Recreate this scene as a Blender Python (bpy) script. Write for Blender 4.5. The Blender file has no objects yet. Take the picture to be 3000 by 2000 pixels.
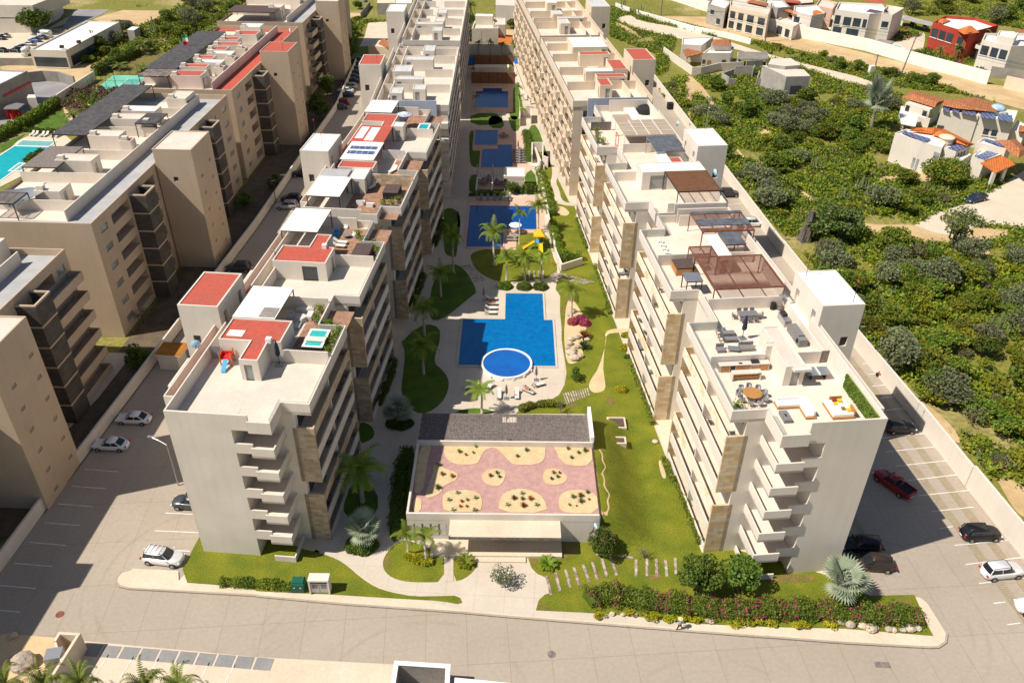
import bpy, math, random
import numpy as np
from mathutils import Vector, Matrix, Euler
from mathutils.geometry import tessellate_polygon
rad = math.radians
C = bpy.context.scene.collection
SC = bpy.context.scene
random.seed(7)
# ---------------------------------------------------------------- camera
H = 72.0
FPX = 2395.68                      # focal length in pixels of the 3000 x 2000 photograph
XA = Vector((0.9999373, 0.01102019, 0.00198915))    # world X axis in camera coordinates (right, down, forward)
YA = Vector((0.00450207, -0.55825672, 0.82965605))
ZA = Vector((0.01025342, -0.82959507, -0.55827133))
cam = bpy.data.cameras.new('camera'); cam.sensor_width = 36.0; cam.lens = FPX/3000*36.0
cam.clip_start = 1; cam.clip_end = 3000
co = bpy.data.objects.new('camera', cam); C.objects.link(co); SC.camera = co
right = Vector((XA.x, YA.x, ZA.x)); down = Vector((XA.y, YA.y, ZA.y)); fwd = Vector((XA.z, YA.z, ZA.z))
co.matrix_world = Matrix(((right.x, -down.x, -fwd.x, 0), (right.y, -down.y, -fwd.y, 0), (right.z, -down.z, -fwd.z, H), (0, 0, 0, 1)))
# ---------------------------------------------------------------- daylight
w = bpy.data.worlds.new("World"); SC.world = w; w.use_nodes = True
nt = w.node_tree; bg = nt.nodes['Background']
sky = nt.nodes.new('ShaderNodeTexSky'); sky.sky_type = 'NISHITA'; sky.sun_disc = False
SUN_AZ, SUN_EL = rad(-109.0), rad(53.0)          # azimuth clockwise from +Y
sky.sun_elevation = SUN_EL; sky.sun_rotation = SUN_AZ % (2*math.pi)
sky.altitude = 50; sky.air_density = 1.0; sky.dust_density = 0.8
nt.links.new(sky.outputs[0], bg.inputs[0]); bg.inputs[1].default_value = 0.068
sd = Vector((math.sin(SUN_AZ)*math.cos(SUN_EL), math.cos(SUN_AZ)*math.cos(SUN_EL), math.sin(SUN_EL)))
sl = bpy.data.lights.new('sun', 'SUN'); sl.energy = 4.7; sl.angle = rad(0.5); sl.color = (1.0, 0.93, 0.83)
so = bpy.data.objects.new('sun', sl); C.objects.link(so); so.rotation_euler = sd.to_track_quat('Z', 'Y').to_euler(); so.location = sd*300
SC.view_settings.view_transform = 'Standard'; SC.view_settings.look = 'None'
SC.view_settings.exposure = 0.32; SC.view_settings.gamma = 1
# ---------------------------------------------------------------- surveying helpers
ZM = {'a': (480, 560, .2551), 'b': (480, 900, .2551), 'c': (1980, 780, .2551), 'd': (1900, 500, .2551), 'e': (1040, 280, .12755), 'f': (1660, 260, .20408),
      'h': (1480, 0, .20408), 'i': (1100, 0, .12755), 'j': (1340, 0, .2551), 'k': (620, 0, .19133), 'l': (1140, 1180, .29332), 'm': (1340, 340, .22959),
      'n': (0, 180, .20408), 'o': (2640, 200, .22959), 'q': (1320, 840, .19129), 'r': (1340, 560, .12755), 'p': (0, 0, 1)}
def pix(s):
    a, b = s.split(':'); x, y = map(float, b.split(','))
    if a in ZM: X, Y, k = ZM[a]; return X+x*k, Y+y*k
    r, c = int(a[0]), int(a[1]); return (c-1)*750+x*.318878, (r-1)*500+y*.318878
def g(s, z=0.0):
    """a measured point of the survey on the level z, as a world position"""
    u, v = pix(s) if isinstance(s, str) else s
    d = Vector((u-1500, v-1000, FPX)); d = Vector((XA.dot(d), YA.dot(d), ZA.dot(d)))
    t = (z-H)/d.z
    return Vector((d.x*t, d.y*t, z))
def gl(s, z=0.0): return [g(q, z) for q in s.split()]
class Fr:
    """a building's own axes: t along it, s across it"""
    def __init__(f, o, k, sg):
        n = math.hypot(1, k); f.o = Vector(o); f.a = Vector((k, 1))/n; f.n = Vector((1, -k))/n*sg
    def w(f, t, s, z=0.0):
        p = f.o+f.a*t+f.n*s; return Vector((p.x, p.y, z))
    def l(f, p):
        d = Vector((p[0], p[1]))-f.o; return d.dot(f.a), d.dot(f.n)
    def bb(f, s, z):
        q = [f.l(g(c, z)) for c in s.split()]
        return min(a for a, b in q), max(a for a, b in q), min(b for a, b in q), max(b for a, b in q)
    def ang(f): return math.atan2(f.a.y, f.a.x)-math.pi/2
FW = Fr((-20.4, 65.4), .079, -1); FE = Fr((22.3, 64.1), -.104, 1)
FW3 = Fr((-12.8, 161.3), -.012, -1); FL = Fr((-60.3, 100.0), .03, -1)
WORLD = Fr((0, 0), 0, 1)      # t = y, s = x
# ---------------------------------------------------------------- mesh builder
class MB:
    def __init__(b): b.v = []; b.f = []; b.m = []
    def face(b, pts, m=0):
        n = len(b.v); b.v += [tuple(p) for p in pts]; b.f.append(tuple(range(n, n+len(pts)))); b.m.append(m)
    def hexa(b, lo, hi, m=0):
        n = len(b.v); k = len(lo); b.v += [tuple(p) for p in lo]+[tuple(p) for p in hi]
        for i in range(k): j = (i+1) % k; b.f.append((n+i, n+j, n+k+j, n+k+i)); b.m.append(m)
        if k == 4:
            b.f.append((n+3, n+2, n+1, n)); b.f.append((n+4, n+5, n+6, n+7)); b.m += [m, m]
        else:
            for tri in tessellate_polygon([[Vector(p) for p in lo]]):
                b.f.append(tuple(n+i for i in tri)); b.f.append(tuple(n+k+i for i in tri)); b.m += [m, m]
    def prism(b, pts, z0, z1, m=0, mt=None):
        k0 = len(b.f); b.hexa([(p[0], p[1], z0) for p in pts], [(p[0], p[1], z1) for p in pts], m)
        if mt is not None:
            for i in range(k0+len(pts), len(b.f)):
                if all(b.v[j][2] == z1 for j in b.f[i]): b.m[i] = mt
    def flat(b, pts, z, m=0):
        n = len(b.v); b.v += [(p[0], p[1], z) for p in pts]
        for tri in tessellate_polygon([[Vector((p[0], p[1], 0)) for p in pts]]): b.f.append(tuple(n+i for i in tri)); b.m.append(m)
    def bx(b, F, t0, t1, s0, s1, z0, z1, m=0, mt=None):
        b.prism([F.w(t0, s0), F.w(t1, s0), F.w(t1, s1), F.w(t0, s1)], z0, z1, m, mt)
    def box(b, c, size, rz=0, m=0):
        cx, cy, z0 = c; a, d, h = size; ca, sa = math.cos(rz), math.sin(rz)
        P = [(cx+x*ca-y*sa, cy+x*sa+y*ca) for x, y in ((-a/2, -d/2), (a/2, -d/2), (a/2, d/2), (-a/2, d/2))]
        b.prism(P, z0, z0+h, m)
    def bar(b, p, q, r, m=0, n=4):
        p, q = Vector(p), Vector(q); d = (q-p).normalized(); u = d.cross(Vector((0, 0, 1)))
        if u.length < .01: u = Vector((1, 0, 0))
        u.normalize(); v = d.cross(u); r2 = r if isinstance(r, tuple) else (r, r)
        R = [[pp+(u*math.cos(t)+v*math.sin(t))*rr for t in [(i+.5)*2*math.pi/n for i in range(n)]] for pp, rr in ((p, r2[0]), (q, r2[1]))]
        b.hexa(R[0], R[1], m)
    def path(b, pts, r, m=0, n=6):
        pts = [Vector(p) for p in pts]
        rr = r if isinstance(r, (list, tuple)) else [r]*len(pts)
        for i in range(len(pts)-1): b.bar(pts[i], pts[i+1], (rr[i], rr[i+1]), m, n)
    def cyl(b, c, r, h, m=0, n=16, r2=None):
        r2 = r if r2 is None else r2
        lo = [(c[0]+r*math.cos(t), c[1]+r*math.sin(t), c[2]) for t in [i*2*math.pi/n for i in range(n)]]
        hi = [(c[0]+r2*math.cos(t), c[1]+r2*math.sin(t), c[2]+h) for t in [i*2*math.pi/n for i in range(n)]]
        b.hexa(lo, hi, m)
    def rings(b, rings, m=0, cap=True, ms=None):
        n = len(b.v); k = len(rings[0])
        for r in rings: b.v += [tuple(p) for p in r]
        for j in range(len(rings)-1):
            for i in range(k):
                i2 = (i+1) % k; b.f.append((n+j*k+i, n+j*k+i2, n+(j+1)*k+i2, n+(j+1)*k+i)); b.m.append(ms[j] if ms else m)
        if cap:
            b.f.append(tuple(n+(len(rings)-1)*k+i for i in range(k))); b.f.append(tuple(n+i for i in reversed(range(k)))); b.m += [ms[-1] if ms else m, m]
    def dome(b, c, r, h, m=0, n=12, q=4, rz=1.0):
        b.rings([[(c[0]+r*math.cos(a)*math.cos(t), c[1]+r*rz*math.cos(a)*math.sin(t), c[2]+h*math.sin(a)) for t in [i*2*math.pi/n for i in range(n)]] for a in [j*math.pi/2/q*.98 for j in range(q+1)]], m)
    def rib(b, pts, th, z0, z1, m=0, closed=False, side=0.5):
        """a wall of thickness th following pts, mitred at its corners"""
        P = [Vector((p[0], p[1])) for p in pts]; n = len(P); L = []; R = []
        for i in range(n):
            a = P[i]-P[i-1] if (i > 0 or closed) else P[1]-P[0]
            c = P[(i+1) % n]-P[i] if (i < n-1 or closed) else P[i]-P[i-1]
            a.normalize(); c.normalize(); na = Vector((-a.y, a.x)); nc = Vector((-c.y, c.x)); mm = na+nc
            if mm.length < .05: mm = na
            mm.normalize(); k = 1/max(.35, mm.dot(na))
            L.append(P[i]+mm*th*side*k); R.append(P[i]-mm*th*(1-side)*k)
        for i in range(n if closed else n-1):
            j = (i+1) % n; q0 = z0[i] if isinstance(z0, list) else z0; q1 = z0[j] if isinstance(z0, list) else z0
            t0 = z1[i] if isinstance(z1, list) else z1; t1 = z1[j] if isinstance(z1, list) else z1
            b.face([(*R[i], q0), (*R[j], q1), (*R[j], t1), (*R[i], t0)], m); b.face([(*L[j], q1), (*L[i], q0), (*L[i], t0), (*L[j], t1)], m)
            b.face([(*R[i], t0), (*R[j], t1), (*L[j], t1), (*L[i], t0)], m)
        if not closed:
            for i in (0, n-1):
                q = z0[i] if isinstance(z0, list) else z0; t = z1[i] if isinstance(z1, list) else z1
                b.face([(*L[i], q), (*R[i], q), (*R[i], t), (*L[i], t)], m)
    def wall(b, p, q, z0, z1, holes, inside, m=0):
        """one face of a building from p to q with recessed openings (u0,u1,z0,z1,material,depth)"""
        p = Vector((p[0], p[1])); q = Vector((q[0], q[1])); d = q-p; Ln = d.length; d.normalize(); nn = Vector((-d.y, d.x))
        if nn.dot(Vector((inside[0], inside[1]))-p) < 0: nn = -nn
        us = sorted({0, Ln, *[min(max(x, 0), Ln) for h in holes for x in h[:2]]}); zs = sorted({z0, z1, *[x for h in holes for x in h[2:4] if z0 < x < z1]})
        def pt(u, z, dp=0): r = p+d*u+nn*dp; return (r.x, r.y, z)
        for i in range(len(us)-1):
            for j in range(len(zs)-1):
                uc, zc = (us[i]+us[i+1])/2, (zs[j]+zs[j+1])/2
                if any(h[0] < uc < h[1] and h[2] < zc < h[3] for h in holes): continue
                b.face([pt(us[i], zs[j]), pt(us[i+1], zs[j]), pt(us[i+1], zs[j+1]), pt(us[i], zs[j+1])], m)
        for h in holes:
            u0, u1, a, c, mi, dp = h; u0 = max(u0, 0); u1 = min(u1, Ln); a = max(a, z0); c = min(c, z1)
            b.face([pt(u0, a), pt(u1, a), pt(u1, a, dp), pt(u0, a, dp)], m); b.face([pt(u0, c), pt(u1, c), pt(u1, c, dp), pt(u0, c, dp)], m)
            b.face([pt(u0, a), pt(u0, c), pt(u0, c, dp), pt(u0, a, dp)], m); b.face([pt(u1, a), pt(u1, c), pt(u1, c, dp), pt(u1, a, dp)], m)
            if mi is not None: b.face([pt(u0, a, dp), pt(u1, a, dp), pt(u1, c, dp), pt(u0, c, dp)], mi)
    def build(b, name, mats, parent=None, smooth=False):
        if not isinstance(mats, (list, tuple)): mats = [mats]
        off = Vector((0, 0, 0)); q = parent
        while q is not None: off += q.location; q = q.parent
        me = bpy.data.meshes.new(name); me.from_pydata([(x-off.x, y-off.y, z-off.z) for x, y, z in b.v], [], b.f)
        for m in mats: me.materials.append(m)
        if len(mats) > 1: me.polygons.foreach_set('material_index', b.m)
        if smooth: me.polygons.foreach_set('use_smooth', [True]*len(b.f))
        me.update(); o = bpy.data.objects.new(name, me); C.objects.link(o)
        if parent: o.parent = parent
        return o
def tag(o, label=None, cat=None, group=None, kind=None):
    if label: o['label'] = label
    if cat: o['category'] = cat
    if group: o['group'] = group
    if kind: o['kind'] = kind
    return o
def empty(name, loc, label, cat, group=None, rz=0):
    o = bpy.data.objects.new(name, None); o.empty_display_size = .5; C.objects.link(o); o.location = loc; o.rotation_euler = (0, 0, rz)
    return tag(o, label, cat, group)
def st(o): o['kind'] = 'structure'; return o
KIDS = {}
def dup(root, loc, rz=0, label=None, group=None, sc=None, cat=None):
    """a copy of a thing together with copies of its parts and sub-parts"""
    r = root.copy(); C.objects.link(r); r.location = loc; r.rotation_euler = (0, 0, rz)
    if sc: r.scale = (sc, sc, sc) if not isinstance(sc, tuple) else sc
    if label: r['label'] = label
    if group: r['group'] = group
    if cat: r['category'] = cat
    kids = KIDS.get(root.name)
    if kids is None: kids = [(c, list(c.children)) for c in root.children]; KIDS[root.name] = kids
    for c, gs in kids:
        k = c.copy(); C.objects.link(k); k.parent = r
        for q in gs: d = q.copy(); C.objects.link(d); d.parent = k
    return r
USED = set()
def place(proto, loc, rz=0, label=None, group=None, sc=None):
    """the first use takes the built thing itself, later ones copy it"""
    if proto.name in USED: return dup(proto, loc, rz, label, group, sc)
    USED.add(proto.name); KIDS[proto.name] = [(c, list(c.children)) for c in proto.children]
    proto.location = loc; proto.rotation_euler = (0, 0, rz)
    if sc: proto.scale = (sc, sc, sc) if not isinstance(sc, tuple) else sc
    if label: proto['label'] = label
    if group: proto['group'] = group
    return proto
def smooth_poly(P, it=2):
    P = [Vector((p[0], p[1])) for p in P]
    for _ in range(it):
        Q = []
        for i in range(len(P)):
            a, c = P[i], P[(i+1) % len(P)]; Q += [a*.75+c*.25, a*.25+c*.75]
        P = Q
    return P
# ---------------------------------------------------------------- materials
def mat(name, c, c2=None, sc=1.0, rough=.85, bump=0.0, bs=30.0, metal=0.0, spec=.3, fine=.0, fs=40.0, brick=None, det=4, ramp=(.35, .65), rnd=0.0, alpha=None, leaf=False, streak=0):
    m = bpy.data.materials.new(name); m.use_nodes = True; n = m.node_tree; N = n.nodes; L = n.links; P = N['Principled BSDF']
    P.inputs['Roughness'].default_value = rough; P.inputs['Metallic'].default_value = metal; P.inputs['Specular IOR Level'].default_value = spec
    geo = N.new('ShaderNodeNewGeometry'); col = None
    def rgb(c): q = N.new('ShaderNodeRGB'); q.outputs[0].default_value = (*c, 1); return q.outputs[0]
    def mixc(f, a, b, typ='MIX'):
        x = N.new('ShaderNodeMix'); x.data_type = 'RGBA'; x.blend_type = typ
        if hasattr(f, 'is_linked'): L.new(f, x.inputs[0])
        else: x.inputs[0].default_value = f
        L.new(a, x.inputs[6]); L.new(b, x.inputs[7]); return x.outputs[2]
    def noise(s, d=4, src=None):
        t = N.new('ShaderNodeTexNoise'); t.inputs['Scale'].default_value = s; t.inputs['Detail'].default_value = d; L.new(src or geo.outputs['Position'], t.inputs['Vector']); return t.outputs['Fac']
    def rmp(f, a, b):
        r = N.new('ShaderNodeMapRange'); r.inputs[1].default_value = a; r.inputs[2].default_value = b; L.new(f, r.inputs[0]); return r.outputs[0]
    col = rgb(c)
    if c2: col = mixc(rmp(noise(sc, det), *ramp), col, rgb(c2))
    if brick:
        kind, bw, bh, mort, rot, c3, c4, cm = brick
        mp = N.new('ShaderNodeMapping'); mp.inputs['Rotation'].default_value = (0, 0, rot)
        if kind == 'wall':
            sx = N.new('ShaderNodeSeparateXYZ'); L.new(geo.outputs['Position'], sx.inputs[0]); ad = N.new('ShaderNodeMath'); L.new(sx.outputs[0], ad.inputs[0]); L.new(sx.outputs[1], ad.inputs[1])
            cx = N.new('ShaderNodeCombineXYZ'); L.new(ad.outputs[0], cx.inputs[0]); L.new(sx.outputs[2], cx.inputs[1]); L.new(cx.outputs[0], mp.inputs[0])
        else: L.new(geo.outputs['Position'], mp.inputs[0])
        bt = N.new('ShaderNodeTexBrick'); L.new(mp.outputs[0], bt.inputs['Vector']); bt.inputs['Scale'].default_value = 1; bt.inputs['Brick Width'].default_value = bw; bt.inputs['Row Height'].default_value = bh
        bt.inputs['Mortar Size'].default_value = mort; bt.inputs['Mortar Smooth'].default_value = .2; bt.inputs['Bias'].default_value = 0
        if kind == 'grid' or kind == 'gridw': bt.offset = 0
        bt.inputs['Color1'].default_value = (*c3, 1); bt.inputs['Color2'].default_value = (*c4, 1); bt.inputs['Mortar'].default_value = (*cm, 1)
        col = mixc(1.0, col, bt.outputs['Color'], 'MULTIPLY')
    if fine: 
        f = rmp(noise(fs, 3), .3, .7); a = N.new('ShaderNodeMapRange'); a.inputs[3].default_value = 1-fine; a.inputs[4].default_value = 1+fine*.6; L.new(f, a.inputs[0])
        cc = N.new('ShaderNodeCombineColor'); [L.new(a.outputs[0], cc.inputs[i]) for i in range(3)]; col = mixc(1.0, col, cc.outputs[0], 'MULTIPLY')
    if streak:      # rain streaks and faint patches on render
        mp = N.new('ShaderNodeMapping'); mp.inputs['Scale'].default_value = (1, 1, .07); L.new(geo.outputs['Position'], mp.inputs[0]); a = N.new('ShaderNodeMapRange'); a.inputs[3].default_value = 1-streak; a.inputs[4].default_value = 1.0; L.new(rmp(noise(1.6, 6, mp.outputs[0]), .38, .56), a.inputs[0])
        cc = N.new('ShaderNodeCombineColor'); [L.new(a.outputs[0], cc.inputs[i]) for i in range(3)]; col = mixc(1.0, col, cc.outputs[0], 'MULTIPLY')
    if rnd:
        oi = N.new('ShaderNodeObjectInfo'); a = N.new('ShaderNodeMapRange'); a.inputs[3].default_value = 1-rnd; a.inputs[4].default_value = 1+rnd; L.new(oi.outputs['Random'], a.inputs[0])
        hs = N.new('ShaderNodeHueSaturation'); L.new(a.outputs[0], hs.inputs['Value']); L.new(col, hs.inputs['Color'])
        h2 = N.new('ShaderNodeMapRange'); h2.inputs[3].default_value = .5-rnd*.06; h2.inputs[4].default_value = .5+rnd*.06; L.new(oi.outputs['Random'], h2.inputs[0]); L.new(h2.outputs[0], hs.inputs['Hue']); col = hs.outputs[0]
    L.new(col, P.inputs['Base Color'])
    if leaf: P.inputs['Subsurface Weight'].default_value = 0; tr = N.new('ShaderNodeBsdfTranslucent'); L.new(col, tr.inputs[0]); mx = N.new('ShaderNodeMixShader'); mx.inputs[0].default_value = .25; L.new(P.outputs[0], mx.inputs[1]); L.new(tr.outputs[0], mx.inputs[2]); L.new(mx.outputs[0], N['Material Output'].inputs[0])
    if alpha is not None: P.inputs['Alpha'].default_value = alpha
    if bump:
        bp = N.new('ShaderNodeBump'); bp.inputs['Strength'].default_value = bump; bp.inputs['Distance'].default_value = .1; L.new(noise(bs, 5), bp.inputs['Height']); L.new(bp.outputs[0], P.inputs['Normal'])
    return m
W1 = (1, 1, 1)
M = {}
M['w_wall'] = mat('beige_render', (.56, .49, .405), (.50, .43, .35), .25, fine=.05, fs=9, bump=.15, bs=25, streak=.035)
M['w_white'] = mat('cream_render', (.72, .65, .56), (.66, .59, .50), .3, fine=.04, fs=9, bump=.1, bs=25, streak=.035)
M['e_wall'] = mat('white_render', (.74, .665, .575), (.69, .62, .535), .25, fine=.04, fs=9, bump=.15, bs=25, streak=.035)
M['e_beige'] = mat('cream_render_far', (.72, .60, .46), (.67, .55, .41), .25, fine=.04, fs=9, streak=.035)
M['l_wall'] = mat('tan_render', (.55, .425, .30), (.50, .385, .27), .22, fine=.06, fs=6, bump=.12, bs=25, streak=.035)
M['blue_wall'] = mat('pale_grey_blue_render', (.50, .53, .60), (.46, .49, .56), .3, fine=.04, fs=9, streak=.035)
M['stone'] = mat('sandstone_cladding', (.62, .50, .34), None, brick=('wall', 1.1, .42, .01, 0, (1.0, 1.0, 1.0), (.62, .56, .46), (.5, .45, .4)), fine=.22, fs=1.6, rough=.9)
M['deck'] = mat('roof_deck_tiles', (.70, .615, .52), (.62, .545, .46), .35, brick=('grid', .6, .6, .018, .08, W1, (.965, .955, .94), (.88, .86, .84)), fine=.05, fs=6)
M['deck_e'] = mat('roof_deck_tiles_pale', (.78, .67, .55), (.71, .60, .49), .35, brick=('grid', .8, .8, .018, -.104, W1, (.965, .955, .94), (.88, .86, .84)), fine=.04, fs=6)
M['red'] = mat('red_waterproofing', (.50, .095, .06), (.42, .10, .07), .35, rough=.8, fine=.16, fs=3)
M['white_roof'] = mat('white_roof_paint', (.88, .85, .79), (.80, .77, .70), .4, rough=.6, fine=.05, fs=4)
M['grey_roof'] = mat('grey_roof_coating', (.52, .52, .52), (.60, .59, .57), .5, brick=('grid', 1.1, 3.2, .03, 0, W1, (.95, .95, .95), (.72, .72, .72)))
M['corr'] = mat('corridor_floor', (.44, .43, .42), (.37, .37, .37), .5, fine=.08, fs=4)
M['glass'] = mat('window_glass', (.05, .065, .08), (.03, .04, .05), .3, rough=.08, spec=.6)
M['glass_lt'] = mat('window_glass_with_curtain', (.38, .38, .35), (.2, .22, .22), .7, rough=.15, spec=.5)
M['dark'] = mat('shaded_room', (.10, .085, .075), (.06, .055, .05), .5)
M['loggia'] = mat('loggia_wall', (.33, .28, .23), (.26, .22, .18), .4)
M['slate'] = mat('dark_stone_tile', (.125, .105, .088), (.09, .08, .068), .6, brick=('wall', 1.2, .3, .01, 0, W1, (.75, .75, .75), (.6, .6, .6)), fine=.15, fs=3)
M['rail'] = mat('glass_rail', (.62, .68, .62), rough=.05, spec=.6, alpha=.28)
M['metal_dk'] = mat('dark_metal', (.045, .04, .04), rough=.5, metal=.3)
M['metal_lt'] = mat('grey_metal', (.45, .46, .47), rough=.4, metal=.7)
M['rust'] = mat('rust_brown_steel', (.17, .055, .035), (.23, .09, .055), 2, rough=.7)
M['wood'] = mat('teak', (.50, .25, .085), (.38, .17, .055), 6, rough=.6)
M['brownsl'] = mat('brown_timber_slats', (.27, .13, .065), (.20, .095, .05), 2)
M['wooddk'] = mat('weathered_timber', (.27, .225, .20), (.16, .135, .125), 3, fine=.4, fs=14)
M['sleeper'] = mat('grey_sleeper_timber', (.55, .49, .43), (.28, .17, .13), 2.2, fine=.25, fs=12, rnd=.2)
M['conc'] = mat('concrete_road', (.42, .355, .285), (.36, .305, .245), .09, ramp=(.3, .7), brick=('grid', 4.2, 6.2, .035, -.078, W1, (.975, .97, .96), (.78, .75, .72)), fine=.07, fs=2.5, det=8)
M['pave'] = mat('concrete_paving', (.60, .52, .425), (.54, .465, .375), .2, brick=('grid', 3.2, 3.2, .03, .05, W1, (.975, .97, .96), (.8, .78, .75)), fine=.05, fs=3, det=6)
M['kerb'] = mat('pale_pavement', (.66, .56, .43), (.60, .50, .37), .3, fine=.07, fs=3, det=6)
M['lawn'] = mat('mown_grass', (.125, .155, .008), (.215, .215, .014), .32, ramp=(.38, .7), fine=.35, fs=6, bump=.6, bs=9, det=8)
M['lawn2'] = mat('bright_grass', (.10, .17, .01), (.06, .12, .01), .4, fine=.3, fs=5, bump=.5, bs=9)
M['drylawn'] = mat('dry_grass_patch', (.24, .15, .05), (.13, .14, .025), .9, fine=.35, fs=6, det=8)
M['soil'] = mat('garden_soil', (.115, .085, .055), (.16, .12, .075), .5, fine=.3, fs=5, bump=.5, bs=8)
M['sand'] = mat('pale_sand', (.66, .50, .29), (.58, .42, .24), .5, fine=.1, fs=4, bump=.3, bs=8, det=8)
M['track'] = mat('sandy_track', (.60, .44, .24), (.50, .34, .17), .15, fine=.14, fs=1.2, bump=.3, bs=3, det=9)
M['paver'] = mat('paver_strip', (.40, .335, .235), (.36, .30, .22), .8, brick=('grid', .3, .3, .04, -.1, W1, (.9, .9, .9), (.7, .65, .55)), fine=.1, fs=3)
M['pinkgravel'] = mat('pink_gravel', (.55, .33, .29), (.47, .27, .245), 1.5, fine=.2, fs=10, bump=.6, bs=18)
M['terrain'] = mat('scrub_ground', (.21, .20, .035), (.42, .33, .15), .05, ramp=(.54, .74), fine=.35, fs=1.2, bump=.5, bs=2, det=10)
M['pinkdeck'] = mat('pink_pool_deck', (.66, .45, .34), (.60, .40, .30), .4, brick=('grid', 1.4, 1.4, .03, 0, W1, (.96, .96, .95), (.85, .83, .8)), fine=.05)
M['asph'] = mat('grey_asphalt', (.24, .235, .235), (.32, .30, .28), .15, fine=.1, fs=3)
M['rock'] = mat('pale_rock', (.58, .47, .33), (.42, .36, .30), 1.4, fine=.2, fs=5, bump=.6, bs=6, rnd=.15)
M['white'] = mat('white_paint', (.82, .80, .76), rough=.5)
M['line'] = mat('parking_line_paint', (.72, .70, .66), (.55, .50, .44), 1.5, ramp=(.45, .7))
M['oldwhite'] = mat('weathered_white_wall', (.82, .78, .70), (.60, .55, .47), .5, ramp=(.56, .82), fine=.06, fs=3, det=8, streak=.035)
M['greywall'] = mat('grey_block_wall', (.36, .32, .28), (.27, .24, .215), .3, fine=.12, fs=3, brick=('wall', .8, .4, .02, 0, W1, (.93, .93, .93), (.8, .8, .8)))
M['tile_o'] = mat('orange_clay_tiles', (.70, .22, .055), (.60, .17, .04), 1.2, brick=('grid', .55, 9, .07, .35, W1, (.92, .92, .92), (.6, .5, .45)), fine=.1)
M['tile_t'] = mat('mottled_clay_tiles', (.60, .25, .11), (.42, .14, .06), 2.2, fine=.3, fs=5, brick=('grid', .5, .6, .06, .4, W1, (.75, .75, .75), (.55, .5, .45)))
M['pv'] = mat('solar_glass', (.05, .07, .15), (.07, .10, .19), 1, rough=.25, spec=.6, brick=('grid', 1.0, .95, .05, .1, W1, W1, (6, 5, 4)))
M['green_m'] = mat('green_metal_cabinet', (.012, .10, .065), rough=.45)
M['curtain'] = mat('pale_fabric', (.70, .66, .60), (.60, .57, .52), 2)
M['greyf'] = mat('grey_woven_fabric', (.23, .22, .22), (.18, .17, .17), 5)
M['whitef'] = mat('white_cushion_fabric', (.85, .82, .78), rough=.9)
M['brownf'] = mat('brown_spa_cover', (.085, .055, .05), (.11, .075, .065), 3)
M['blackf'] = mat('black_fabric', (.02, .02, .022), rough=.8)
M['yellow'] = mat('yellow_plastic', (.90, .50, .02), rough=.4)
M['redp'] = mat('red_plastic', (.65, .03, .03), rough=.4)
M['greenp'] = mat('green_plastic', (.03, .35, .08), rough=.4)
M['bluep'] = mat('blue_plastic', (.03, .32, .65), rough=.4)
M['dish'] = mat('pale_blue_dish', (.40, .66, .80), rough=.4)
M['terra'] = mat('terracotta_deck', (.40, .23, .15), (.28, .155, .10), 1.5, fine=.2, fs=4)
M['teal'] = mat('teal_spa_water', (.03, .42, .38), (.05, .5, .45), 3, rough=.05, spec=.6)
M['pebble'] = mat('cactus_sand', (.68, .52, .30), (.60, .44, .24), 1.2, fine=.15, fs=7, bump=.4, bs=12)
def water(name, c, c2, s=1.2):
    m = mat(name, c, c2, s, rough=.06, spec=.5, bump=.25, bs=3.0, fine=.16, fs=3.2, det=6); return m
M['pool'] = water('pool_water', (.0, .155, .42), (.0, .12, .36))
M['pool2'] = water('far_pool_water', (.0, .075, .30), (.0, .055, .24))
M['kid'] = mat('shallow_pool_water', (.01, .13, .46), (.015, .10, .38), .5, rough=.06, spec=.5, brick=('grid', .8, .8, .03, 0, W1, (.9, .9, .95), (.8, .85, .9)), bump=.1, bs=3)
M['turq'] = water('turquoise_water', (.0, .42, .45), (.0, .36, .41))
M['turq2'] = water('shallow_turquoise_water', (.22, .48, .43), (.18, .42, .38))
M['court'] = mat('green_court', (.13, .46, .33), (.19, .52, .38), .2, fine=.05)
M['court2'] = mat('teal_court', (.10, .34, .30), (.13, .38, .33), .2)
M['courtb'] = mat('blue_court', (.0, .16, .52), (.0, .13, .45), .3)
def leafm(n, c, c2, s=.8, rnd=.12):
    c = tuple(min(.9, x*k) for x, k in zip(c, (1.55, 1.5, 1.35))); c2 = tuple(min(.9, x*k) for x, k in zip(c2, (1.55, 1.5, 1.35)))
    return mat(n, c, c2, s, rough=.6, spec=.25, rnd=rnd, leaf=True, ramp=(.4, .6))
M['lf_scrub'] = leafm('scrub_leaves', (.09, .135, .012), (.17, .165, .02), .35, .3)
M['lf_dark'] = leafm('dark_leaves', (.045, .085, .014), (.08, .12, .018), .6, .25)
M['lf_grey'] = leafm('grey_green_leaves', (.095, .125, .065), (.15, .165, .09), .6, .2)
M['lf_twig'] = leafm('dry_twig_leaves', (.16, .125, .085), (.10, .105, .05), .6, .2)
M['lf_lime'] = leafm('lime_leaves', (.22, .24, .015), (.15, .20, .015), .6, .2)
M['lf_yel'] = leafm('yellow_leaves', (.36, .30, .01), (.24, .24, .015), 1.5, .1)
M['lf_hedge'] = leafm('hedge_leaves', (.075, .12, .015), (.12, .16, .03), 1.2, .15)
M['lf_pink'] = leafm('magenta_flowers', (.50, .02, .16), (.35, .02, .15), 2, .2)
M['lf_mauve'] = leafm('mauve_flowers', (.17, .045, .10), (.11, .05, .06), 2, .35)
M['lf_palm'] = leafm('palm_fronds', (.085, .14, .012), (.15, .19, .025), .8, .2)
M['lf_date'] = leafm('date_palm_fronds', (.10, .14, .03), (.15, .17, .04), .8, .2)
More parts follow.
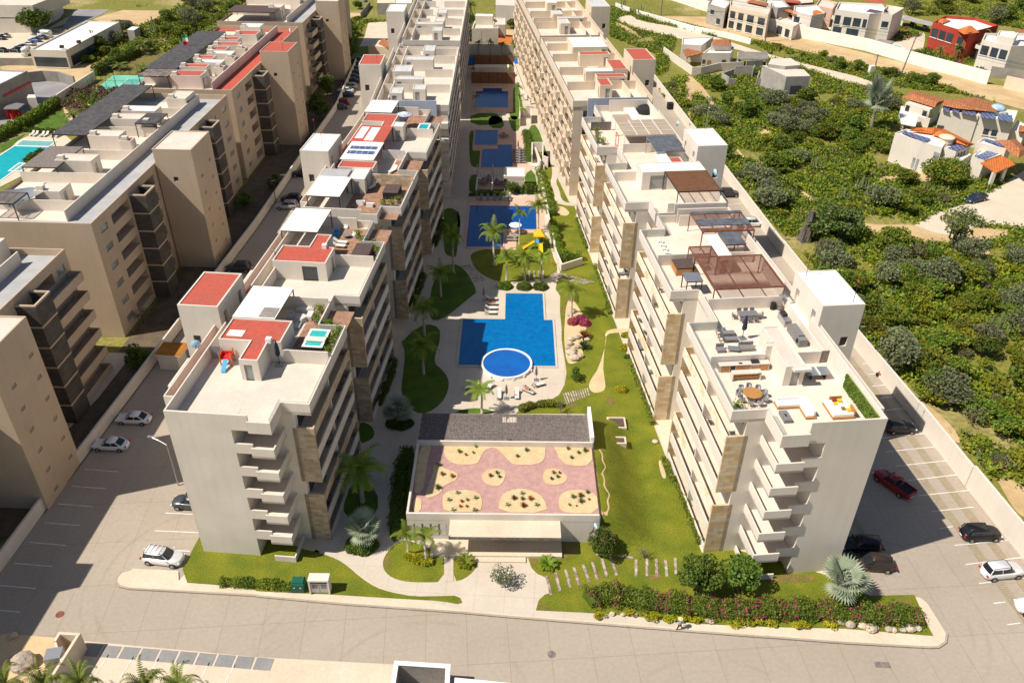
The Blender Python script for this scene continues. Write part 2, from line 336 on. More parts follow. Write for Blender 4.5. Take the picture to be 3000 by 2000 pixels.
M['lf_silver'] = leafm('silver_fan_fronds', (.25, .29, .23), (.17, .21, .15), .8, .1)
M['lf_agave'] = leafm('agave_leaves', (.08, .15, .06), (.14, .20, .10), 1.5, .3)
M['lf_redsuc'] = leafm('red_succulent_leaves', (.30, .06, .03), (.14, .12, .03), 3, .3)
M['bark'] = mat('grey_bark', (.24, .20, .16), (.16, .13, .10), 3, fine=.2)
M['palmtrunk'] = mat('pale_palm_trunk', (.48, .44, .38), (.34, .29, .23), 2.5, fine=.15)
M['cactus'] = mat('cactus_skin', (.07, .10, .03), (.12, .14, .05), 2, fine=.3, fs=12)

def tyre_marks(m, marks):      # worn rubber arcs on the concrete
    n = m.node_tree; N, L = n.nodes, n.links; P = N['Principled BSDF']; col = P.inputs['Base Color'].links[0].from_socket; geo = [x for x in N if x.type == 'NEW_GEOMETRY'][0]; tot = None
    def ma(op, a, b_=None, c_=None):
        x = N.new('ShaderNodeMath'); x.operation = op; x.use_clamp = op == 'MULTIPLY'
        for i, v in enumerate((a, b_, c_)):
            if v is None: continue
            if isinstance(v, (int, float)): x.inputs[i].default_value = v
            else: L.new(v, x.inputs[i])
        return x.outputs[0]
    for cx, cy, r, w in marks:
        d = N.new('ShaderNodeVectorMath'); d.operation = 'DISTANCE'; L.new(geo.outputs['Position'], d.inputs[0]); d.inputs[1].default_value = (cx, cy, 0); t = N.new('ShaderNodeTexNoise'); t.noise_dimensions = '1D'; t.inputs['Scale'].default_value = 1.3; t.inputs['Detail'].default_value = 5; L.new(d.outputs['Value'], t.inputs['W'])
        band = N.new('ShaderNodeMapRange'); band.inputs[1].default_value = .5; band.inputs[2].default_value = .68; L.new(t.outputs[0], band.inputs[0]); k = ma('ABSOLUTE', ma('SUBTRACT', d.outputs['Value'], r)); f = N.new('ShaderNodeMapRange'); f.inputs[1].default_value = w; f.inputs[2].default_value = w*.3; L.new(k, f.inputs[0]); v = ma('MULTIPLY', band.outputs[0], f.outputs[0]); tot = v if tot is None else ma('MAXIMUM', tot, v)
    t = N.new('ShaderNodeTexNoise'); t.inputs['Scale'].default_value = .22; L.new(geo.outputs['Position'], t.inputs['Vector']); q = N.new('ShaderNodeMapRange'); q.inputs[1].default_value = .42; q.inputs[2].default_value = .6; q.inputs[4].default_value = .13; L.new(t.outputs[0], q.inputs[0])
    mx = N.new('ShaderNodeMix'); mx.data_type = 'RGBA'; L.new(ma('MULTIPLY', tot, q.outputs[0]), mx.inputs[0]); L.new(col, mx.inputs[6]); mx.inputs[7].default_value = (.12, .11, .10, 1); L.new(mx.outputs[2], P.inputs['Base Color'])
tyre_marks(M['conc'], [(38, 56, 11, 5), (20, 40, 8, 5), (-34, 60, 12, 6), (48, 72, 14, 4), (-8, 44, 9, 4)])
# ================================================================ SETTING
def sheet(name, pts, z, m, sm=0, kind='structure', skirt=0.0):
    """a level sheet of ground; pts are world points or survey strings"""
    P = gl(pts, z) if isinstance(pts, str) else [Vector((p[0], p[1], z)) for p in pts]
    if sm: P = smooth_poly(P, sm)
    b = MB(); b.flat(P, z)
    if skirt:
        for i in range(len(P)):
            a, c = P[i], P[(i+1) % len(P)]; b.face([(a[0], a[1], z), (c[0], c[1], z), (c[0], c[1], z-skirt), (a[0], a[1], z-skirt)])
    o = b.build(name, M[m]); o['kind'] = kind; return o
# ground: one sheet, gently uneven beyond the plots
gb = MB(); gx = [-700, -300, -200, 90, 200, 300, 420, 700]; gy = [-200, 30, 150, 250, 330, 400, 520, 1200]
def gz(x, y): return -.05+(max(0, y-330)*.02 if y > 330 else 0)*(1 if abs(x) > 0 else 0)
for i in range(len(gx)-1):
    for j in range(len(gy)-1):
        gb.face([(gx[i], gy[j], gz(gx[i], gy[j])), (gx[i+1], gy[j], gz(gx[i+1], gy[j])), (gx[i+1], gy[j+1], gz(gx[i+1], gy[j+1])), (gx[i], gy[j+1], gz(gx[i], gy[j+1]))])
st(gb.build('ground', M['terrain']))
sheet('road', [(-95, 20), (90, 20), (63, 36), (58.6, 71), (55.9, 90), (54.4, 104), (51.7, 130), (46.8, 192), (41.5, 262), (24, 262), (-29, 262), (-49, 262), (-47.5, 219), (-50.1, 146), (-53.3, 99), (-55.4, 69.4), (-56.5, 52), (-95, 51)], .0, 'conc')
# island with the buildings, kerbed
isl = gl('41:1210,520 41:1110,550 41:1065,600 41:1055,650 41:1090,690 41:1180,712 41:2352,777 42:0,782 42:800,855 42:1915,935 42:2020,945 43:0,975 43:1500,1095 43:2352,1160 44:0,1158 44:700,1212 44:1480,1255 44:1570,1252 44:1640,1205 44:1652,1120 44:1560,970 44:1470,830 44:1400,775 44:1300,760 44:960,772')
isl += [FE.w(-2, 15.0), FE.w(95, 15.0), FE.w(160, 16), Vector((4, 262, 0)), Vector((-28, 262, 0)), FW3.w(0, 15.5), FW.w(92, 15.5), FW.w(0, 15.5), Vector((-34.6, 62.9, 0))]+gl('41:1645,635 41:1640,550')
sheet('pavement', isl, .13, 'kerb', skirt=.16)
kb = MB(); kb.rib([(p[0], p[1]) for p in isl[:25]], .22, .0, .16, side=1.0); st(kb.build('kerb', M['conc']))
court = [FW.w(-3.5, 3), FW.w(0, 0), FW.w(94, 0), Vector((-13, 262, 0)), Vector((3, 262, 0)), FE.w(99, 0), FE.w(0, 0)]+gl('43:1740,380 43:1500,1060 43:0,940 42:1900,900 42:1450,800 42:1150,700 42:850,520 42:590,370 42:400,250')
sheet('courtyard_paving', court, .145, 'pave')
def lawn(pts, m='lawn', sm=2, z=.175, name='lawn'): return sheet(name, pts, z, m, sm, skirt=.03)
lawn('41:1840,200 41:1620,637 41:2020,665 41:2352,712 42:0,722 42:350,738 42:700,752 42:1000,772 42:1400,795 42:1700,812 42:1905,850 42:1865,762 42:1700,767 42:1450,772 42:1250,735 42:1100,690 42:950,590 42:850,500 42:750,430 42:590,372 42:400,330 42:0,150 41:1900,150', sm=1)
lawn('42:1300,270 42:1200,370 42:1166,440 42:1166,500 42:1190,550 42:1250,598 42:1350,630 42:1500,642 42:1725,637 42:1727,356 42:1640,350 42:1400,250', sm=1)
lawn('42:1818,360 42:2050,362 42:2048,450 42:2000,540 42:1910,612 42:1815,634', sm=1)
east = gl('43:148,370 43:150,440 43:180,520 43:230,570 43:300,602 43:372,740 43:300,765 43:245,815 43:218,908 43:650,928 43:1100,960 43:1700,1030 44:0,1060 44:700,1075 44:1515,1142 44:1470,1060 44:1400,900 44:1340,765 44:950,775 44:700,700 44:520,580')
east += [FE.w(-1.9, 8), FE.w(0, 4), FE.w(0, -.2), FE.w(94, -.2)]
east += gl('m:1200,640 m:1180,560 m:1120,470 m:1000,460 m:960,560 m:1000,700 m:1050,860 m:1100,1040 m:1160,1250 23:330,330 23:345,560 23:370,700 23:440,930 23:400,1090 23:442,1160 23:440,1300 23:455,1450 33:455,0 33:468,80 33:485,180 33:500,300 33:480,410 33:430,500 33:330,560 33:200,585 33:80,630 33:30,672 33:740,672 33:740,960 33:800,1568 43:740,60 43:600,205 43:450,260 43:450,368')
lawn(east, 'lawn', sm=0)
lawn('22:1960,733 22:2352,700 23:0,700 23:30,575 23:330,560 23:362,760 23:440,925 23:300,1005 23:0,1022 22:2230,1022 22:2080,960 22:1990,870')
lawn('m:1080,715 m:1205,712 m:1210,770 m:1182,850 m:1238,975 m:1242,1060 m:1275,1112 m:1385,1142 m:1525,1150 m:1560,1568 m:1200,1400 m:1050,1000 m:1010,800', sm=1, z=.18)
for p in ['32:1340,0 32:1372,120 32:1350,300 32:1330,480 32:1420,620 32:1520,668 32:1640,622 32:1740,520 32:1775,400 32:1760,320 32:1700,250 32:1640,200 32:1650,100 32:1690,0 22:1690,1440 22:1560,1400 22:1430,1480 22:1345,1568',
          '22:1600,1170 22:1620,1050 22:1680,920 22:1740,860 22:1860,860 22:1950,950 22:2035,1110 22:1980,1150 22:1850,1260 22:1750,1335 22:1640,1385 22:1590,1330',
          '22:1710,365 22:1790,335 22:1870,390 22:1880,500 22:1850,700 22:1840,800 22:1760,780 22:1730,740',
          '32:950,942 32:1060,900 32:1095,840 32:1060,770 32:980,738 32:945,760', '32:820,1400 32:960,1230 32:1120,1380 32:1120,1568 42:1000,60 42:800,40',
          '32:1310,1000 32:1480,960 32:1420,1500 42:1380,0 42:1380,200 42:1230,300 42:1225,0 32:1250,1400',
          '32:1815,658 32:1900,620 32:2040,608 32:2160,630 32:2215,662', 'm:150,200 m:215,180 m:205,400 m:310,400 m:300,650 m:230,660 m:165,620 m:150,430',
          'm:150,760 m:255,740 m:250,820 m:640,820 m:660,990 m:640,1030 m:150,1020', 'm:860,740 m:970,670 m:1040,960 m:860,900', 'm:640,0 m:790,0 m:800,180 m:700,200 m:680,120',
          'm:920,120 m:1015,110 m:1130,440 m:1200,640 m:1150,640 m:1100,470 m:980,460 m:900,300', 'j:640,965 j:700,965 j:760,1250 j:740,1320 j:640,1400 j:585,1290 j:640,1290', 'j:150,1300 j:510,1300 j:520,1430 j:150,1440',
          'm:400,0 m:565,0 m:610,160 m:400,150']:
    lawn(p, 'lawn2', 1)
lawn('m:0,1180 m:20,1240 m:40,1350 m:30,1430 m:0,1450', 'lawn2', 1)
for p in ['33:740,640 33:850,800 33:830,880 33:760,820', '23:460,1240 23:560,1060 23:620,1100 23:560,1300 23:470,1360', '43:480,240 43:600,250 43:640,330 43:520,420 43:400,420', '44:1130,780 44:1320,790 44:1330,900 44:1180,900', '44:550,700 44:620,690 44:760,760 44:740,860 44:600,840',
          '43:1600,770 43:1800,740 43:1870,790 43:1700,800', '43:1900,780 43:2352,850 43:2300,870 43:1950,830', '43:160,380 43:240,370 43:230,500 43:180,460', '43:240,830 43:360,870 43:340,905 43:240,895', '42:1180,400 42:1230,380 42:1230,560 42:1190,520', '33:520,520 33:620,560 33:560,620 33:480,600', '44:0,580 44:420,560 44:420,650 44:0,655',
          '33:880,500 33:950,520 33:930,600 33:860,560', '43:1200,580 43:1400,560 43:1300,640']:
    lawn(p, 'drylawn', 2, z=.185, name='dry_grass_patch')
lawn('33:872,-20 33:800,240 33:725,345 33:700,415 33:738,468 33:800,470 33:862,440 33:850,330 33:835,240 33:858,-20 23:872,1510 23:905,1490 23:1090,1480 23:1085,1450 23:970,1448 23:885,1462 23:850,1500', 'sand', 1, z=.19, name='sand_path')
lawn('33:1340,1092 33:1372,1088 33:1425,1250 33:1380,1262', 'sand', 2, z=.19, name='soil_bed')
def bh(x, y):      # the lawn banks up against the clubhouse
    sm = lambda v: max(0, min(1, v))**2*(3-2*max(0, min(1, v))); return .176+3.1*sm((17.2-x)/6.6)*sm((y-63.4)/3.6)*sm((90-y)/8)
q = MB(); nx, ny = 16, 40
for i in range(nx):
    for j in range(ny):
        X = [10.45+7.2*(i+k)/nx for k in (0, 1)]; Y = [62.6+28*(j+k)/ny for k in (0, 1)]; q.face([(X[0], Y[0], bh(X[0], Y[0])), (X[1], Y[0], bh(X[1], Y[0])), (X[1], Y[1], bh(X[1], Y[1])), (X[0], Y[1], bh(X[0], Y[1]))])
st(q.build('lawn_bank', M['lawn'], smooth=True)); q = MB()
for j in range(30):
    Y = [66.8+11.4*(j+k)/30 for k in (0, 1)]; W_ = [11.7+.18*math.sin(y*1.1)+.12*math.sin(y*2.7) for y in Y]; q.face([(10.4, Y[0], bh(10.5, Y[0])+.04), (W_[0], Y[0], bh(W_[0], Y[0])+.03), (W_[1], Y[1], bh(W_[1], Y[1])+.03), (10.4, Y[1], bh(10.5, Y[1])+.04)])
st(q.build('gravel_strip', M['track']))
lawn('m:1235,1160 m:1330,1150 m:1400,1190 m:1435,1240 m:1390,1275 m:1300,1262 m:1250,1215', 'sand', 1, z=.19, name='rock_bed')
lawn('23:500,1200 23:560,1180 23:640,1300 23:700,1400 23:640,1568 33:660,150 33:560,210 33:500,190 33:480,0 23:480,1450', 'sand', 1, z=.188, name='rock_bed')
lawn('m:1022,84 m:1095,84 m:1250,560 m:1300,622 m:1300,755 m:1252,835 m:1305,950 m:1325,1062 m:1400,1108 m:1530,1112 m:1530,1148 m:1380,1142 m:1272,1112 m:1240,1060 m:1236,972 m:1182,850 m:1210,765 m:1208,650 m:1150,480', 'pave', 1, z=.20, name='path')
lawn('42:1731,356 42:1814,356 42:1814,634 42:1731,637', 'pave', 0, z=.195, name='path')
for p, m in [('r:120,1310 r:250,140 r:1990,140 r:2000,950 r:1360,965 r:1350,1345 r:600,1330', 'pinkdeck'), ('m:190,400 m:210,165 m:705,165 m:705,205 m:860,210 m:880,600 m:965,620 m:960,670 m:860,745 m:710,672 m:270,672 m:292,440 m:200,440', 'pinkdeck'),
             ('j:150,1290 j:190,962 j:640,962 j:640,1290', 'pinkdeck'), ('m:245,820 m:640,820 m:640,932 m:250,935', 'pinkdeck')]:
    sheet('pool_deck', p, .20, m, skirt=.05)
sheet('soil_strip', [FL.w(-40, -.2), (-55.3, 69.4), (-53.2, 99), (-50, 146), (-47.4, 219), (-48, 262), (-56, 262), FL.w(60, 0)], .06, 'soil')
sheet('concrete_apron', '31:900,520 31:1220,110 31:1000,100 31:500,800 31:540,900', .09, 'pave')
# bottom-left neighbouring plot
sheet('sand_plot', '41:-300,1190 41:60,1110 41:500,1150 41:740,1180 41:640,1568 41:300,2000 41:-400,2000', .05, 'sand', 0)
sheet('visitor_parking', [g('41:745,1180', 0), g('42:0,1330', 0), g('42:1300,1400', 0), Vector((-5, 30, 0)), Vector((-48, 30, 0))], .05, 'kerb')
pv = MB(); a0 = g('41:845,1268', 0); a1 = g('42:70,1395', 0)
for r, off in ((0, 0), (1, -4.3)):
    for i in range(10):
        c = a0.lerp(a1, i/9)+Vector((.3*r, off, 0)); pv.box((c.x, c.y, .06), (1.75, 1.35, .012), -.078)
o = pv.build('parking_panels', M['asph']); st(o)
lm = MB()
def line(a, c, wd=.13, z=.024): 
    p, q = g(a, z), g(c, z); lm.rib([p, q], wd, z-.01, z)
for i in range(9):
    p = g('41:200,900', 0)+Vector((3.02*i, 0, 0)); lm.rib([(-56+.23*i+.2, 52.5+3.05*i*1.0), (-51.4+.23*i, 52.1+3.05*i)], .12, .012, .022)
for s in ['41:1420,168|41:1835,186', '41:1318,332|41:1745,356', '41:1520,5|41:1800,18', '41:1200,518|41:1640,542',
          '34:1030,888|34:1445,842', '34:1085,1012|34:1535,965', '34:1180,1142|34:1640,1093', '34:1290,1275|34:1740,1222', '34:1380,1415|34:1850,1365', '34:1500,1560|34:1890,1518', '44:1580,148|44:1700,128', '44:1715,302|44:2200,255', '44:1815,478|44:2340,412', '44:1940,652|44:2352,600', '44:2070,835|44:2180,822', '44:2200,1030|44:2320,1014',
          '34:1080,630|34:1255,612', '34:1040,520|34:1185,500', '34:955,412|34:1090,396', '34:920,302|34:1010,296', '34:870,205|34:940,200', 'd:900,395|d:1110,372', 'd:1120,545|d:1230,535']:
    a, c = s.split('|'); line(a, c)
for k in range(7):
    line('22:%d,%d' % (90-k*0+k*35, 740-k*62), '22:%d,%d' % (270+k*28, 760-k*62))
for k in range(6):
    a = g('41:1000,1310', 0).lerp(g('41:2160,1400', 0), k/5); lm.rib([a, a+Vector((-.9, -5.2, 0))], .12, .06, .072)
st(lm.build('parking_lines', M['line']))
# brown paver strips in the east parking bays
ps = MB()
for off in (30.9, 33.4): ps.bx(FE, -16, 60, off, off+1.1, 0, .011)
for off in (17.0, 19.2): ps.bx(FE, -5, 60, off, off+.75, 0, .012)
st(ps.build('paver_strips', M['paver']))
# large ground surfaces beyond the plot
sheet('dirt_road', '13:880,-10 13:1000,40 13:1500,190 13:2352,385 14:0,400 14:400,480 14:830,600 14:1350,690 14:1700,830 14:2352,1010 14:2500,1050 14:2500,830 14:2150,790 14:2010,775 14:1300,590 14:600,415 14:0,280 13:2352,225 13:1600,60 13:1300,-20', .03, 'track', 1)
sheet('concrete_lane', '13:940,180 13:1060,130 13:1110,150 13:1160,190 13:1500,250 13:1800,320 13:2352,500 14:400,600 14:980,745 14:950,800 14:600,720 14:0,530 13:2000,440 13:1500,350 13:1200,290 13:1050,235', .035, 'kerb', 1)
for p in ['23:1640,700 23:1800,760 13:1560,700 13:1680,700 13:1830,900 13:1950,1100 13:2000,1280 13:2130,1440 13:2300,1568 23:2352,60 24:150,100 24:250,150 24:480,280 24:360,290 24:140,90 23:2280,20 13:2180,1500 13:2050,1380 13:1900,1120 13:1780,920 13:1640,800',
          '24:830,470 24:1000,500 24:1350,490 24:1560,560 24:1900,520 24:2250,540 24:2200,600 24:1950,660 24:1450,690 24:1300,600 24:1000,590 24:850,510', '14:1250,1480 14:1500,1568 24:1500,150 24:1400,100 24:1330,0', '34:2080,1230 34:2352,1300 34:2500,1568 44:2352,60 44:2250,-40 34:2150,1350', '34:1230,290 34:1320,500 34:1560,640 34:1800,900 34:1730,950 34:1500,700 34:1300,470',
          '14:0,1180 13:2250,1200 14:-60,1300 14:60,1260', '34:2080,500 34:2230,500 34:2180,570', '11:0,600 11:330,605 11:1000,590 11:870,690 11:700,790 11:640,700 11:400,680 11:0,650', '12:730,60 12:1100,20 12:1200,60 12:900,180 12:740,150', '11:820,180 11:1250,60 11:1700,20 11:1450,200 11:1150,260 11:900,190', '11:0,250 11:600,260 11:640,300 11:300,320 11:0,300',
          '13:900,200 13:1000,215 13:1150,300 13:1200,360 13:1100,330', '24:1110,40 24:1240,50 24:1200,90 24:900,100', '24:1510,1010 24:1600,990 24:1590,1060', '24:1900,740 24:2050,730 24:2020,790']:
    sheet('dirt_track', p, .02, 'track', 2)
sheet('villa_driveway', '24:1350,500 24:1500,400 24:1800,310 24:2100,160 24:2352,0 24:2500,100 24:2500,560 24:2260,520 24:1950,490 24:1700,600 24:1500,560', .04, 'kerb', 0)
sheet('car_park', '11:-50,560 11:-50,240 11:300,290 11:520,300 11:640,320 11:230,480 11:300,530 11:150,535', .03, 'kerb', 0)
sheet('lane', '11:430,270 11:820,40 11:1010,30 11:1300,40 11:900,110 11:520,250', .03, 'kerb', 0)
sheet('lane', '11:660,110 11:800,50 11:1030,70 11:930,140 11:560,290', .035, 'asph', 0)
sheet('service_yard', '11:270,700 11:430,680 11:600,710 11:700,790 11:520,930 11:200,1100 11:0,1150 11:0,900 11:300,780', .03, 'asph', 0)
sheet('service_yard', '12:1030,210 12:1220,200 12:1220,380 12:1000,430 12:950,430 12:1000,330', .03, 'kerb', 0)
sheet('garden_lawn', '11:260,1190 11:590,980 11:760,1060 11:900,1150 11:740,1220 11:600,1230', .04, 'lawn2', 1)
sheet('garden_lawn', '11:0,1330 11:230,1230 11:130,1330 11:0,1400', .04, 'lawn2', 0)
sheet('garden_lawn', '11:1180,570 11:1300,500 11:1700,480 11:1560,560 11:1500,620 11:1450,690 11:1060,685', .04, 'drylawn', 0)
sheet('flower_bed', '11:640,880 11:880,840 11:1350,840 11:1150,1000 11:950,1150 11:700,1180 11:560,1010', .045, 'sand', 1)
sheet('pool_terrace', '11:170,1290 11:300,1230 11:600,1240 11:700,1330 11:500,1568 21:300,0 21:0,150 11:0,1450', .05, 'kerb', 0)
sheet('tennis_court', '11:835,852 11:1040,692 11:1450,695 11:1500,640 11:1620,640 11:1400,860', .05, 'court')
sheet('tennis_court', '11:1075,808 11:1180,725 11:1425,722 11:1500,722 11:1400,815', .056, 'court2')
tl = MB()
for s in ['1075,808|1180,725', '1180,725|1500,720', '1075,808|1400,815', '1240,800|1320,740', '1370,810|1440,745']:
    a, c = s.split('|'); tl.rib([g('11:'+a, 0), g('11:'+c, 0)], .12, .05, .064)
st(tl.build('court_lines', M['white']))
sheet('blue_court', 'j:120,742 j:150,653 j:725,680 j:725,737', .19, 'courtb')
sheet('house_yard', 'j:560,340 j:720,345 j:730,500 j:620,520 j:560,420', .15, 'track')
sheet('house_yard', 'j:150,640 j:110,200 j:330,150 j:730,200 j:730,660', .10, 'drylawn')
sheet('garden_ground', '14:100,60 14:500,180 14:1200,200 14:2352,330 14:2352,680 14:1700,600 14:900,400 14:100,220', .01, 'lawn')
sheet('garden_path', '14:1120,400 14:1280,350 14:1420,290 14:1450,330 14:1420,470 14:1350,500 14:1180,460', .05, 'kerb', 1)

# ================================================================ POOLS
def pool(pts, label, m='pool', z=.22, cop='white', wd=.32):
    P = gl(pts, z) if isinstance(pts, str) else pts
    c = sum((Vector((p[0], p[1], 0)) for p in P), Vector())/len(P)
    r = empty('swimming_pool', (c.x, c.y, .2), label, 'pool')
    b = MB(); b.flat(P, z-.0); b.build('water', M[m], r)
    k = MB(); 
    ar = sum(P[i][0]*P[(i+1) % len(P)][1]-P[(i+1) % len(P)][0]*P[i][1] for i in range(len(P)))
    k.rib(P, wd, z-.02, z+.035, closed=True, side=0.0 if ar > 0 else 1.0); k.build('coping', M[cop], r)
    return r
pool('q:118,1197 q:190,490 q:835,497 q:845,100 q:1410,105 q:1432,508 q:1562,508 q:1610,1215', 'large T-shaped blue pool nearest the clubhouse, with the round pool in its front edge', cop='pave')
pool('r:195,1278 r:290,330 r:1805,345 r:1820,880 r:1065,875 r:1045,1280', 'L-shaped deep blue pool with pink surround behind the royal palms', 'pool2', cop='pinkdeck')
pool('m:213,372 m:230,180 m:515,182 m:510,372', 'small square blue pool next to the shaded dining set on pink deck', 'pool2', z=.23, cop='pinkdeck')
pool('m:295,658 m:318,420 m:515,420 m:515,368 m:697,368 m:705,658', 'notched dark blue pool beside two rows of striped loungers', 'pool2', z=.23, cop='pinkdeck')
pool('j:190,1235 j:212,1050 j:293,1050 j:295,1015 j:512,1015 j:512,1050 j:585,1050 j:580,1235', 'farthest blue pool of the courtyard, in front of the timber fence', 'pool2', z=.23, cop='pinkdeck')
pool('11:0,1568 11:-60,1470 11:140,1340 11:450,1350 11:430,1400 11:380,1400 11:220,1500 21:0,90 21:-100,60', 'turquoise pool of the left complex beside six white loungers', 'turq', z=.1)
pool('11:145,1338 11:210,1290 11:505,1300 11:450,1348', 'pale shallow ledge pool in front of the six white loungers', 'turq2', z=.12)
pool('11:90,1568 11:180,1500 11:290,1510 11:190,1568', 'small pale side basin at the end of the turquoise pool', 'turq2', z=.12)
pool(smooth_poly(gl('14:1090,430 14:1120,410 14:1200,420 14:1250,445 14:1180,455 14:1110,445', .1), 2), 'small green garden pool under a slatted canopy behind the white wall', 'teal', z=.1)
c0 = g('q:860,1172', .5); kp = empty('paddling_pool', (c0.x, c0.y, .2), 'round raised blue pool with thick white rim set in the front of the large pool', 'pool')
b = MB(); ring = lambda r, z, n=48: [(c0.x+r*math.cos(t), c0.y+r*math.sin(t), z) for t in [i*2*math.pi/n for i in range(n)]]
b.rings([ring(3.86, .15), ring(3.86, .62), ring(3.56, .62), ring(3.56, .3)], cap=False); b.build('rim', M['white'], kp)
b = MB(); b.flat(ring(3.58, .5), .5); b.build('water', M['kid'], kp)
b = MB()
for k in range(5):
    t = -2.2+k*.45; b.box((c0.x+4.0*math.cos(t), c0.y+4.0*math.sin(t), .2), (.16, .3, .3), t)
b.build('spout', M['white'], kp)
# ================================================================ APARTMENT BLOCKS
def units(F, name, label, T0, T1, mods, tower, h, Zs, wall, s_out, rec, mats, towm, stairs=True, endb=(5.4, 7.3, 3.0), col='stone'):
    """a six-storey block: mods = [(t0,t1)] projecting bays with loggias, tower = (t0,t1,s0,s1)"""
    deck, par, endtop, ttop = Zs
    root = empty(name, F.w(T0+.1, 8, 0), label, 'apartment building')
    s_in = 1.8; mw, glass, dk = M[wall], M['glass'], M['loggia']
    b = MB(); e0, e1, eb = endb
    cx = F.w((T0+T1)/2, 9)
    # footprint corners of the closed volume, starting at the south end
    lo = mods[0][0]; hi = mods[-1][1]
    P = [(T0, s_out), (T0, e1), (lo, e1)]
    for i, (a, c) in enumerate(mods):
        if i == 0: P += [(a, s_in)]
        else: P += [(a, rec), (a, s_in)]
        P += [(c, s_in)]
        if i < len(mods)-1: P += [(c, rec)]
    P += [(hi, e1), (T1, e1), (T1, s_out)]
    Q = []
    for p in P:
        if not Q or (abs(p[0]-Q[-1][0])+abs(p[1]-Q[-1][1])) > .01: Q.append(p)
    for i in range(len(Q)):
        (ta, sa), (tb, sb) = Q[i], Q[(i+1) % len(Q)]; A, B = F.w(ta, sa), F.w(tb, sb); L = (B-A).length; holes = []
        zt = deck
        ins = F.w((T0+T1)/2, 9)
        if sa == s_in and sb == s_in:
            for k in range(6):
                z = k*h; zz = z+2.35 if k < 5 else z+2.25
                n = 2
                for j in range(n):
                    u0 = L*(j/n)+.7; u1 = L*((j+1)/n)-.7
                    holes.append((u0, u0+(u1-u0)*.56, z+.1, zz, 1, .12)); holes.append((u0+(u1-u0)*.68, u1, z+.1 if k < 5 else z+.6, zz, 1, .12))
        if ta == tb and abs(ta-lo) < .01 and abs(sa-e1) < .01:
            for k in range(6): holes.append((.15, 1.9, k*h+.05, k*h+2.3, 1, .15))
        if sa == s_out and sb == s_out:
            ins = F.w((T0+T1)/2, 5)
            for k in range(6):
                for u in np.arange(2, L-2, 5.5): holes.append((u, u+1.2, k*h+.9, k*h+2.2, 1, .12))
        if ta == tb and sa == s_in and ta == mods[0][0] or (ta == tb and sb == s_in): pass
        mid = F.w(ta+(.4 if ta < (T0+T1)/2 else -.4) if ta == tb else (ta+tb)/2, (sa+sb)/2+(.4 if sa == sb and sa != s_out else (-.4 if sa == sb else 0)))
        b.wall(A, B, 0, zt, holes, mid, 0)
    b.flat([F.w(*p) for p in Q], deck, 2)
    b.build('wall', [mw, glass, M[mats['deck']]], root)
    # end wall standing above the deck and carried out over the corner balconies
    lo, hi = mods[0][0], mods[-1][1]
    for (te, sg) in ((T0, 1), (T1, -1)):
        for k in range(6):
            z = k*h; q = MB(); f0 = te-sg*.6
            a, c = (min(f0, (lo if sg > 0 else hi)), max(f0, (lo if sg > 0 else hi)))
            if k: q.bx(F, a, c, eb, e0, z-.26, z, 0); q.bx(F, min(te+sg*.02, lo if sg > 0 else hi), max(te+sg*.02, lo if sg > 0 else hi), e0+.001, e1-.02, z-.26, z, 0)
            zz = z+1.0 if k else .95
            q.rib([F.w((lo if sg > 0 else hi), eb+.08), F.w(f0+sg*.08, eb+.08), F.w(f0+sg*.08, e0)], .16, z-.26 if k else 0, zz)
            if k: q.bx(F, min(te, te+sg*.18), max(te, te+sg*.18), e0, e1, z-.26, z+1.0, 0)
            q.build('balcony', [mw], root)
        q = MB(); q.bx(F, min(te-sg*.2, (lo if sg > 0 else hi)), max(te-sg*.2, (lo if sg > 0 else hi)), eb+.1, e0, deck-.3, deck-.01, 1); q.bx(F, min(te+sg*.02, (lo if sg > 0 else hi)), max(te+sg*.02, (lo if sg > 0 else hi)), e0+.001, e1-.02, deck-.3, deck-.01, 1)
        q.rib([F.w((lo if sg > 0 else hi), eb+.08), F.w(te-sg*.27, eb+.08), F.w(te-sg*.27, e0+.0)], .16, deck-.35, par)
        q.bx(F, min(te, te+sg*.2), max(te, te+sg*.2), e0, e1+.0, deck-.35, endtop, 0)
        q.bx(F, min(te, te+sg*.2), max(te, te+sg*.2), e1+.001, s_out, deck, endtop, 0)
        q.build('roof_edge', [mw, M[mats['deck']]], root)
        q = MB(); q.bx(F, min(te-sg*.27, (lo if sg > 0 else hi)), max(te-sg*.27, (lo if sg > 0 else hi)), eb+.06, eb+.1, par, par+.55); q.build('glass_rail', M['rail'], root)
    for (a, c) in mods:
        for k in range(1, 6):
            q = MB(); z = k*h
            q.bx(F, a+.26, c-.26, .17, s_in+.02, z-.26, z, 1)
            q.bx(F, a+.24, c-.24, 0, .17, z-.26, z+1.0, 0)
            q.build('balcony', [M[col+'_band'] if (col+'_band') in M and k in (5, 2) else mw, M[mats['deck']]], root)
        q = MB(); q.bx(F, a+.24, c-.24, 0, .17, .05, .9); q.build('terrace_wall', mw, root)
        q = MB()
        for tt in ((a+c)/2,): q.bx(F, tt-.12, tt+.12, .35, s_in, 0, deck-.3)
        q.build('party_fin', mw, root)
        for (tt, sg) in ((a, 1), (c, -1)):
            t_0, t_1 = min(tt, tt+sg*.26), max(tt, tt+sg*.26)
            for za, zb in ((0, 2*h+1.0), (3*h-.26, 5*h+1.0)): q = MB(); q.bx(F, t_0, t_1, -.02, 2.25, za, zb); q.build('stone_pier', M[col], root)
        q = MB(); q.bx(F, a-.0, c+.0, 0, s_in, deck-.3, deck-.005, 1)
        q.rib([F.w(a+.08, rec), F.w(a+.08, .08), F.w(c-.08, .08), F.w(c-.08, rec)], .16, deck-.35, par)
        q.build('roof_edge', [mw, M[mats['deck']]], root)
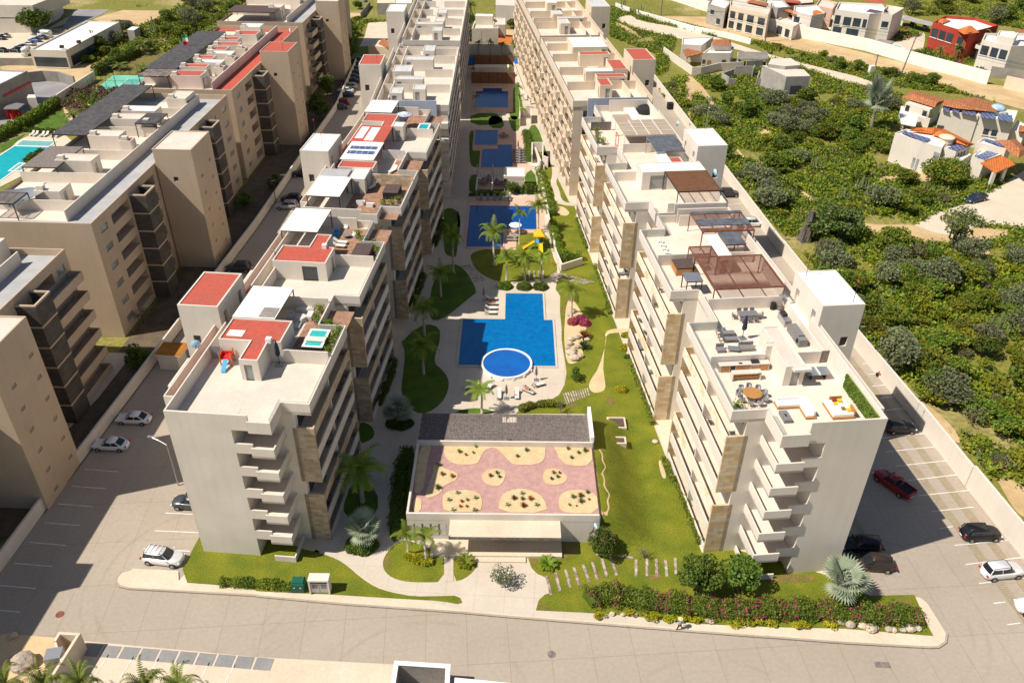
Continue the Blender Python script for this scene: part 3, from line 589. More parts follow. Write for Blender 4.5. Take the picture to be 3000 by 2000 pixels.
        q = MB(); q.rib([F.w(a+.2, rec), F.w(a+.2, .22), F.w(c-.2, .22), F.w(c-.2, rec)], .03, deck+.1, par+.12); q.build('glass_rail', M['rail'], root)
    # recess, corner and corridor parapets
    for pa, pb, za, zb in [((mods[i][1]-.001, rec+.08), (mods[i+1][0]+.001, rec+.08), deck-.35, par) for i in range(len(mods)-1)]+[((lo, rec), (lo, eb+.2), deck-.35, par), ((hi, rec), (hi, eb+.2), deck-.35, par), ((T0+.2, s_out-.08), (tower[0], s_out-.08), deck, endtop), ((tower[1], s_out-.08), (T1-.2, s_out-.08), deck, endtop)]:
        q = MB(); q.rib([F.w(*pa), F.w(*pb)], .16, za, zb); q.build('parapet', mw, root)
    q = MB(); so = s_out+1.35
    q.bx(F, T0+3, T1-3, s_out, so, deck-.35, deck-.02, 1)
    q.rib([F.w(T0+3, s_out), F.w(T0+3, so), F.w(T1-3, so), F.w(T1-3, s_out)], .14, deck-1.2, par, 0)
    for k in range(1, 6): q.bx(F, T0+3, T1-3, s_out, so, k*h-.25, k*h, 0); q.bx(F, T0+3, T1-3, so-.12, so, k*h, k*h+1)
    q.build('corridor', [mw, M[mats['corr']]], root)
    if tower:
        a, c, s0, s1 = tower; q = MB()
        hs = [(s1-s0-1.9, s1-s0-1.0, k*h+1.3, k*h+2.6, 1, .2) for k in (1, 3, 5)]
        q.wall(F.w(a, s0), F.w(a, s1), 0, ttop, hs, F.w((a+c)/2, s1-1), 0)
        hs = [(2.0, 2.9, k*h+1.3, k*h+2.6, 1, .2) for k in (1, 3, 5)]
        q.wall(F.w(c, s0), F.w(c, s1), 0, ttop, hs, F.w((a+c)/2, s1-1), 0); q.wall(F.w(a, s1), F.w(c, s1), 0, ttop, [], F.w((a+c)/2, s0+1), 0)
        q.wall(F.w(a, s0), F.w(c, s0), 0, ttop, [(1.2, 2.2, deck, deck+2.2, 2, .3), (c-a-2.2, c-a-1.2, deck, deck+2.2, 2, .3)], F.w((a+c)/2, s1-1), 0)
        q.rib([F.w(a+.1, s0+.1), F.w(a+.1, s1-.1), F.w(c-.1, s1-.1), F.w(c-.1, s0+.1)], .2, ttop-.01, ttop+.1, 0, closed=True)
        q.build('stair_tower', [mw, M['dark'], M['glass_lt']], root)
        q = MB(); q.flat([F.w(a+.18, s0+.18), F.w(a+.18, s1-.18), F.w(c-.18, s1-.18), F.w(c-.18, s0+.18)], ttop); q.build('tower_roof', M[towm], root)
    return root
def ex(root, name, m, fn):
    q = MB(); fn(q); return q.build(name, m if isinstance(m, list) else M[m], root)
M['stone_w'] = mat('brown_stone_cladding', (.58, .47, .34), None, brick=('wall', 1.0, .38, .008, 0, (1, 1, 1), (.70, .62, .53), (.55, .5, .45)), fine=.12, fs=1.6)
M['stone_w_band'] = mat('stone_band_w', (.58, .47, .34), None, brick=('wall', 1.0, .38, .008, 0, (1, 1, 1), (.78, .68, .58), (.55, .5, .45)), fine=.12, fs=1.6)
M['stone_e'] = mat('honey_stone_cladding', (.66, .55, .39), None, brick=('wall', 1.3, .5, .008, 0, (1, 1, 1), (.80, .66, .46), (.6, .55, .5)), fine=.14, fs=1.2)
M['stone_e_band'] = mat('stone_band_e', (.84, .74, .58), (.74, .58, .36), .6, ramp=(.5, .62), fine=.1, fs=3)
hW, hE = 3.15, 3.27
ZW = (18.9, 20.0, 20.5, 22.4); ZE = (19.6, 20.75, 21.9, 23.3)
W1b = units(FW, 'apartment_block', 'near left beige block with two red L-shaped roofs and white terrace canopies', -3, 42.4, [(0, 14.9), (21.5, 36.3)], (13.5, 21.4, 14.4, 19.2), hW, ZW, 'w_white', 13.9, 3.2, dict(deck='deck', corr='red'), 'red', endb=(5.4, 7.3, 3.0), col='stone_w')
W2b = units(FW, 'apartment_block', 'second left beige block with striped parasol, stone garden wall and solar panels on its terraces', 45.2, 92.6, [(47.7, 62.1), (70.2, 85.3)], (62.5, 70.7, 14.9, 19.7), hW, ZW, 'w_white', 14.2, 3.3, dict(deck='deck', corr='red'), 'white_roof', endb=(5.4, 7.3, 3.0), col='stone_w')
E1b = units(FE, 'apartment_block', 'near right white block with round teak table, white sofas and rust pergola on top', -3.8, 44.9, [(0, 16.5), (23.7, 40.9)], (14.6, 22.8, 15.1, 20.2), hE, ZE, 'e_wall', 14.1, 3.6, dict(deck='deck_e', corr='white_roof'), 'white_roof', endb=(6.5, 8.4, 3.6), col='stone_e')
E2b = units(FE, 'apartment_block', 'second right white block with brown slatted pergola and tan panel awning behind it', 46.4, 95.3, [(50, 65.7), (73.2, 89)], (65.6, 74.0, 15.4, 20.5), hE, ZE, 'e_wall', 14.3, 3.6, dict(deck='deck_e', corr='white_roof'), 'white_roof', endb=(6.5, 8.4, 3.6), col='stone_e')
def rw(F, root, a, c, z1, z0, m, th=.16, nm='terrace_wall'):       # a dividing wall on the roof deck
    q = MB(); q.rib([F.w(*a), F.w(*c)], th, z0, z1); return q.build(nm, m, root)
def hut(F, root, P, ztop, z0, mw, mr, holes={}, rim=.12, nm='roof_room'):
    """a room on the roof: walls with doors, roof colour inside a low rim"""
    q = MB(); W = [F.w(*p) for p in P]; c = F.w(sum(p[0] for p in P)/len(P), sum(p[1] for p in P)/len(P))
    for i in range(len(P)):
        q.wall(W[i], W[(i+1) % len(P)], z0, ztop, holes.get(i, []), c, 0)
    ar = sum(W[i].x*W[(i+1) % len(W)].y-W[(i+1) % len(W)].x*W[i].y for i in range(len(W)))
    q.rib(W, .16, ztop-.001, ztop+rim, closed=True, side=1.0 if ar > 0 else 0.0)
    q.flat(W, ztop, 3)
    return q.build(nm, [mw, M['glass'], M['glass_lt'], M[mr]], root)
mwW, mwE = M['w_white'], M['e_wall']; dW, dE = ZW[0], ZE[0]
door = lambda u, z: (u, u+.9, z, z+2.05, 2, .1)
# left near block: L-shaped red roofs, mirrored about t = 19.7
def lroof(F, root, mir, z0, zt, mw, mr, a, s_e=5.5, extra=True):
    k = lambda t: (mir-t) if mir is not None else t
    P = [(4.8, 8.9), (4.8, 6.8), (8.4, 6.9), (8.4, 5.5), (12.8, 5.5), (12.8, 12.5), (8.4, 12.5), (8.4, 8.9)]
    P = [(k(t)+a, s) for t, s in P]
    hut(F, root, P, zt, z0, mw, mr, {0: [door(.45, z0)], 4: [(1.2, 3.2, z0, z0+2.1, 1, .12)], 3: [door(1.0, z0)] if mir is not None else []})
    q = MB(); q.bx(F, min(k(8.2), k(8.8))+a, max(k(8.2), k(8.8))+a, 6.5, 7.1, zt, zt+.55); q.build('chimney', M['white'], root)
lroof(FW, W1b, None, dW, 21.5, mwW, 'red', 0); lroof(FW, W1b, 39.4, dW, 21.5, mwW, 'red', 0)
for t in (8.5, 30.9): rw(FW, W1b, (t, .35), (t, 5.5), 20.6, dW, mwW)
rw(FW, W1b, (19.7, 3.4), (19.7, 13.7), 20.6, dW, mwW)
rw(FW, W1b, (8.5, 12.4), (8.5, 13.7), 20.6, dW, M['metal_lt'], nm='gate'); rw(FW, W1b, (21.8, 12.3), (29.7, 12.3), 20.6, dW, mwW); rw(FW, W1b, (30.9, 12.6), (30.9, 13.8), 20.6, dW, M['wooddk'], nm='gate')
for t0, t1, s1 in ((8.6, 19.6, 5.4), (31, 42.1, 7.8)):
    q = MB(); q.bx(FW, t0, t1, .25, s1, dW, dW+.03); q.build('terrace_floor', M['terra'], W1b)
q = MB(); q.bx(FW, 21.8, 24.5, 12.5, 13.7, dW, dW+.03); q.bx(FW, 8.6, 19.5, 12.7, 13.75, dW, dW+.03); q.build('corridor_floor', M['red'], W1b)
q = MB(); q.bx(FW, 9.2, 10.4, 10.1, 11.9, 21.52, 21.58); q.build('skylight', M['white_roof'], W1b)
for t0 in (3.5, 24): q = MB(); q.rib([FW.w(t0, 15.4), FW.w(t0+5, 15.4), FW.w(t0+5, 16.6), FW.w(t0, 16.6)], .22, 16.6, 18.6, closed=True); q.build('planter_box', mwW, W1b)
# second left block
rw(FW, W2b, (57.8, .5), (57.8, 6.6), 20.9, dW, M['stone'], .25); rw(FW, W2b, (80.3, .5), (80.3, 5.3), 20.6, dW, mwW); rw(FW, W2b, (69.2, 3.5), (69.2, 7.5), 20.6, dW, M['curtain']); rw(FW, W2b, (57.6, 9), (57.6, 14), 20.6, dW, mwW)
hut(FW, W2b, [(54.3, 7.0), (58.6, 7.0), (58.6, 9.8), (54.3, 9.8)], 21.3, dW, mwW, 'white_roof', {0: [door(1.2, dW)], 3: [door(1.0, dW)]})
hut(FW, W2b, [(58.6, 6.6), (61.6, 6.6), (61.6, 12.4), (58.6, 12.4)], 21.4, dW, mwW, 'red')
hut(FW, W2b, [(78, 7.6), (84.8, 7.6), (84.8, 13.6), (80.4, 13.6), (80.4, 9.6), (78, 9.6)], 21.5, dW, mwW, 'red', {0: [(1, 3, dW, dW+2, 1, .1)]})
hut(FW, W2b, [(77.9, 5.5), (80.3, 5.5), (80.3, 7.58), (77.9, 7.58)], 21.6, dW, mwW, 'white_roof', {3: [door(.6, dW)]})
for t0, t1, s1 in ((45.6, 57.6, 8.9), (58, 69, 5), (80.5, 92.3, 7.4)):
    q = MB(); q.bx(FW, t0, t1, .3, s1, dW, dW+.03); q.build('terrace_floor', M['terra'], W2b)
# near right block
hut(FE, E1b, [(5.1, 7.3), (9.0, 7.3), (9.0, 6.6), (9.9, 6.6), (9.9, 7.5), (12.9, 7.5), (12.9, 9.5), (5.1, 9.5)], 22.0, dE, mwE, 'deck', {7: [door(.5, dE)], 6: []})
q = MB(); q.bx(FE, 4.5, 5.1, 8.0, 9.9, 21.75, 22.05); q.build('door_hood', mwE, E1b)
rw(FE, E1b, (8.9, .5), (8.9, 6.6), 21.2, dE, mwE); rw(FE, E1b, (8.9, 9.5), (8.9, 13.0), 21.2, dE, mwE); rw(FE, E1b, (8.9, 13.0), (8.9, 14.5), 21.2, dE, M['wooddk'], .06, 'gate')
rw(FE, E1b, (20.75, 3.8), (20.75, 13.4), 21.2, dE, mwE); rw(FE, E1b, (9, 13.4), (20.7, 13.4), 21.0, dE, mwE, .2); rw(FE, E1b, (32.4, .5), (32.4, 7.6), 21.2, dE, mwE); rw(FE, E1b, (32.4, 9.6), (32.4, 13.6), 21.2, dE, mwE)
hut(FE, E1b, [(29.5, 7.6), (36.2, 7.6), (36.2, 9.6), (29.5, 9.6)], 22.0, dE, mwE, 'white_roof', {3: [door(.5, dE)], 2: [door(2, dE)]}); rw(FE, E1b, (43.9, 6.6), (43.9, 14.5), 21.3, dE, mwE)
# second right block
hut(FE, E2b, [(57.0, 4.1), (60.9, 4.1), (60.9, 14.3), (57.0, 14.3)], 22.5, dE, mwE, 'white_roof', {3: [(6.2, 8.9, dE+.1, dE+2.4, 2, .12)], 0: []})
rw(FE, E2b, (60.9, .5), (60.9, 4.1), 21.2, dE, mwE); hut(FE, E2b, [(61.0, 7.9), (66, 7.9), (66, 10.1), (61.0, 10.1)], 22.1, dE, mwE, 'white_roof'); rw(FE, E2b, (73.2, 4.6), (73.2, 13.6), 21.2, dE, mwE)
hut(FE, E2b, [(61.0, 10.2), (65.8, 10.2), (65.8, 12.6), (61.0, 12.6)], 21.4, dE, mwE, 'red'); rw(FE, E2b, (84.8, 1), (84.8, 4.8), 21.2, dE, M['wooddk']); hut(FE, E2b, [(82.5, 8.2), (90.1, 8.2), (90.1, 10.2), (82.5, 10.2)], 22.0, dE, mwE, 'white_roof')
rw(FE, E2b, (47.9, 5.9), (47.9, 14.5), 21.4, dE, mwE)
# far blocks: long runs of stepped balconies
def far(F, name, label, T0, T1, width, h, Zs, wall, towers, towm, roofs, dark, terr, bulk):
    deck, par, top, tt = Zs; mw = M[wall]; root = empty(name, F.w(T0, width/2), label, 'apartment building'); q = MB()
    c = F.w((T0+T1)/2, width/2)
    hl = []
    for k in range(6):
        u = 1.0
        while u < T1-T0-4: hl.append((u, u+2.9, k*h+.05, k*h+2.4, 1, .15)); u += 5.2
    q.wall(F.w(T0, 1.9), F.w(T1, 1.9), 0, deck, hl, c); q.wall(F.w(T0, width), F.w(T1, width), 0, deck, [(u, u+1.2, k*h+1, k*h+2, 1, .1) for k in range(6) for u in np.arange(3, T1-T0-3, 7)], c)
    q.wall(F.w(T0, 1.9), F.w(T0, width), 0, deck, [(.3, 1.9, k*h+.05, k*h+2.3, 1, .15) for k in range(6)], c); q.wall(F.w(T1, 1.9), F.w(T1, width), 0, deck, [], c)
    q.flat([F.w(T0, 0), F.w(T1, 0), F.w(T1, width), F.w(T0, width)], deck, 2)
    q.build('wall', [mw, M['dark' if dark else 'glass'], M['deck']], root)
    for k in range(1, 6):
        q = MB(); z = k*h; q.bx(F, T0, T1, .16, 1.92, z-.25, z); q.bx(F, T0, T1, 0, .16, z-.25, z+.85)
        if not dark:
            for u in np.arange(T0+1+(k % 2)*5.2, T1-6, 10.4): q.bx(F, u, u+4.4, -1.0, -.0, z-.25, z-.02); q.rib([F.w(u, -.0), F.w(u, -1.0), F.w(u+4.4, -1.0), F.w(u+4.4, 0)], .12, z-.02, z+.95, side=0)
        else: q.bx(F, T0-1.2, T0-.02, .2, 1.7, z-.25, z+.85); q.bx(F, T0-1.2, T0, 1.7, 3.9, z-.25, z+.3)
        q.build('balcony', mw, root)
    q = MB()
    for u in np.arange(T0+.1, T1, 5.2): q.bx(F, u-.1, u+.1, .18, 1.9, 0, deck-.2)
    q.build('party_fin', mw, root)
    q = MB(); q.rib([F.w(T0+.08, width), F.w(T0+.08, .08), F.w(T1-.08, .08), F.w(T1-.08, width)], .16, deck-1.0, par); q.rib([F.w(T0+.1, width-.08), F.w(T1-.1, width-.08)], .16, deck-.5, top)
    q.rib([F.w(T0+1, width+1.4), F.w(T1-1, width+1.4)], .14, deck-1, par); q.bx(F, T0+1, T1-1, width+.0, width+1.4, deck-.3, deck-.05, 1)
    q.build('parapet', [mw, M['corr']], root)
    for t in terr: rw(F, root, (t, .4), (t, 6.5), top, deck, mw); rw(F, root, (t, 9), (t, width-.2), top, deck, mw)
    q = MB(); q.rib([F.w(T0+2, 12.2), F.w(T1-2, 12.2)], .16, deck, top); q.build('terrace_wall', mw, root)
    for (a, c2, s0, s1, m, z) in bulk: hut(F, root, [(a, s0), (c2, s0), (c2, s1), (a, s1)], z, deck, mw, m, {3: [door(.5, deck)], 0: [door(.8, deck)]})
    for (a, c2, s0, s1) in towers:
        q = MB(); c = F.w((a+c2)/2, (s0+s1)/2); hs = [(s1-s0-1.9, s1-s0-1.0, k*h+1.3, k*h+2.6, 1, .2) for k in (1, 3, 5)]
        q.wall(F.w(a, s0), F.w(a, s1), 0, tt, hs, c); q.wall(F.w(c2, s0), F.w(c2, s1), 0, tt, hs, c); q.wall(F.w(a, s1), F.w(c2, s1), 0, tt, [], c); q.wall(F.w(a, s0), F.w(c2, s0), 0, tt, [(1, 2, deck, deck+2, 1, .2)], c)
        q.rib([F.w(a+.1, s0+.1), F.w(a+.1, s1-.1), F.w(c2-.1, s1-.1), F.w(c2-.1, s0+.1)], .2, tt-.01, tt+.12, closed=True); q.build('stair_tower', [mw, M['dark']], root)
        q = MB(); q.flat([F.w(a+.18, s0+.18), F.w(a+.18, s1-.18), F.w(c2-.18, s1-.18), F.w(c2-.18, s0+.18)], tt); q.build('tower_roof', M[towm], root)
    return root
ZWf = (18.9, 20.0, 20.7, 22.6)
bulkW = [(2.5, 6.5, 9.5, 12.0, 'grey_roof', 21.4), (5, 8.5, 5.0, 7.6, 'grey_roof', 21.4), (12, 14.5, 6, 12, 'grey_roof', 21.4), (17, 22, 9.0, 13.0, 'grey_roof', 21.6), (27, 30, 5, 11.5, 'grey_roof', 21.4), (34, 39, 5.2, 7.8, 'grey_roof', 21.6)]
W3 = far(FW3, 'apartment_block', 'third left block with bare walled terraces and dull red stair tower roof', 0, 44.5, 14.4, 3.15, ZWf, 'w_white', [(18.5, 26.5, 15.6, 20.4)], 'red', None, True, [11.3, 22.5, 33.5, 40], bulkW)
W4 = far(FW3, 'apartment_block', 'farthest left block, cut by the top edge, with white stair tower and stained terrace walls', 50.5, 112, 14.4, 3.15, ZWf, 'w_white', [(69.5, 78.5, 15.8, 20.6)], 'white_roof', None, True, [60, 71, 82, 93], [(54, 58, 4.8, 7.2, 'grey_roof', 21.4), (61, 63.5, 5, 12, 'grey_roof', 21.4), (64, 69, 4.8, 7.3, 'deck', 21.4), (74, 79, 4.8, 7.4, 'grey_roof', 21.4)])
ZEf = (19.6, 20.6, 21.4, 23.3)
E3 = far(FE, 'apartment_block', 'third right block with red roof squares, red stair tower roof and long cream balconies', 99.3, 150, 15.2, 3.27, ZEf, 'e_beige', [(118, 127.2, 16.2, 21.3)], 'red', None, False, [109.5, 120.5, 131.5, 141],
         [(103.5, 108.5, 6.2, 8.8, 'red', 22.2), (110, 112.5, 6.8, 13.2, 'red', 22.0), (113.5, 116.5, 5.0, 11.0, 'white_roof', 22.2), (114.5, 122, 11.0, 14.4, 'red', 22.3), (127, 129.5, 6, 13, 'red', 22.2), (133.5, 143, 5.5, 13.8, 'white_roof', 22.2)])
E4 = far(FE, 'apartment_block', 'farthest right block, cut by the top edge, with silver roof hatches and cream balconies', 151.8, 215, 15.2, 3.27, ZEf, 'e_beige', [(171, 180, 16.6, 21.8)], 'grey_roof', None, False, [163, 168, 176, 188, 199],
         [(157, 162.5, 6, 8.6, 'grey_roof', 22.2), (164, 166, 6.5, 13.5, 'grey_roof', 22.0), (167.5, 172.5, 5.6, 8.2, 'grey_roof', 22.2), (182, 187, 6, 8.8, 'white_roof', 22.2)])
rw(FW3, W3, (-.15, 2.4), (-.15, 14.4), 20.9, 16, M['blue_wall'], .2, 'end_wall'); rw(FE, E3, (99.15, 3.0), (99.15, 15.2), 21.1, 15.5, M['blue_wall'], .2, 'end_wall')
ex(W3, 'window', 'glass', lambda q: q.bx(FW3, -.3, -.24, 3.2, 6.2, 18.9-2.4, 18.9-1.0)); ex(E3, 'window', 'glass', lambda q: q.bx(FE, 99.0, 99.06, 4.2, 8.2, 16.2, 18.3))
# ================================================================ LEFT COMPLEX
def lblock(label, T0, T1, tow, piers, logg, wins, terr, bulk, roofm, sw=.6, dep=20):
    deck, par, tt, h = 18.6, 19.6, 22.0, 3.1; mw = M['l_wall']; F = FL
    root = empty('apartment_block', F.w(T0, 9), label, 'apartment building'); c = F.w((T0+T1)/2, dep/2); q = MB(); hl = []
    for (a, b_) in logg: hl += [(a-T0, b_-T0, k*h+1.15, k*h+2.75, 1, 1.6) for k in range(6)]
    for (a, b_) in wins: hl += [(a-T0, b_-T0, k*h+1.5, k*h+2.5, 2, .15) for k in range(6)]
    q.wall(F.w(T0, sw), F.w(T1, sw), 0, par, hl, c); q.wall(F.w(T0, dep), F.w(T1, dep), 0, par-.4, [(u, u+3, k*h+.2, k*h+2.4, 1, .6) for k in range(6) for u in np.arange(3, T1-T0-5, 5)], c)
    q.wall(F.w(T0, sw), F.w(T0, dep), 0, par, [], c); q.wall(F.w(T1, sw), F.w(T1, dep), 0, par, [], c)
    q.flat([F.w(T0+.1, sw+.1), F.w(T1-.1, sw+.1), F.w(T1-.1, dep-.1), F.w(T0+.1, dep-.1)], deck, 3)
    q.rib([F.w(T0+.09, dep), F.w(T0+.09, sw+.09), F.w(T1-.09, sw+.09), F.w(T1-.09, dep)], .17, deck, par+.02)
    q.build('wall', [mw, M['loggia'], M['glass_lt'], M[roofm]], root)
    q = MB()
    for (a, b_) in logg:
        for k in range(6): q.bx(F, a+.5, a+1.6, sw+1.45, sw+1.58, k*h+.1, k*h+2.6)
    q.build('door', M['blackf'], root)
    for (a, b_) in piers:
        q = MB(); P = [F.w(a, sw), F.w(a, sw-2.5), F.w(b_, sw-2.5), F.w(b_, sw)]
        for k in range(6): q.rib(P, .2, k*h+.12 if k else 0, (k+1)*h-.12, 1); q.rib(P, .26, (k+1)*h-.12, (k+1)*h+.12, 0)
        q.bx(F, a+.2, b_-.2, sw-2.3, sw, 16.2, 16.4, 1)
        q.build('planter_column', [mw, M['slate']], root)
    if tow:
        a, b_ = tow; q = MB(); s0, s1 = sw-.2, -6.1; cc = F.w((a+b_)/2, -3)
        q.wall(F.w(a, s0), F.w(a, s1), 0, tt, [(2.5, 3.3, 16.5, 17.3, 1, .15)], cc); q.wall(F.w(a, s1), F.w(b_, s1), 0, tt, [(u, u+.9, k*h+.9+dz, k*h+1.4+dz, 2, .08) for u, dz in ((2.0, 0), (6.3, 1.2)) for k in range(6)], cc); q.wall(F.w(b_, s1), F.w(b_, s0), 0, tt, [], cc); q.wall(F.w(b_, s0), F.w(a, s0), deck, tt, [], cc)
        R = [F.w(a+.1, s0), F.w(a+.1, s1+.1), F.w(b_-.1, s1+.1), F.w(b_-.1, s0)]; q.rib(R, .2, tt-.01, tt+.14, closed=True); q.build('stair_tower', [mw, M['dark'], M['loggia']], root)
        q = MB(); q.flat([F.w(a+.2, s0), F.w(a+.2, s1+.2), F.w(b_-.2, s1+.2), F.w(b_-.2, s0)], tt+.0); q.build('tower_roof', M['red' if roofm == 'red' else 'deck'], root)
    q = MB(); q.rib([F.w(T0+2.5, 5.5), F.w(T1-2.5, 5.5)], .18, deck, 20.4)
    q.build('terrace_wall', M['w_white'], root)
    for t in terr: rw(F, root, (t, 5.6), (t, dep-.3), 20.4, deck, M['w_white'])
    q = MB(); q.flat([F.w(T0+2.6, 5.6), F.w(T1-2.6, 5.6), F.w(T1-2.6, dep-.4), F.w(T0+2.6, dep-.4)], deck+.02); q.build('terrace_floor', M['deck_e'], root)
    for (a, b_, s0, s1, m, z) in bulk: hut(F, root, [(a, s0), (b_, s0), (b_, s1), (a, s1)], z, deck, M['w_white'], m, {0: [door(.8, deck)]}); q = MB(); q.bx(F, a+.4, a+1.2, s1-1.3, s1-.3, z+.02, z+.7); q.build('vent_box', M['w_white'], root)
    return root
L0 = lblock('bottom left tan block, nearest the camera, with grey roof corridor and white roof rooms', -60, -.8, (-30, -21.7), [(-14, -10.5), (-46, -43)], [(-20, -15.5), (-9.5, -5.0), (-40, -35)], [(-4, -2)], [-12.5, -25], [(-6.5, -1.5, 7.8, 12.5, 'white_roof', 21.3), (-11, -7, 7.5, 11, 'white_roof', 21.0), (-19, -13.5, 5.7, 9, 'deck', 21.2)], 'corr')
L1 = lblock('second left tan block with small red hatch roofs and dark wooden pergolas', 7, 67.5, (30, 39), [(19.4, 23.0), (50.8, 54.5)], [(12.8, 18.8), (24.0, 28.8), (42, 47)], [(9, 11.2), (57.5, 59.7), (63.5, 65.7)], [13, 23.5, 33.5, 45, 56],
            [(14.5, 18, 8.5, 12.5, 'deck', 21.0), (26, 29, 9, 15, 'deck', 21.3), (37.5, 40.5, 9.5, 15, 'deck', 21.3), (36.3, 38.3, 7.0, 9, 'red', 20.9), (46.5, 49.5, 9.5, 15, 'deck', 21.3), (45.5, 47.5, 7, 9, 'red', 20.9), (51, 54, 8.5, 15, 'white_roof', 21.3), (59, 64, 5.7, 9.5, 'deck', 21.2)], 'corr')
L2 = lblock('third left tan block with rows of bright red roof squares', 70.5, 126, (91.5, 100), [(84.5, 88.0), (110, 113)], [(79, 83.5), (89, 91.2), (104, 109)], [(73, 75), (116, 118)], [77, 86, 95, 104, 113],
            [(74, 78, 8, 14.5, 'red', 21.3), (80.5, 83, 9, 15, 'red', 21.3), (84.5, 87, 7, 13, 'white_roof', 21.2), (87.5, 90, 10, 14.5, 'red', 21.3), (92, 94.5, 7, 13, 'white_roof', 21.2), (95, 98, 9.5, 14, 'red', 21.3), (99, 102, 8, 14, 'red', 21.3), (104, 107, 9.5, 14, 'red', 21.3), (109, 113, 6.5, 12, 'red', 21.4), (117, 121, 8, 13, 'white_roof', 21.3), (82, 84, 6, 8, 'red', 20.8), (90, 92, 6, 8, 'red', 20.8), (98, 100, 6, 8, 'red', 20.8)], 'red', dep=22)
L3 = lblock('farthest left tan block, cut by the top edge, with brown awning', 130.5, 190, (145.5, 154.5), [(139, 142.5)], [(134, 138)], [(160, 162)], [143, 156, 168], [(150, 154, 6, 9, 'white_roof', 21.2), (139, 143, 8.5, 12, 'deck', 21.5), (160, 165, 8, 12, 'deck', 21.5), (172, 177, 8, 13, 'deck', 21.5)], 'corr', dep=24)
for k in range(5):
    ex(L3, 'balcony', 'l_wall', lambda q: (q.bx(FL, 132.3, 138.6, -1.2, .58, k*3.1+2.9, k*3.1+3.15), q.rib([FL.w(132.3, .58), FL.w(132.3, -1.15), FL.w(138.6, -1.15), FL.w(138.6, .58)], .14, k*3.1+3.15, k*3.1+4.2)))
for k in range(6):
    ex(L0, 'balcony', 'l_wall', lambda q: (q.bx(FL, -9.9, -1.6, -1.3, .58, k*3.1-.15 if k else .01, k*3.1+.1), q.rib([FL.w(-9.9, .5), FL.w(-9.9, -1.25), FL.w(-1.6, -1.25), FL.w(-1.6, .5)], .14, k*3.1+.1, k*3.1+1.15)))
M['redwall'] = mat('red_render', (.42, .055, .03), (.36, .045, .025), .3)
# ================================================================ CLUBHOUSE
cl = empty('clubhouse', (-.5, 72, 0), 'low flat-roofed clubhouse with pink gravel cactus garden on its roof', 'clubhouse')
X0, X1, Y0, Y1, ZR = -11.5, 10.35, 65.45, 78.0, 4.5
q = MB(); cc = (0, 72)
q.wall((X0, Y0), (X1, Y0), 0, ZR, [(.7, 4.5, 1.0, 2.9, 2, .12), (9.9, 13.3, .5, 2.7, 1, .4)], cc); q.wall((X0, Y0), (X0, Y1), 0, ZR, [], cc); q.wall((X1, Y0), (X1, Y1), 0, ZR-.9, [], cc); q.wall((X0, Y1), (X1, Y1), 0, ZR, [(2, 8, .2, 3, 1, .3), (12, 19, .2, 3, 1, .3)], cc)
q.rib([(X1-.1, Y0+.1), (X0+.1, Y0+.1), (X0+.1, Y1-.1), (X1+.1, Y1-.1)], .24, ZR-1.0, ZR+.02); q.build('wall', [M['w_white'], M['dark'], M['glass_lt']], cl)
q = MB(); q.flat([(X0+.2, Y0+.2), (X1, Y0+.2), (X1, Y1-.2), (X0+.2, Y1-.2)], ZR-.75); q.build('roof_gravel', M['pinkgravel'], cl)
beds = ['555,400 1560,400 1560,560 1480,615 1250,620 1180,560 1100,470 1040,440 950,470 905,560 880,610 700,620 590,580 545,500', '1640,410 2030,420 2030,620 1800,630 1700,560 1670,480',
        '915,740 960,670 1060,650 1150,665 1170,710 1130,810 1060,835 970,810', '1530,720 1570,655 1690,650 1760,710 1785,765 1720,810 1620,820 1545,790', '540,900 640,865 820,865 910,910 935,990 910,1085 555,1088 530,1000',
        '1110,930 1200,870 1330,850 1450,880 1550,950 1590,1095 1085,1090', '1690,960 1730,890 1850,858 2070,885 2100,1100 1780,1100 1700,1060', '440,590 540,650 680,690 685,760 600,800 540,830 520,900 400,950 350,930 440,700', '245,940 330,950 315,1088 240,1088', '300,400 440,400 380,600 340,900 230,900']
for p in beds:
    P = smooth_poly([g('l:'+s, ZR-.7) for s in p.split()], 1); P = [(min(max(a.x, X0+.25), X1-.02), min(max(a.y, Y0+.25), Y1-.25)) for a in P]
    q = MB(); q.flat(P, ZR-.70); q.build('sand_bed', M['pebble'], cl)
q = MB(); q.bx(WORLD, 62.9, Y0-.02, -6.6, 5.85, 3.35, 3.6, 0); q.bx(WORLD, 62.87, 62.9, -6.6, 5.85, 3.2, 3.62, 1); q.build('entrance_canopy', [M['kerb'], M['wooddk']], cl)
q = MB(); q.bx(WORLD, 63.0, Y0-.01, -8.8, 6.1, .13, .5); q.bx(WORLD, 62.3, 62.98, -4.1, 2.0, .13, .32); q.build('entrance_step', M['kerb'], cl)
q = MB(); q.bx(WORLD, Y1+.05, 84.2, X1-.15, X1+.25, 0, 5.2); q.build('wing_wall', M['white'], cl)
q = MB()
for i in range(4): q.bx(WORLD, Y0-.0, Y0+.1, X0+.9+i*.95, X0+1.6+i*.95, 1.05, 2.85)
q.build('curtain', M['curtain'], cl)
pg = empty('slatted_pergola', (-.5, 81, 0), 'weathered timber slatted pergola behind the cactus roof garden', 'pergola')
for i in range(9):
    x = X0+.5+i*2.65; q = MB(); q.bx(WORLD, 78.1, 84, x-.06, x+.06, 3.65, 3.85); q.build('beam', M['wooddk'], pg)
q = MB()
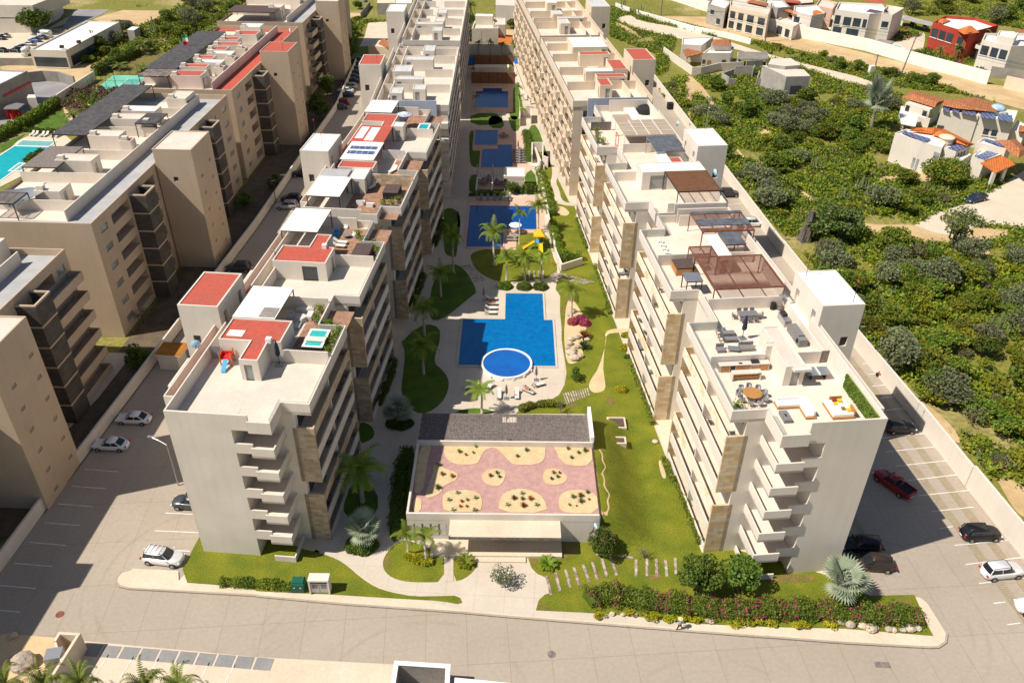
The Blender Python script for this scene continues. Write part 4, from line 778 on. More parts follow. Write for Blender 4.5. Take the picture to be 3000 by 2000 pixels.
for i in range(42):
    y = 78.2+i*.14; x0 = X0+.05*math.sin(i*7)
    if 29 < i < 38: q.bx(WORLD, y, y+.085, x0, -.9, 3.86, 3.93); q.bx(WORLD, y, y+.085, .9, X1-.2, 3.86, 3.93)
    else: q.bx(WORLD, y, y+.1, x0, X1-.2, 3.86, 3.93+.01*math.sin(i*3))
for i in range(60): x = X0+.2+i*.365; q.bx(WORLD, 78.15, 84.0, x, x+.05, 3.94, 3.96)
q.build('slats', M['wooddk'], pg)
for i in range(6): q = MB(); q.bx(WORLD, 83.6, 83.8, X0+.3+i*4.2, X0+.5+i*4.2, 0.2, 3.65); q.build('post', M['wooddk'], pg)
# ================================================================ PERIMETER WALLS
def walls(name, pts, z, th, m, label, cat='wall', steps=None, zs=None):
    P = [g(s, 0) if isinstance(s, str) else s for s in pts]; q = MB(); q.rib(P, th, 0, z)
    o = q.build(name, M[m]); return tag(o, label, cat)
walls('boundary_wall', [(-56.9, 45), (-55.6, 69.4), (-53.5, 99), (-50.3, 146), (-47.6, 219), (-49.4, 262)], 1.9, .28, 'w_white', 'long beige wall between the left car park and the tan blocks')
wr = empty('boundary_wall', (59, 70, 0), 'tall cream wall between the right car park and the scrubland', 'wall')
for (a, c, z) in (((61.5, 40), (57.6, 75.5), 3.5), ((57.6, 75.6), (56.3, 88.5), 3.2), ((56.3, 88.6), (53.5, 112), 3.0), ((53.5, 112.1), (50.9, 138), 2.8), ((50.9, 138.1), (46.2, 196), 2.6), ((46.2, 196.1), (40.5, 264), 2.4)):
    q = MB(); q.rib([a, c], .3, 0, z); q.build('wall_panel', M['e_wall'], wr)
wn = empty('boundary_wall', g('14:1000,470', 0), 'long weathered white wall with scuffs along the dirt road below the villas', 'wall')
for a, c, z in (('13:1380,-10', '14:0,285', 4.2), ('14:0,285', '14:330,355', 4.4), ('14:330,355', '14:900,470', 4.0), ('14:900,470', '14:1240,570', 4.0), ('14:1240,570', '14:2010,778', 3.8)):
    q = MB(); q.rib([g(a, 0), g(c, 0)], .4, 0, z); q.build('wall_panel', M['oldwhite'], wn)
walls('boundary_wall', ['14:2160,810', '14:2352,852', '14:2600,905'], 3.6, .4, 'e_beige', 'cream wall at the right edge where the dirt road ends')
walls('boundary_wall', ['14:2030,700', '14:2352,750'], 3.0, .3, 'greywall', 'grey wall at the right end of the weathered white wall')
walls('boundary_wall', ['13:1140,140', '13:1400,215', '13:1650,290', '13:1960,350', '13:2190,410'], 2.0, .3, 'oldwhite', 'low white panel wall between the concrete lane and the dirt road')
walls('boundary_wall', ['13:950,80', '13:1080,128'], 2.2, .3, 'oldwhite', 'short white wall left of the metal lane gate')
walls('garden_wall', ['13:1390,500', '13:1480,570', '13:1650,690', '13:1730,690', '13:1900,650', '13:2120,640'], 2.4, .3, 'e_wall', 'stepped white wall round the small villa with two tiled roofs')
walls('retaining_wall', ['11:-20,600', '11:330,605'], 2.2, .4, 'greywall', 'brown block wall below the car park with parked cars')
walls('retaining_wall', ['11:280,760', '11:420,745', '11:560,755', '11:700,800'], 3.0, .5, 'greywall', 'curved grey concrete wall round the service yard')
walls('boundary_wall', ['11:540,960', '11:880,735'], 2.6, .35, 'w_white', 'white wall between the service yard and the tennis court')
walls('retaining_wall', ['12:965,170', '12:1050,65'], 2.0, .3, 'greywall', 'short dark wall beside the sandy yard at the top')
walls('boundary_wall', ['j:120,640', 'j:240,640', 'j:730,645'], 3.6, .3, 'w_white', 'beige wall behind the blue court with palm shadows on it')
walls('garden_wall', ['m:990,510', 'm:1060,690'], 2.2, .3, 'e_wall', 'slanting white stair wall beside the stepped garden planter')
walls('retaining_wall', ['23:300,1', '23:235,-60', '23:300,240', '23:350,540'], 1.2, .25, 'e_wall', 'thin white curving wall between playground lawn and upper lawn')
walls('retaining_wall', ['m:1010,700', 'm:1060,860', 'm:1100,1040', 'm:1160,1240'], 1.1, .3, 'e_wall', 'white wall under the long flowering hedge by the winding path')
walls('retaining_wall', ['23:375,640', '23:400,800', '23:455,930', '23:640,870'], 1.6, .3, 'e_wall', 'white angled wall under the trimmed hedge above the sleeper steps')
# timber fence, planter, rooms of the courtyard
def fence(name, a, c, z, m, label, step=2.4, z0=.1):
    A, B = (g(a, 0), g(c, 0)); r = empty(name, (A.x, A.y, 0), label, 'fence'); q = MB(); q.rib([A, B], .06, z0, z); q.build('panel', M[m], r)
    n = max(2, int((B-A).length/step)); 
    for i in range(n+1): p = A.lerp(B, i/n); q = MB(); q.box((p.x, p.y, 0), (.12, .12, z+.12)); q.build('post', M['metal_dk'], r)
    return r
fence('timber_fence', 'j:165,962', 'j:660,968', 3.4, 'brownsl', 'tall brown timber fence behind the farthest pool')
fence('timber_fence', 'j:190,745', 'j:645,752', 3.0, 'brownsl', 'timber fence on the far side of the small service roof')
def house(name, label, boxes, cat='house'):
    r = None
    for i, bx_ in enumerate(boxes):
        nm, pts, z0, z1, m = bx_[:5]; P = [g(s, z1) for s in pts.split()] if isinstance(pts, str) else pts
        if r is None: c = sum(P, Vector())/len(P); r = empty(name, (c.x, c.y, 0), label, cat)
        q = MB(); q.prism(P, z0, z1, 0, 1 if len(bx_) > 5 else None)
        if len(bx_) > 5 and bx_[5] and bx_[5] != 'flat':
            pass
        q.build(nm, [M[m], M[bx_[5]]] if len(bx_) > 5 else M[m], r)
        if len(bx_) > 6:
            ar = sum(P[k].x*P[(k+1) % len(P)].y-P[(k+1) % len(P)].x*P[k].y for k in range(len(P)))
            q = MB(); q.rib([(p.x, p.y) for p in P], .3, z1-.01, z1+bx_[6], closed=True, side=1.0 if ar > 0 else 0.0); q.build('parapet', M[m], r)
    return r
house('service_pavilion', 'small white flat-roofed bar pavilion with shaded dining pergola between the pools', [('wall', 'm:640,800 m:855,800 m:855,720 m:640,720', .2, 3.3, 'w_white'), ('roof', 'm:590,782 m:860,785 m:860,670 m:600,665', 3.31, 3.6, 'e_wall', 'white_roof', .25)], 'pavilion')
pg = empty('dining_pergola', g('m:450,820', 0), 'thin beam pergola over four shaded dining tables', 'pergola')
for s in ('m:255,770', 'm:450,770'): q = MB(); c = g(s, 2.9); q.bx(WORLD, c.y-7, c.y, c.x-.12, c.x+.12, 2.7, 2.95); q.build('beam', M['w_white'], pg)
q = MB(); a, c = g('m:245,688', 2.9), g('m:590,688', 2.9)
for i in range(20): p = a.lerp(c, i/19); q.bx(WORLD, p.y-4.2, p.y, p.x-.03, p.x+.03, 2.96, 3.02)
q.build('slats', M['wooddk'], pg)
for s in ('m:255,930', 'm:450,930', 'm:255,760', 'm:450,760'): q = MB(); c = g(s, .2); q.box((c.x, c.y, .2), (.22, .22, 2.5)); q.build('post', M['w_white'], pg)
house('service_pavilion', 'long low white roof inside the timber fence before the blue court', [('wall', 'j:200,775 j:595,775 j:595,742 j:200,742', .2, 3.2, 'w_white', 'deck'), ], 'pavilion')
house('stair_enclosure', 'white walled stair well beside the long flowering hedge', [('wall', 'm:945,475 m:985,475 m:1045,640 m:945,630', .17, .5, 'e_wall')], 'stairs')
walls('garden_wall', ['m:950,630', 'm:950,470', 'm:1088,470', 'm:1085,640', 'm:1155,665'], 2.6, .25, 'e_wall', 'three-sided white wall of the stair well below the right far block')
walls('garden_wall', ['m:795,140', 'm:795,10', 'm:938,10', 'm:938,110'], 2.4, .25, 'e_wall', 'three-sided white wall of the upper planter near the curving white path')
walls('garden_wall', ['j:640,735', 'j:700,900', 'j:760,1060', 'j:835,1200'], 1.0, .25, 'e_wall', 'long low white wall stepping down beside the right far block')
sheet('terrace_strip', 'j:660,735 j:735,735 j:900,1180 j:840,1190', .5, 'kerb', 0, skirt=.5)
# gate canopy at the left car park
gc = empty('guard_booth', FW.w(32, 33, 0), 'small white booth with brown flat roof against the car park wall', 'booth')
q = MB(); q.bx(FW, 30.6, 33.2, 31.2, 34.2, 0, 2.7); q.build('wall', M['w_white'], gc); q = MB(); q.bx(FW, 30.2, 33.6, 30.3, 34.4, 2.71, 2.9, 0, 1); q.build('roof', [M['w_white'], mat('ochre_roof', (.42, .17, .02), (.30, .11, .02), .8)], gc)
# bottom edge structures
be = empty('utility_enclosure', g('41:600,1500', 0), 'roofless beige utility enclosure with red pipes and a grey duct at the bottom left', 'enclosure')
P = gl('41:560,1350 41:500,1180 41:545,1108 41:720,1118 41:470,1510 41:360,1500', 2.6); z = 2.6
q = MB(); q.rib([P[1], P[2], P[3], P[4]], .28, 0, 2.6); q.rib([P[0], P[1]], .2, 0, 2.4); q.build('wall', M['e_beige'], be)
q = MB(); c = g('41:485,1290', 2.6); q.box((c.x, c.y, .05), (1.5, 1.3, 2.5), .2); q.build('duct', M['metal_lt'], be)
q = MB(); c = g('41:570,1220', .9); q.path([(c.x-.8, c.y-1, .2), (c.x-.8, c.y-1, 1), (c.x, c.y+.4, 1), (c.x+.2, c.y+.6, .2)], .09); q.build('pipe', M['redp'], be)
be = empty('service_yard_box', g('42:1500,1500', 0), 'grey open-topped concrete yard box cut by the bottom edge', 'enclosure')
P = gl('42:1290,1385 42:1765,1415', 3.0); a, c = P; q = MB(); q.rib([(a.x-.1, a.y-5), a, c, (c.x+.1, c.y-5)], .35, 0, 3.0); q.build('wall', M['greywall'], be)
q = MB(); q.flat([(a.x, a.y-5), (a.x, a.y), (c.x, c.y), (c.x, c.y-5)], .07); q.build('floor', M['conc'], be); q = MB(); q.rib([(a.x-.1, a.y-5), a, c, (c.x+.1, c.y-5)], .45, 3.0, 3.08); q.build('coping', M['white'], be)
be = empty('low_building', g('42:2200,1560', 0), 'white low roof cut by the bottom edge beside the open yard box', 'building'); a, c = g('42:1825,1515', 3), g('43:120,1580', 3)
q = MB(); q.prism([(a.x, a.y-5), (a.x, a.y), (c.x, c.y), (c.x, c.y-5)], 0, 3.0); q.build('roof', M['white_roof'], be)
# electrical cabinets by the road
r = empty('transformer_box', g('42:400,700', .15), 'dark green metal transformer box at the end of the clipped hedge', 'transformer'); c = g('42:400,700', .15)
q = MB(); q.box((c.x, c.y, .15), (1.35, 1.2, 1.25)); q.box((c.x, c.y+.05, 1.4), (1.2, .9, .12)); q.build('cabinet', M['green_m'], r)
for dx in (-.33, .33): q = MB(); q.box((c.x+dx, c.y-.61, .3), (.55, .03, .95)); q.build('door', M['green_m'], r); q = MB(); q.box((c.x+dx, c.y-.64, .95), (.14, .02, .1)); q.build('notice_plate', M['white'], r)
r = empty('meter_cabinet', g('42:600,715', .15), 'white-framed electricity meter cabinet beside the green transformer box', 'cabinet'); c = g('42:598,720', .15)
q = MB(); q.box((c.x-1.02, c.y, .15), (.16, 1.0, 2.0)); q.box((c.x+1.02, c.y, .15), (.16, 1.0, 2.0)); q.box((c.x, c.y, 2.15), (2.2, 1.05, .22)); q.box((c.x, c.y+.42, .15), (1.88, .15, 2.0)); q.build('frame', M['e_wall'], r)
for dx in (-.47, .47): q = MB(); q.box((c.x+dx, c.y-.3, .2), (.9, .06, 1.5)); q.build('door', M['metal_lt'], r); q = MB(); q.box((c.x+dx, c.y-.34, .95), (.6, .02, .6)); q.build('grille', M['greyf'], r)
# ================================================================ VILLAS AND OTHER BUILDINGS
def vw(r, edge, z1, items, m='glass'):     # windows laid out along one wall, given by its roof edge
    A, B = gl(edge, z1); d = B-A; d.z = 0; n = Vector((d.y, -d.x, 0)).normalized(); c = (A+B)/2-r.location; n = n if n.x*c.x+n.y*c.y > 0 else -n
    for f0, f1, za, zb in items:
        P, Q = A+d*f0, A+d*f1; q = MB(); q.prism([P+n*.02, Q+n*.02, Q+n*.1, P+n*.1], za, zb); q.build('window', M[m], r)
        q = MB(); u = d.normalized()*.15; q.prism([P+n*.02-u, Q+n*.02+u, Q+n*.22+u, P+n*.22-u], za-.2, za-.02); q.build('sill', M['white'], r)
def gable(r, a, c, d, z0, z1, m, nm='roof'):
    """hip/mono roof from four eave corners a (list) with ridge c (2 points)"""
    q = MB(); E = [Vector((p.x, p.y, z0)) for p in a]; R = [Vector((p.x, p.y, z1)) for p in c]
    q.face([E[0], E[1], R[1], R[0]]); q.face([E[1], E[2], R[1]]); q.face([E[2], E[3], R[0], R[1]]); q.face([E[3], E[0], R[0]]); q.face([E[0], E[1], E[2], E[3]])
    return q.build(nm, M[m], r)
def pvs(r, pts, z):
    P = gl(pts, z); q = MB(); q.prism(P, z, z+.08); return q.build('solar_panel', M['pv'], r)
r = house('villa', 'white two-storey villa with mottled tile roof, blue dome and a row of solar panels', [('wall', 'o:505,560 o:985,625 o:1010,500 o:540,480', 0, 7.6, 'e_wall', 'white_roof', .35), ('wall', 'o:985,630 o:1430,700 o:1485,560 o:1010,500', 0, 7.4, 'e_wall', 'white_roof', .35)])
P = gl('o:510,475 o:750,520 o:1200,560 o:1370,520 o:1180,455 o:950,370 o:700,390 o:560,400', 8.6); q = MB(); top = g('o:850,455', 9.7)
for i in range(8): q.face([P[i], P[(i+1) % 8], top])
q.flat(P, 8.55); q.build('roof', M['tile_t'], r)
for s in ('o:540,490 o:625,505 o:612,560 o:528,545', 'o:655,505 o:745,520 o:735,578 o:648,560', 'o:778,525 o:955,555 o:950,608 o:768,580', 'o:1018,562 o:1200,590 o:1198,655 o:1012,628', 'o:1235,580 o:1420,605 o:1415,688 o:1230,660'): pvs(r, s, 8.1)
c = g('o:1228,530', 8.3); q = MB(); q.dome((c.x, c.y, 8.3), 1.9, 1.4, n=16); q.build('dome', mat('blue_dome', (.20, .36, .56), (.5, .6, .7), .8, rough=.3), r, True); q = MB(); q.cyl((c.x, c.y, 7.6), 2.2, .7, n=16); q.build('drum', M['white'], r)
a, c = g('o:500,760', 0), g('o:595,775', 0)
vw(r, 'o:505,560 o:985,625', 7.6, [(.02, .2, .4, 4.4)], 'dark')
vw(r, 'o:985,630 o:1430,700', 7.4, [(.26, .42, 3.6, 5.0), (.5, .66, 3.6, 5.0)])
r = house('villa', 'pale villa wing with long mottled tile roof and shaded terrace at the scrub edge', [('wall', 'o:60,440 o:370,530 o:520,450 o:250,360', 0, 4.6, 'e_wall'), ('terrace', 'o:-10,560 o:370,650 o:380,560 o:0,480', 0, 2.4, 'e_wall')])
gable(r, gl('o:10,375 o:425,500 o:610,400 o:150,280', 5.0), gl('o:150,320 o:470,425', 6.4), 0, 5.0, 6.2, 'tile_t'); vw(r, 'o:60,440 o:370,530', 4.6, [(.05, .2, 2.5, 4.1), (.75, .92, 2.6, 4.0)])
r = house('garden_shelter', 'white flat-roofed garden shelter beside the silver fan palm', [('roof', 'o:0,700 o:185,735 o:222,590 o:-20,555', 3.0, 3.3, 'white_roof'), ('wall', 'o:20,640 o:60,650 o:70,600 o:30,590', 0, 2.98, 'e_wall'), ('wall', 'o:150,680 o:180,690 o:200,620 o:170,610', 0, 2.98, 'w_white')], 'shelter')
r = house('villa', 'white box villa with solar panels, orange roof wing and small round lantern', [('wall', 'o:-80,840 o:250,955 o:520,1030 o:650,850 o:400,840 o:60,790', 0, 6.6, 'e_wall', 'white_roof', .3), ('wall', 'o:520,1025 o:700,1080 o:880,1010 o:650,930', 0, 6.2, 'e_wall', 'white_roof', .3), ('wall', 'o:690,1150 o:790,1180 o:900,1110 o:800,1080', 0, 4.8, 'e_wall', 'white_roof', .3)])
gable(r, gl('o:100,790 o:400,830 o:560,770 o:560,765', 7.2), gl('o:200,765 o:420,765', 7.8), 0, 7.0, 7.9, 'tile_o')
gable(r, gl('o:400,840 o:870,990 o:945,960 o:560,765', 7.2), gl('o:480,800 o:850,960', 7.8), 0, 7.0, 7.9, 'tile_o')
pvs(r, 'o:0,820 o:300,950 o:380,905 o:40,800', 6.95); pvs(r, 'o:590,1020 o:710,1058 o:840,1010 o:720,970', 6.6)
c = g('o:570,935', 6.8); q = MB(); q.cyl((c.x, c.y, 6.6), 1.5, 1.2, n=14); q.dome((c.x, c.y, 7.8), 1.8, .5, n=14); q.build('lantern', M['e_beige'], r)
vw(r, 'o:-80,840 o:250,955', 6.6, [(.9, .99, .4, 3.0)], 'glass_lt'); vw(r, 'o:250,955 o:520,1030', 6.6, [(.05, .16, .4, 3.0), (.3, .5, 1.6, 2.6), (.72, .96, 3.4, 5.6)], 'glass_lt'); vw(r, 'o:520,1025 o:700,1080', 6.2, [(.55, .9, .4, 3.2)], 'glass_lt'); vw(r, 'o:700,1080 o:880,1010', 6.2, [(.2, .3, 4.9, 5.8), (.4, .5, 4.9, 5.8), (.6, .7, 4.9, 5.8)], 'dark')
r = house('villa', 'white villa at the right edge with flat solar roof and bright orange carport roof', [('wall', 'o:960,960 o:1335,1045 o:1415,1000 o:1060,895', 0, 6.0, 'e_wall', 'white_roof', .3), ('wall', 'o:900,1140 o:1060,1190 o:1290,1110 o:1000,1050', 0, 4.6, 'e_wall', 'white_roof', .3)])
pvs(r, 'o:1030,908 o:1320,1015 o:1385,1000 o:1100,905', 6.35); pvs(r, 'o:940,1130 o:1060,1170 o:1240,1095 o:1100,1055', 4.95)
q = MB(); P = [*gl('o:1015,1205', 4.6), *gl('o:1215,1330 o:1475,1220', 3.6), *gl('o:1290,1115', 4.6)]; q.face(P); q.face([p-Vector((0, 0, .25)) for p in P]); [q.face([P[i], P[(i+1) % 4], P[(i+1) % 4]-Vector((0, 0, .25)), P[i]-Vector((0, 0, .25))]) for i in range(4)]; q.build('carport_roof', M['tile_o'], r)
for s in ('o:1210,1330', 'o:1350,1275', 'o:1040,1230'): q = MB(); p = g(s, 3.6); q.box((p.x, p.y+.6, 0), (.7, .7, 3.4)); q.build('pillar', M['e_wall'], r)
P = gl('o:1180,910 o:1380,1070 o:1500,1140 o:1640,1060 o:1480,900', 6.4); gable(r, [P[0], P[2], P[3], P[4]], gl('o:1400,930 o:1520,1040', 7.3), 0, 6.2, 7.4, 'tile_t')
r = house('villa', 'small white house at the right edge above the solar villa, with tiled roof', [('wall', 'o:1400,800 o:1568,850 o:1640,760 o:1480,680', 0, 5.0, 'e_wall', 'white_roof', .3)]); gable(r, gl('o:1500,790 o:1640,840 o:1700,760 o:1520,700', 6), gl('o:1560,740 o:1620,790', 7), 0, 5.6, 6.6, 'tile_t')
r = house('villa', 'small walled white villa with tiled porch beyond the right block', [('wall', '13:1750,500 13:2010,500 13:2040,440 13:1830,440', 0, 4.2, 'e_wall', 'white_roof', .4), ('wall', '13:1560,420 13:1740,430 13:1850,350 13:1565,360', 0, 5.0, 'e_wall', 'white_roof', .4), ('wall', '13:1830,410 13:2020,410 13:2000,370 13:1850,370', 0, 6.2, 'e_wall')])
gable(r, gl('13:1835,405 13:2015,405 13:2010,355 13:1850,355', 6.6), gl('13:1880,375 13:1990,375', 7.2), 0, 6.3, 7.0, 'tile_t')
q = MB(); P = [*gl('13:1570,460', 4.2), *gl('13:1605,527 13:1755,487', 3.3), *gl('13:1680,430', 4.2)]; q.face(P); q.face([p-Vector((0, 0, .3)) for p in P]); [q.face([P[i], P[(i+1) % 4], P[(i+1) % 4]-Vector((0, 0, .3)), P[i]-Vector((0, 0, .3))]) for i in range(4)]; q.build('porch_roof', M['tile_t'], r)
for s in ('13:1610,520', '13:1740,485'): q = MB(); p = g(s, 3.2); q.box((p.x, p.y+.4, 0), (.5, .5, 3.0)); q.build('pillar', M['e_wall'], r)
vw(r, '13:1750,500 13:2010,500', 4.2, [(.03, .12, 1.2, 2.6), (.72, .86, 1.3, 2.5)]); vw(r, '13:1750,500 13:2010,500', 4.2, [(.2, .32, .2, 2.4)], 'wood')
house('carport', 'white-framed carport with grey slatted roof beside the small villa', [('roof', '13:2070,540 13:2200,545 13:2352,545 13:2352,480 13:2080,475', 3.0, 3.2, 'greywall'), ('wall', '13:2070,545 13:2085,545 13:2095,480 13:2075,480', 0, 2.98, 'white'), ('wall', '13:2200,550 13:2215,550 13:2225,490 13:2205,490', 0, 2.98, 'white'), ('wall', '13:2340,550 13:2352,550 13:2352,490 13:2342,490', 0, 2.98, 'white')], 'carport')
M['rawc'] = mat('raw_concrete', (.42, .385, .34), (.34, .31, .28), .5, fine=.12, fs=3)
r = house('unfinished_house', 'unfinished grey concrete house with pale flat roofs and bare block walls', [('wall', '13:2300,600 14:170,705 14:390,700 14:330,640 14:130,625', 0, 6.2, 'rawc', 'deck'), ('wall', '13:2352,590 14:160,610 14:300,600 14:210,535 14:30,540', 0, 7.2, 'rawc', 'deck'), ('slab', '14:170,830 14:330,840 14:270,800 14:150,790', .0, .4, 'rawc')]); vw(r, '14:170,705 14:390,700', 6.2, [(.25, .7, 1.0, 3.6)], 'dark')
r = empty('ruined_house', g('13:2100,760', 0), 'roofless grey block ruin with gaps for doors beside the sandy track', 'ruin')
for a, c, z in (('13:1920,760', '13:1985,800', 2.8), ('13:1920,760', '13:2030,720', 2.8), ('13:1985,800', '13:2050,800', 2.4), ('13:2040,700', '13:2200,700', 3.0), ('13:2200,720', '13:2215,690', 3.0), ('13:2240,800', '13:2260,740', 2.8), ('13:2250,800', '13:2330,800', 2.6), ('13:2280,750', '13:2352,700', 3.0), ('13:2140,650', '13:2290,640', 3.0)): q = MB(); q.rib([g(a, 0), g(c, 0)], .3, 0, z); q.build('wall_fragment', M['rawc'], r)
# villas above the white wall
def bigvilla(label, base, wall, f, roofs, name='villa'):
    r = house(name, label, base)
    for e, z1, items in f: vw(r, e, z1, items)
    for m, pts, zz, hh in roofs:
        P = gl(pts, zz); q = MB(); top = sum(P, Vector())/len(P)+Vector((0, 0, hh)); [q.face([P[i], P[(i+1) % len(P)], top]) for i in range(len(P))]; q.flat(P, zz-.02); q.build('roof', M[m], r)
    return r
bigvilla('large white two-storey villa with pillared balconies and flat red canopy at the top', [('wall', '14:615,110 14:930,150 14:1110,140 14:1040,60 14:650,40', 0, 8.2, 'e_wall', 'white_roof', .8), ('wall', '14:1040,150 14:1140,160 14:1245,95 14:1090,70', 0, 8.6, 'e_wall', 'deck', .8), ('balcony', '14:570,160 14:760,240 14:970,260 14:1000,230 14:930,160 14:620,130', 3.6, 4.0, 'e_wall', 'deck', .8), ('terrace', '14:480,240 14:740,320 14:830,355 14:900,330 14:620,200', 0, .6, 'e_wall')], 'e_wall', [('14:615,110 14:930,150', 8.2, [(.04, .2, 4.2, 7.2), (.3, .52, 4.2, 7), (.58, .8, 4.2, 7), (.86, .97, 4.2, 7), (.05, .3, .7, 3.4), (.45, .8, .7, 3.4)]), ('14:1040,150 14:1140,160', 8.6, [(.2, .8, 5, 7)])], [('red', '14:860,5 14:1070,35 14:1080,10 14:900,-20', 12.2, .4)])
v = [x for x in C.objects if x.get('label', '').startswith('large white two-storey villa')][0]
for s in ('14:570,225', '14:765,300', '14:870,340', '14:1000,300'): q = MB(); p = g(s, 0); q.box((p.x, p.y, 0), (.8, .8, 7.6)); q.build('column', M['e_wall'], v)
bigvilla('red villa with orange hipped roof corner and dark awnings, top right', [('wall', '14:1510,230 14:1740,300 14:1840,330 14:2110,260 14:1900,190 14:1620,170', 0, 8.0, 'redwall', 'white_roof', .9), ('terrace', '14:1490,290 14:1700,370 14:1830,410 14:1900,350 14:1520,240', 0, 4.2, 'redwall', 'deck', .9)], 'redwall', [('14:1510,230 14:1740,300', 8, [(.05, .3, 4.4, 7.2), (.36, .6, 4.4, 7.2), (.66, .9, 4.4, 7.2)]), ('14:1740,300 14:1840,330', 8, [(.2, .7, 4.6, 7)]), ('14:1490,290 14:1700,370', 4.2, [(.1, .5, .5, 3.3), (.6, .9, .5, 3.3)])], [('tile_o', '14:1730,275 14:1800,318 14:1945,300 14:1870,240', 8.6, 1.6), ('tile_o', '14:1530,190 14:1600,220 14:1680,190 14:1620,175', 8.4, .8)])
bigvilla('white villa with glazed balconies at the right edge, beside the red villa', [('wall', '14:1960,390 14:2230,450 14:2500,440 14:2500,330 14:1990,330', 0, 8.0, 'e_wall', 'white_roof', .8), ('balcony', '14:1900,430 14:2200,540 14:2300,560 14:2330,500 14:1960,400', 3.8, 4.2, 'e_wall', 'deck', .7), ('wall', '14:2100,340 14:2260,370 14:2300,310 14:2120,295', 8, 10.4, 'e_wall', 'white_roof', .5)], 'e_wall', [('14:1960,390 14:2230,450', 8, [(.06, .32, 4.5, 7.3), (.4, .64, 4.5, 7.3), (.7, .94, 4.5, 7.3)]), ('14:1900,430 14:2200,540', 4.2, [(.1, .45, .4, 3.3), (.55, .9, .4, 3.3)])], [('red', '14:2260,290 14:2400,310 14:2400,285 14:2290,280', 11, .3)])
bigvilla('small white villa with orange flat canopies behind the white wall, left of the large villa', [('wall', '14:230,130 14:400,160 14:520,140 14:440,60 14:240,70', 0, 7.0, 'e_wall', 'white_roof', .6), ('terrace', '14:80,200 14:230,260 14:300,220 14:150,150', 0, 4.2, 'e_wall', 'deck', .5)], 'e_wall', [('14:80,200 14:230,260', 4.2, [(.1, .4, .5, 3.2), (.6, .85, .5, 3.2)]), ('14:230,130 14:400,160', 7, [(.1, .4, 4.4, 6.3)])], [('tile_o', '14:150,95 14:240,135 14:300,125 14:200,85', 7.2, .3), ('tile_o', '14:410,100 14:410,130 14:525,130 14:460,95', 7.4, .8)])
bigvilla('tan villa block with tiled balconies near the top, left of the white villas', [('wall', '13:2000,70 13:2150,105 13:2352,150 13:2400,60 13:2160,-10 13:2010,0', 0, 7.4, 'e_beige', 'deck', .6)], 'e_beige', [('13:2000,70 13:2150,105', 7.4, [(.1, .4, .5, 3), (.6, .9, .5, 3), (.1, .4, 4, 6.4), (.6, .9, 4, 6.4)]), ('13:2150,105 13:2352,150', 7.4, [(.1, .4, .5, 3), (.6, .9, .5, 3), (.1, .4, 4, 6.4), (.6, .9, 4, 6.4)])], [('tile_t', '13:2150,20 13:2330,60 13:2352,30 13:2200,-5', 8, .5)])
bigvilla('grey villa with satellite dish cut by the top edge', [('wall', '13:1800,50 13:1960,95 13:2010,30 13:1850,-30', 0, 6.5, 'rawc', 'white_roof', .5)], 'rawc', [('13:1800,50 13:1960,95', 6.5, [(.2, .4, 3.8, 5.4), (.6, .8, 1, 3)])], [])
bigvilla('brown and white villa at the top edge behind the white wall', [('wall', '14:-40,60 14:90,90 14:200,80 14:130,10 14:-20,5', 0, 7.5, 'rawc', 'white_roof', .6)], 'rawc', [], [])
bigvilla('dark red house and pink house cut by the top edge', [('wall', '14:160,30 14:300,50 14:420,40 14:420,-30 14:200,-40', 0, 7.5, 'rust', 'deck', .6), ('wall', '14:430,70 14:590,100 14:640,40 14:480,0', 0, 6.5, 'pinkdeck', 'deck', .6)], 'rust', [('14:430,70 14:590,100', 6.5, [(.2, .7, 3.6, 5.4)]), ('14:160,30 14:300,50', 7.5, [(.2, .7, 4, 6)])], [('red', '14:150,20 14:280,35 14:300,10 14:180,-5', 8.0, .3)])
house('carport', 'long white carport roof with two cars between white and red villas', [('roof', '14:1230,175 14:1500,240 14:1530,210 14:1250,140', 2.8, 3.0, 'rawc'), ('wall', '14:1230,180 14:1245,182 14:1250,150 14:1240,145', 0, 2.8, 'white')], 'carport')
house('garden_canopy', 'slatted grey canopy over the small green garden pool', [('roof', '14:980,380 14:1120,410 14:1160,380 14:1020,360', 2.7, 2.85, 'greywall'), ('post', '14:1145,440 14:1150,440 14:1150,438 14:1145,438', 0, 2.7, 'metal_dk')], 'canopy')
# houses at the top centre
r = house('house', 'square beige house with roof room and orange tiled lean-tos behind the blue court', [('wall', 'j:165,350 j:470,350 j:475,300 j:200,260', 0, 6.3, 'w_white', 'deck', .6), ('wall', 'j:205,185 j:405,190 j:410,165 j:215,160', 6.0, 9.2, 'w_white', 'white_roof'), ('wall', 'j:410,300 j:550,300 j:550,225 j:420,215', 0, 7.2, 'w_white', 'deck', .4)])
q = MB(); P = [*gl('j:465,480', 3.4), *gl('j:610,530', 2.6), *gl('j:655,410', 3.6), *gl('j:480,395', 4.4)]; q.face(P); q.face([p-Vector((0, 0, .3)) for p in P]); q.build('lean_to_roof', M['tile_o'], r); q = MB(); P = gl('j:410,310 j:500,365 j:525,290 j:415,285', 5.6); q.face(P); q.build('lean_to_roof', M['tile_o'], r)
vw(r, 'j:205,185 j:405,190', 9.2, [(.42, .5, 8, 8.6), (.62, .7, 8, 8.6), (.82, .9, 8, 8.6)], 'dark'); vw(r, 'j:205,185 j:405,190', 9.2, [(.12, .28, 6.4, 8.6)], 'wood')
house('house', 'white house with tiled balcony and garage doors at the top edge', [('wall', 'j:440,60 j:740,70 j:740,-40 j:440,-60', 0, 6.5, 'e_wall', 'deck'), ('garage', 'j:490,65 j:720,72 j:740,20 j:500,10', 0, 3.6, 'w_white', 'tile_t')])
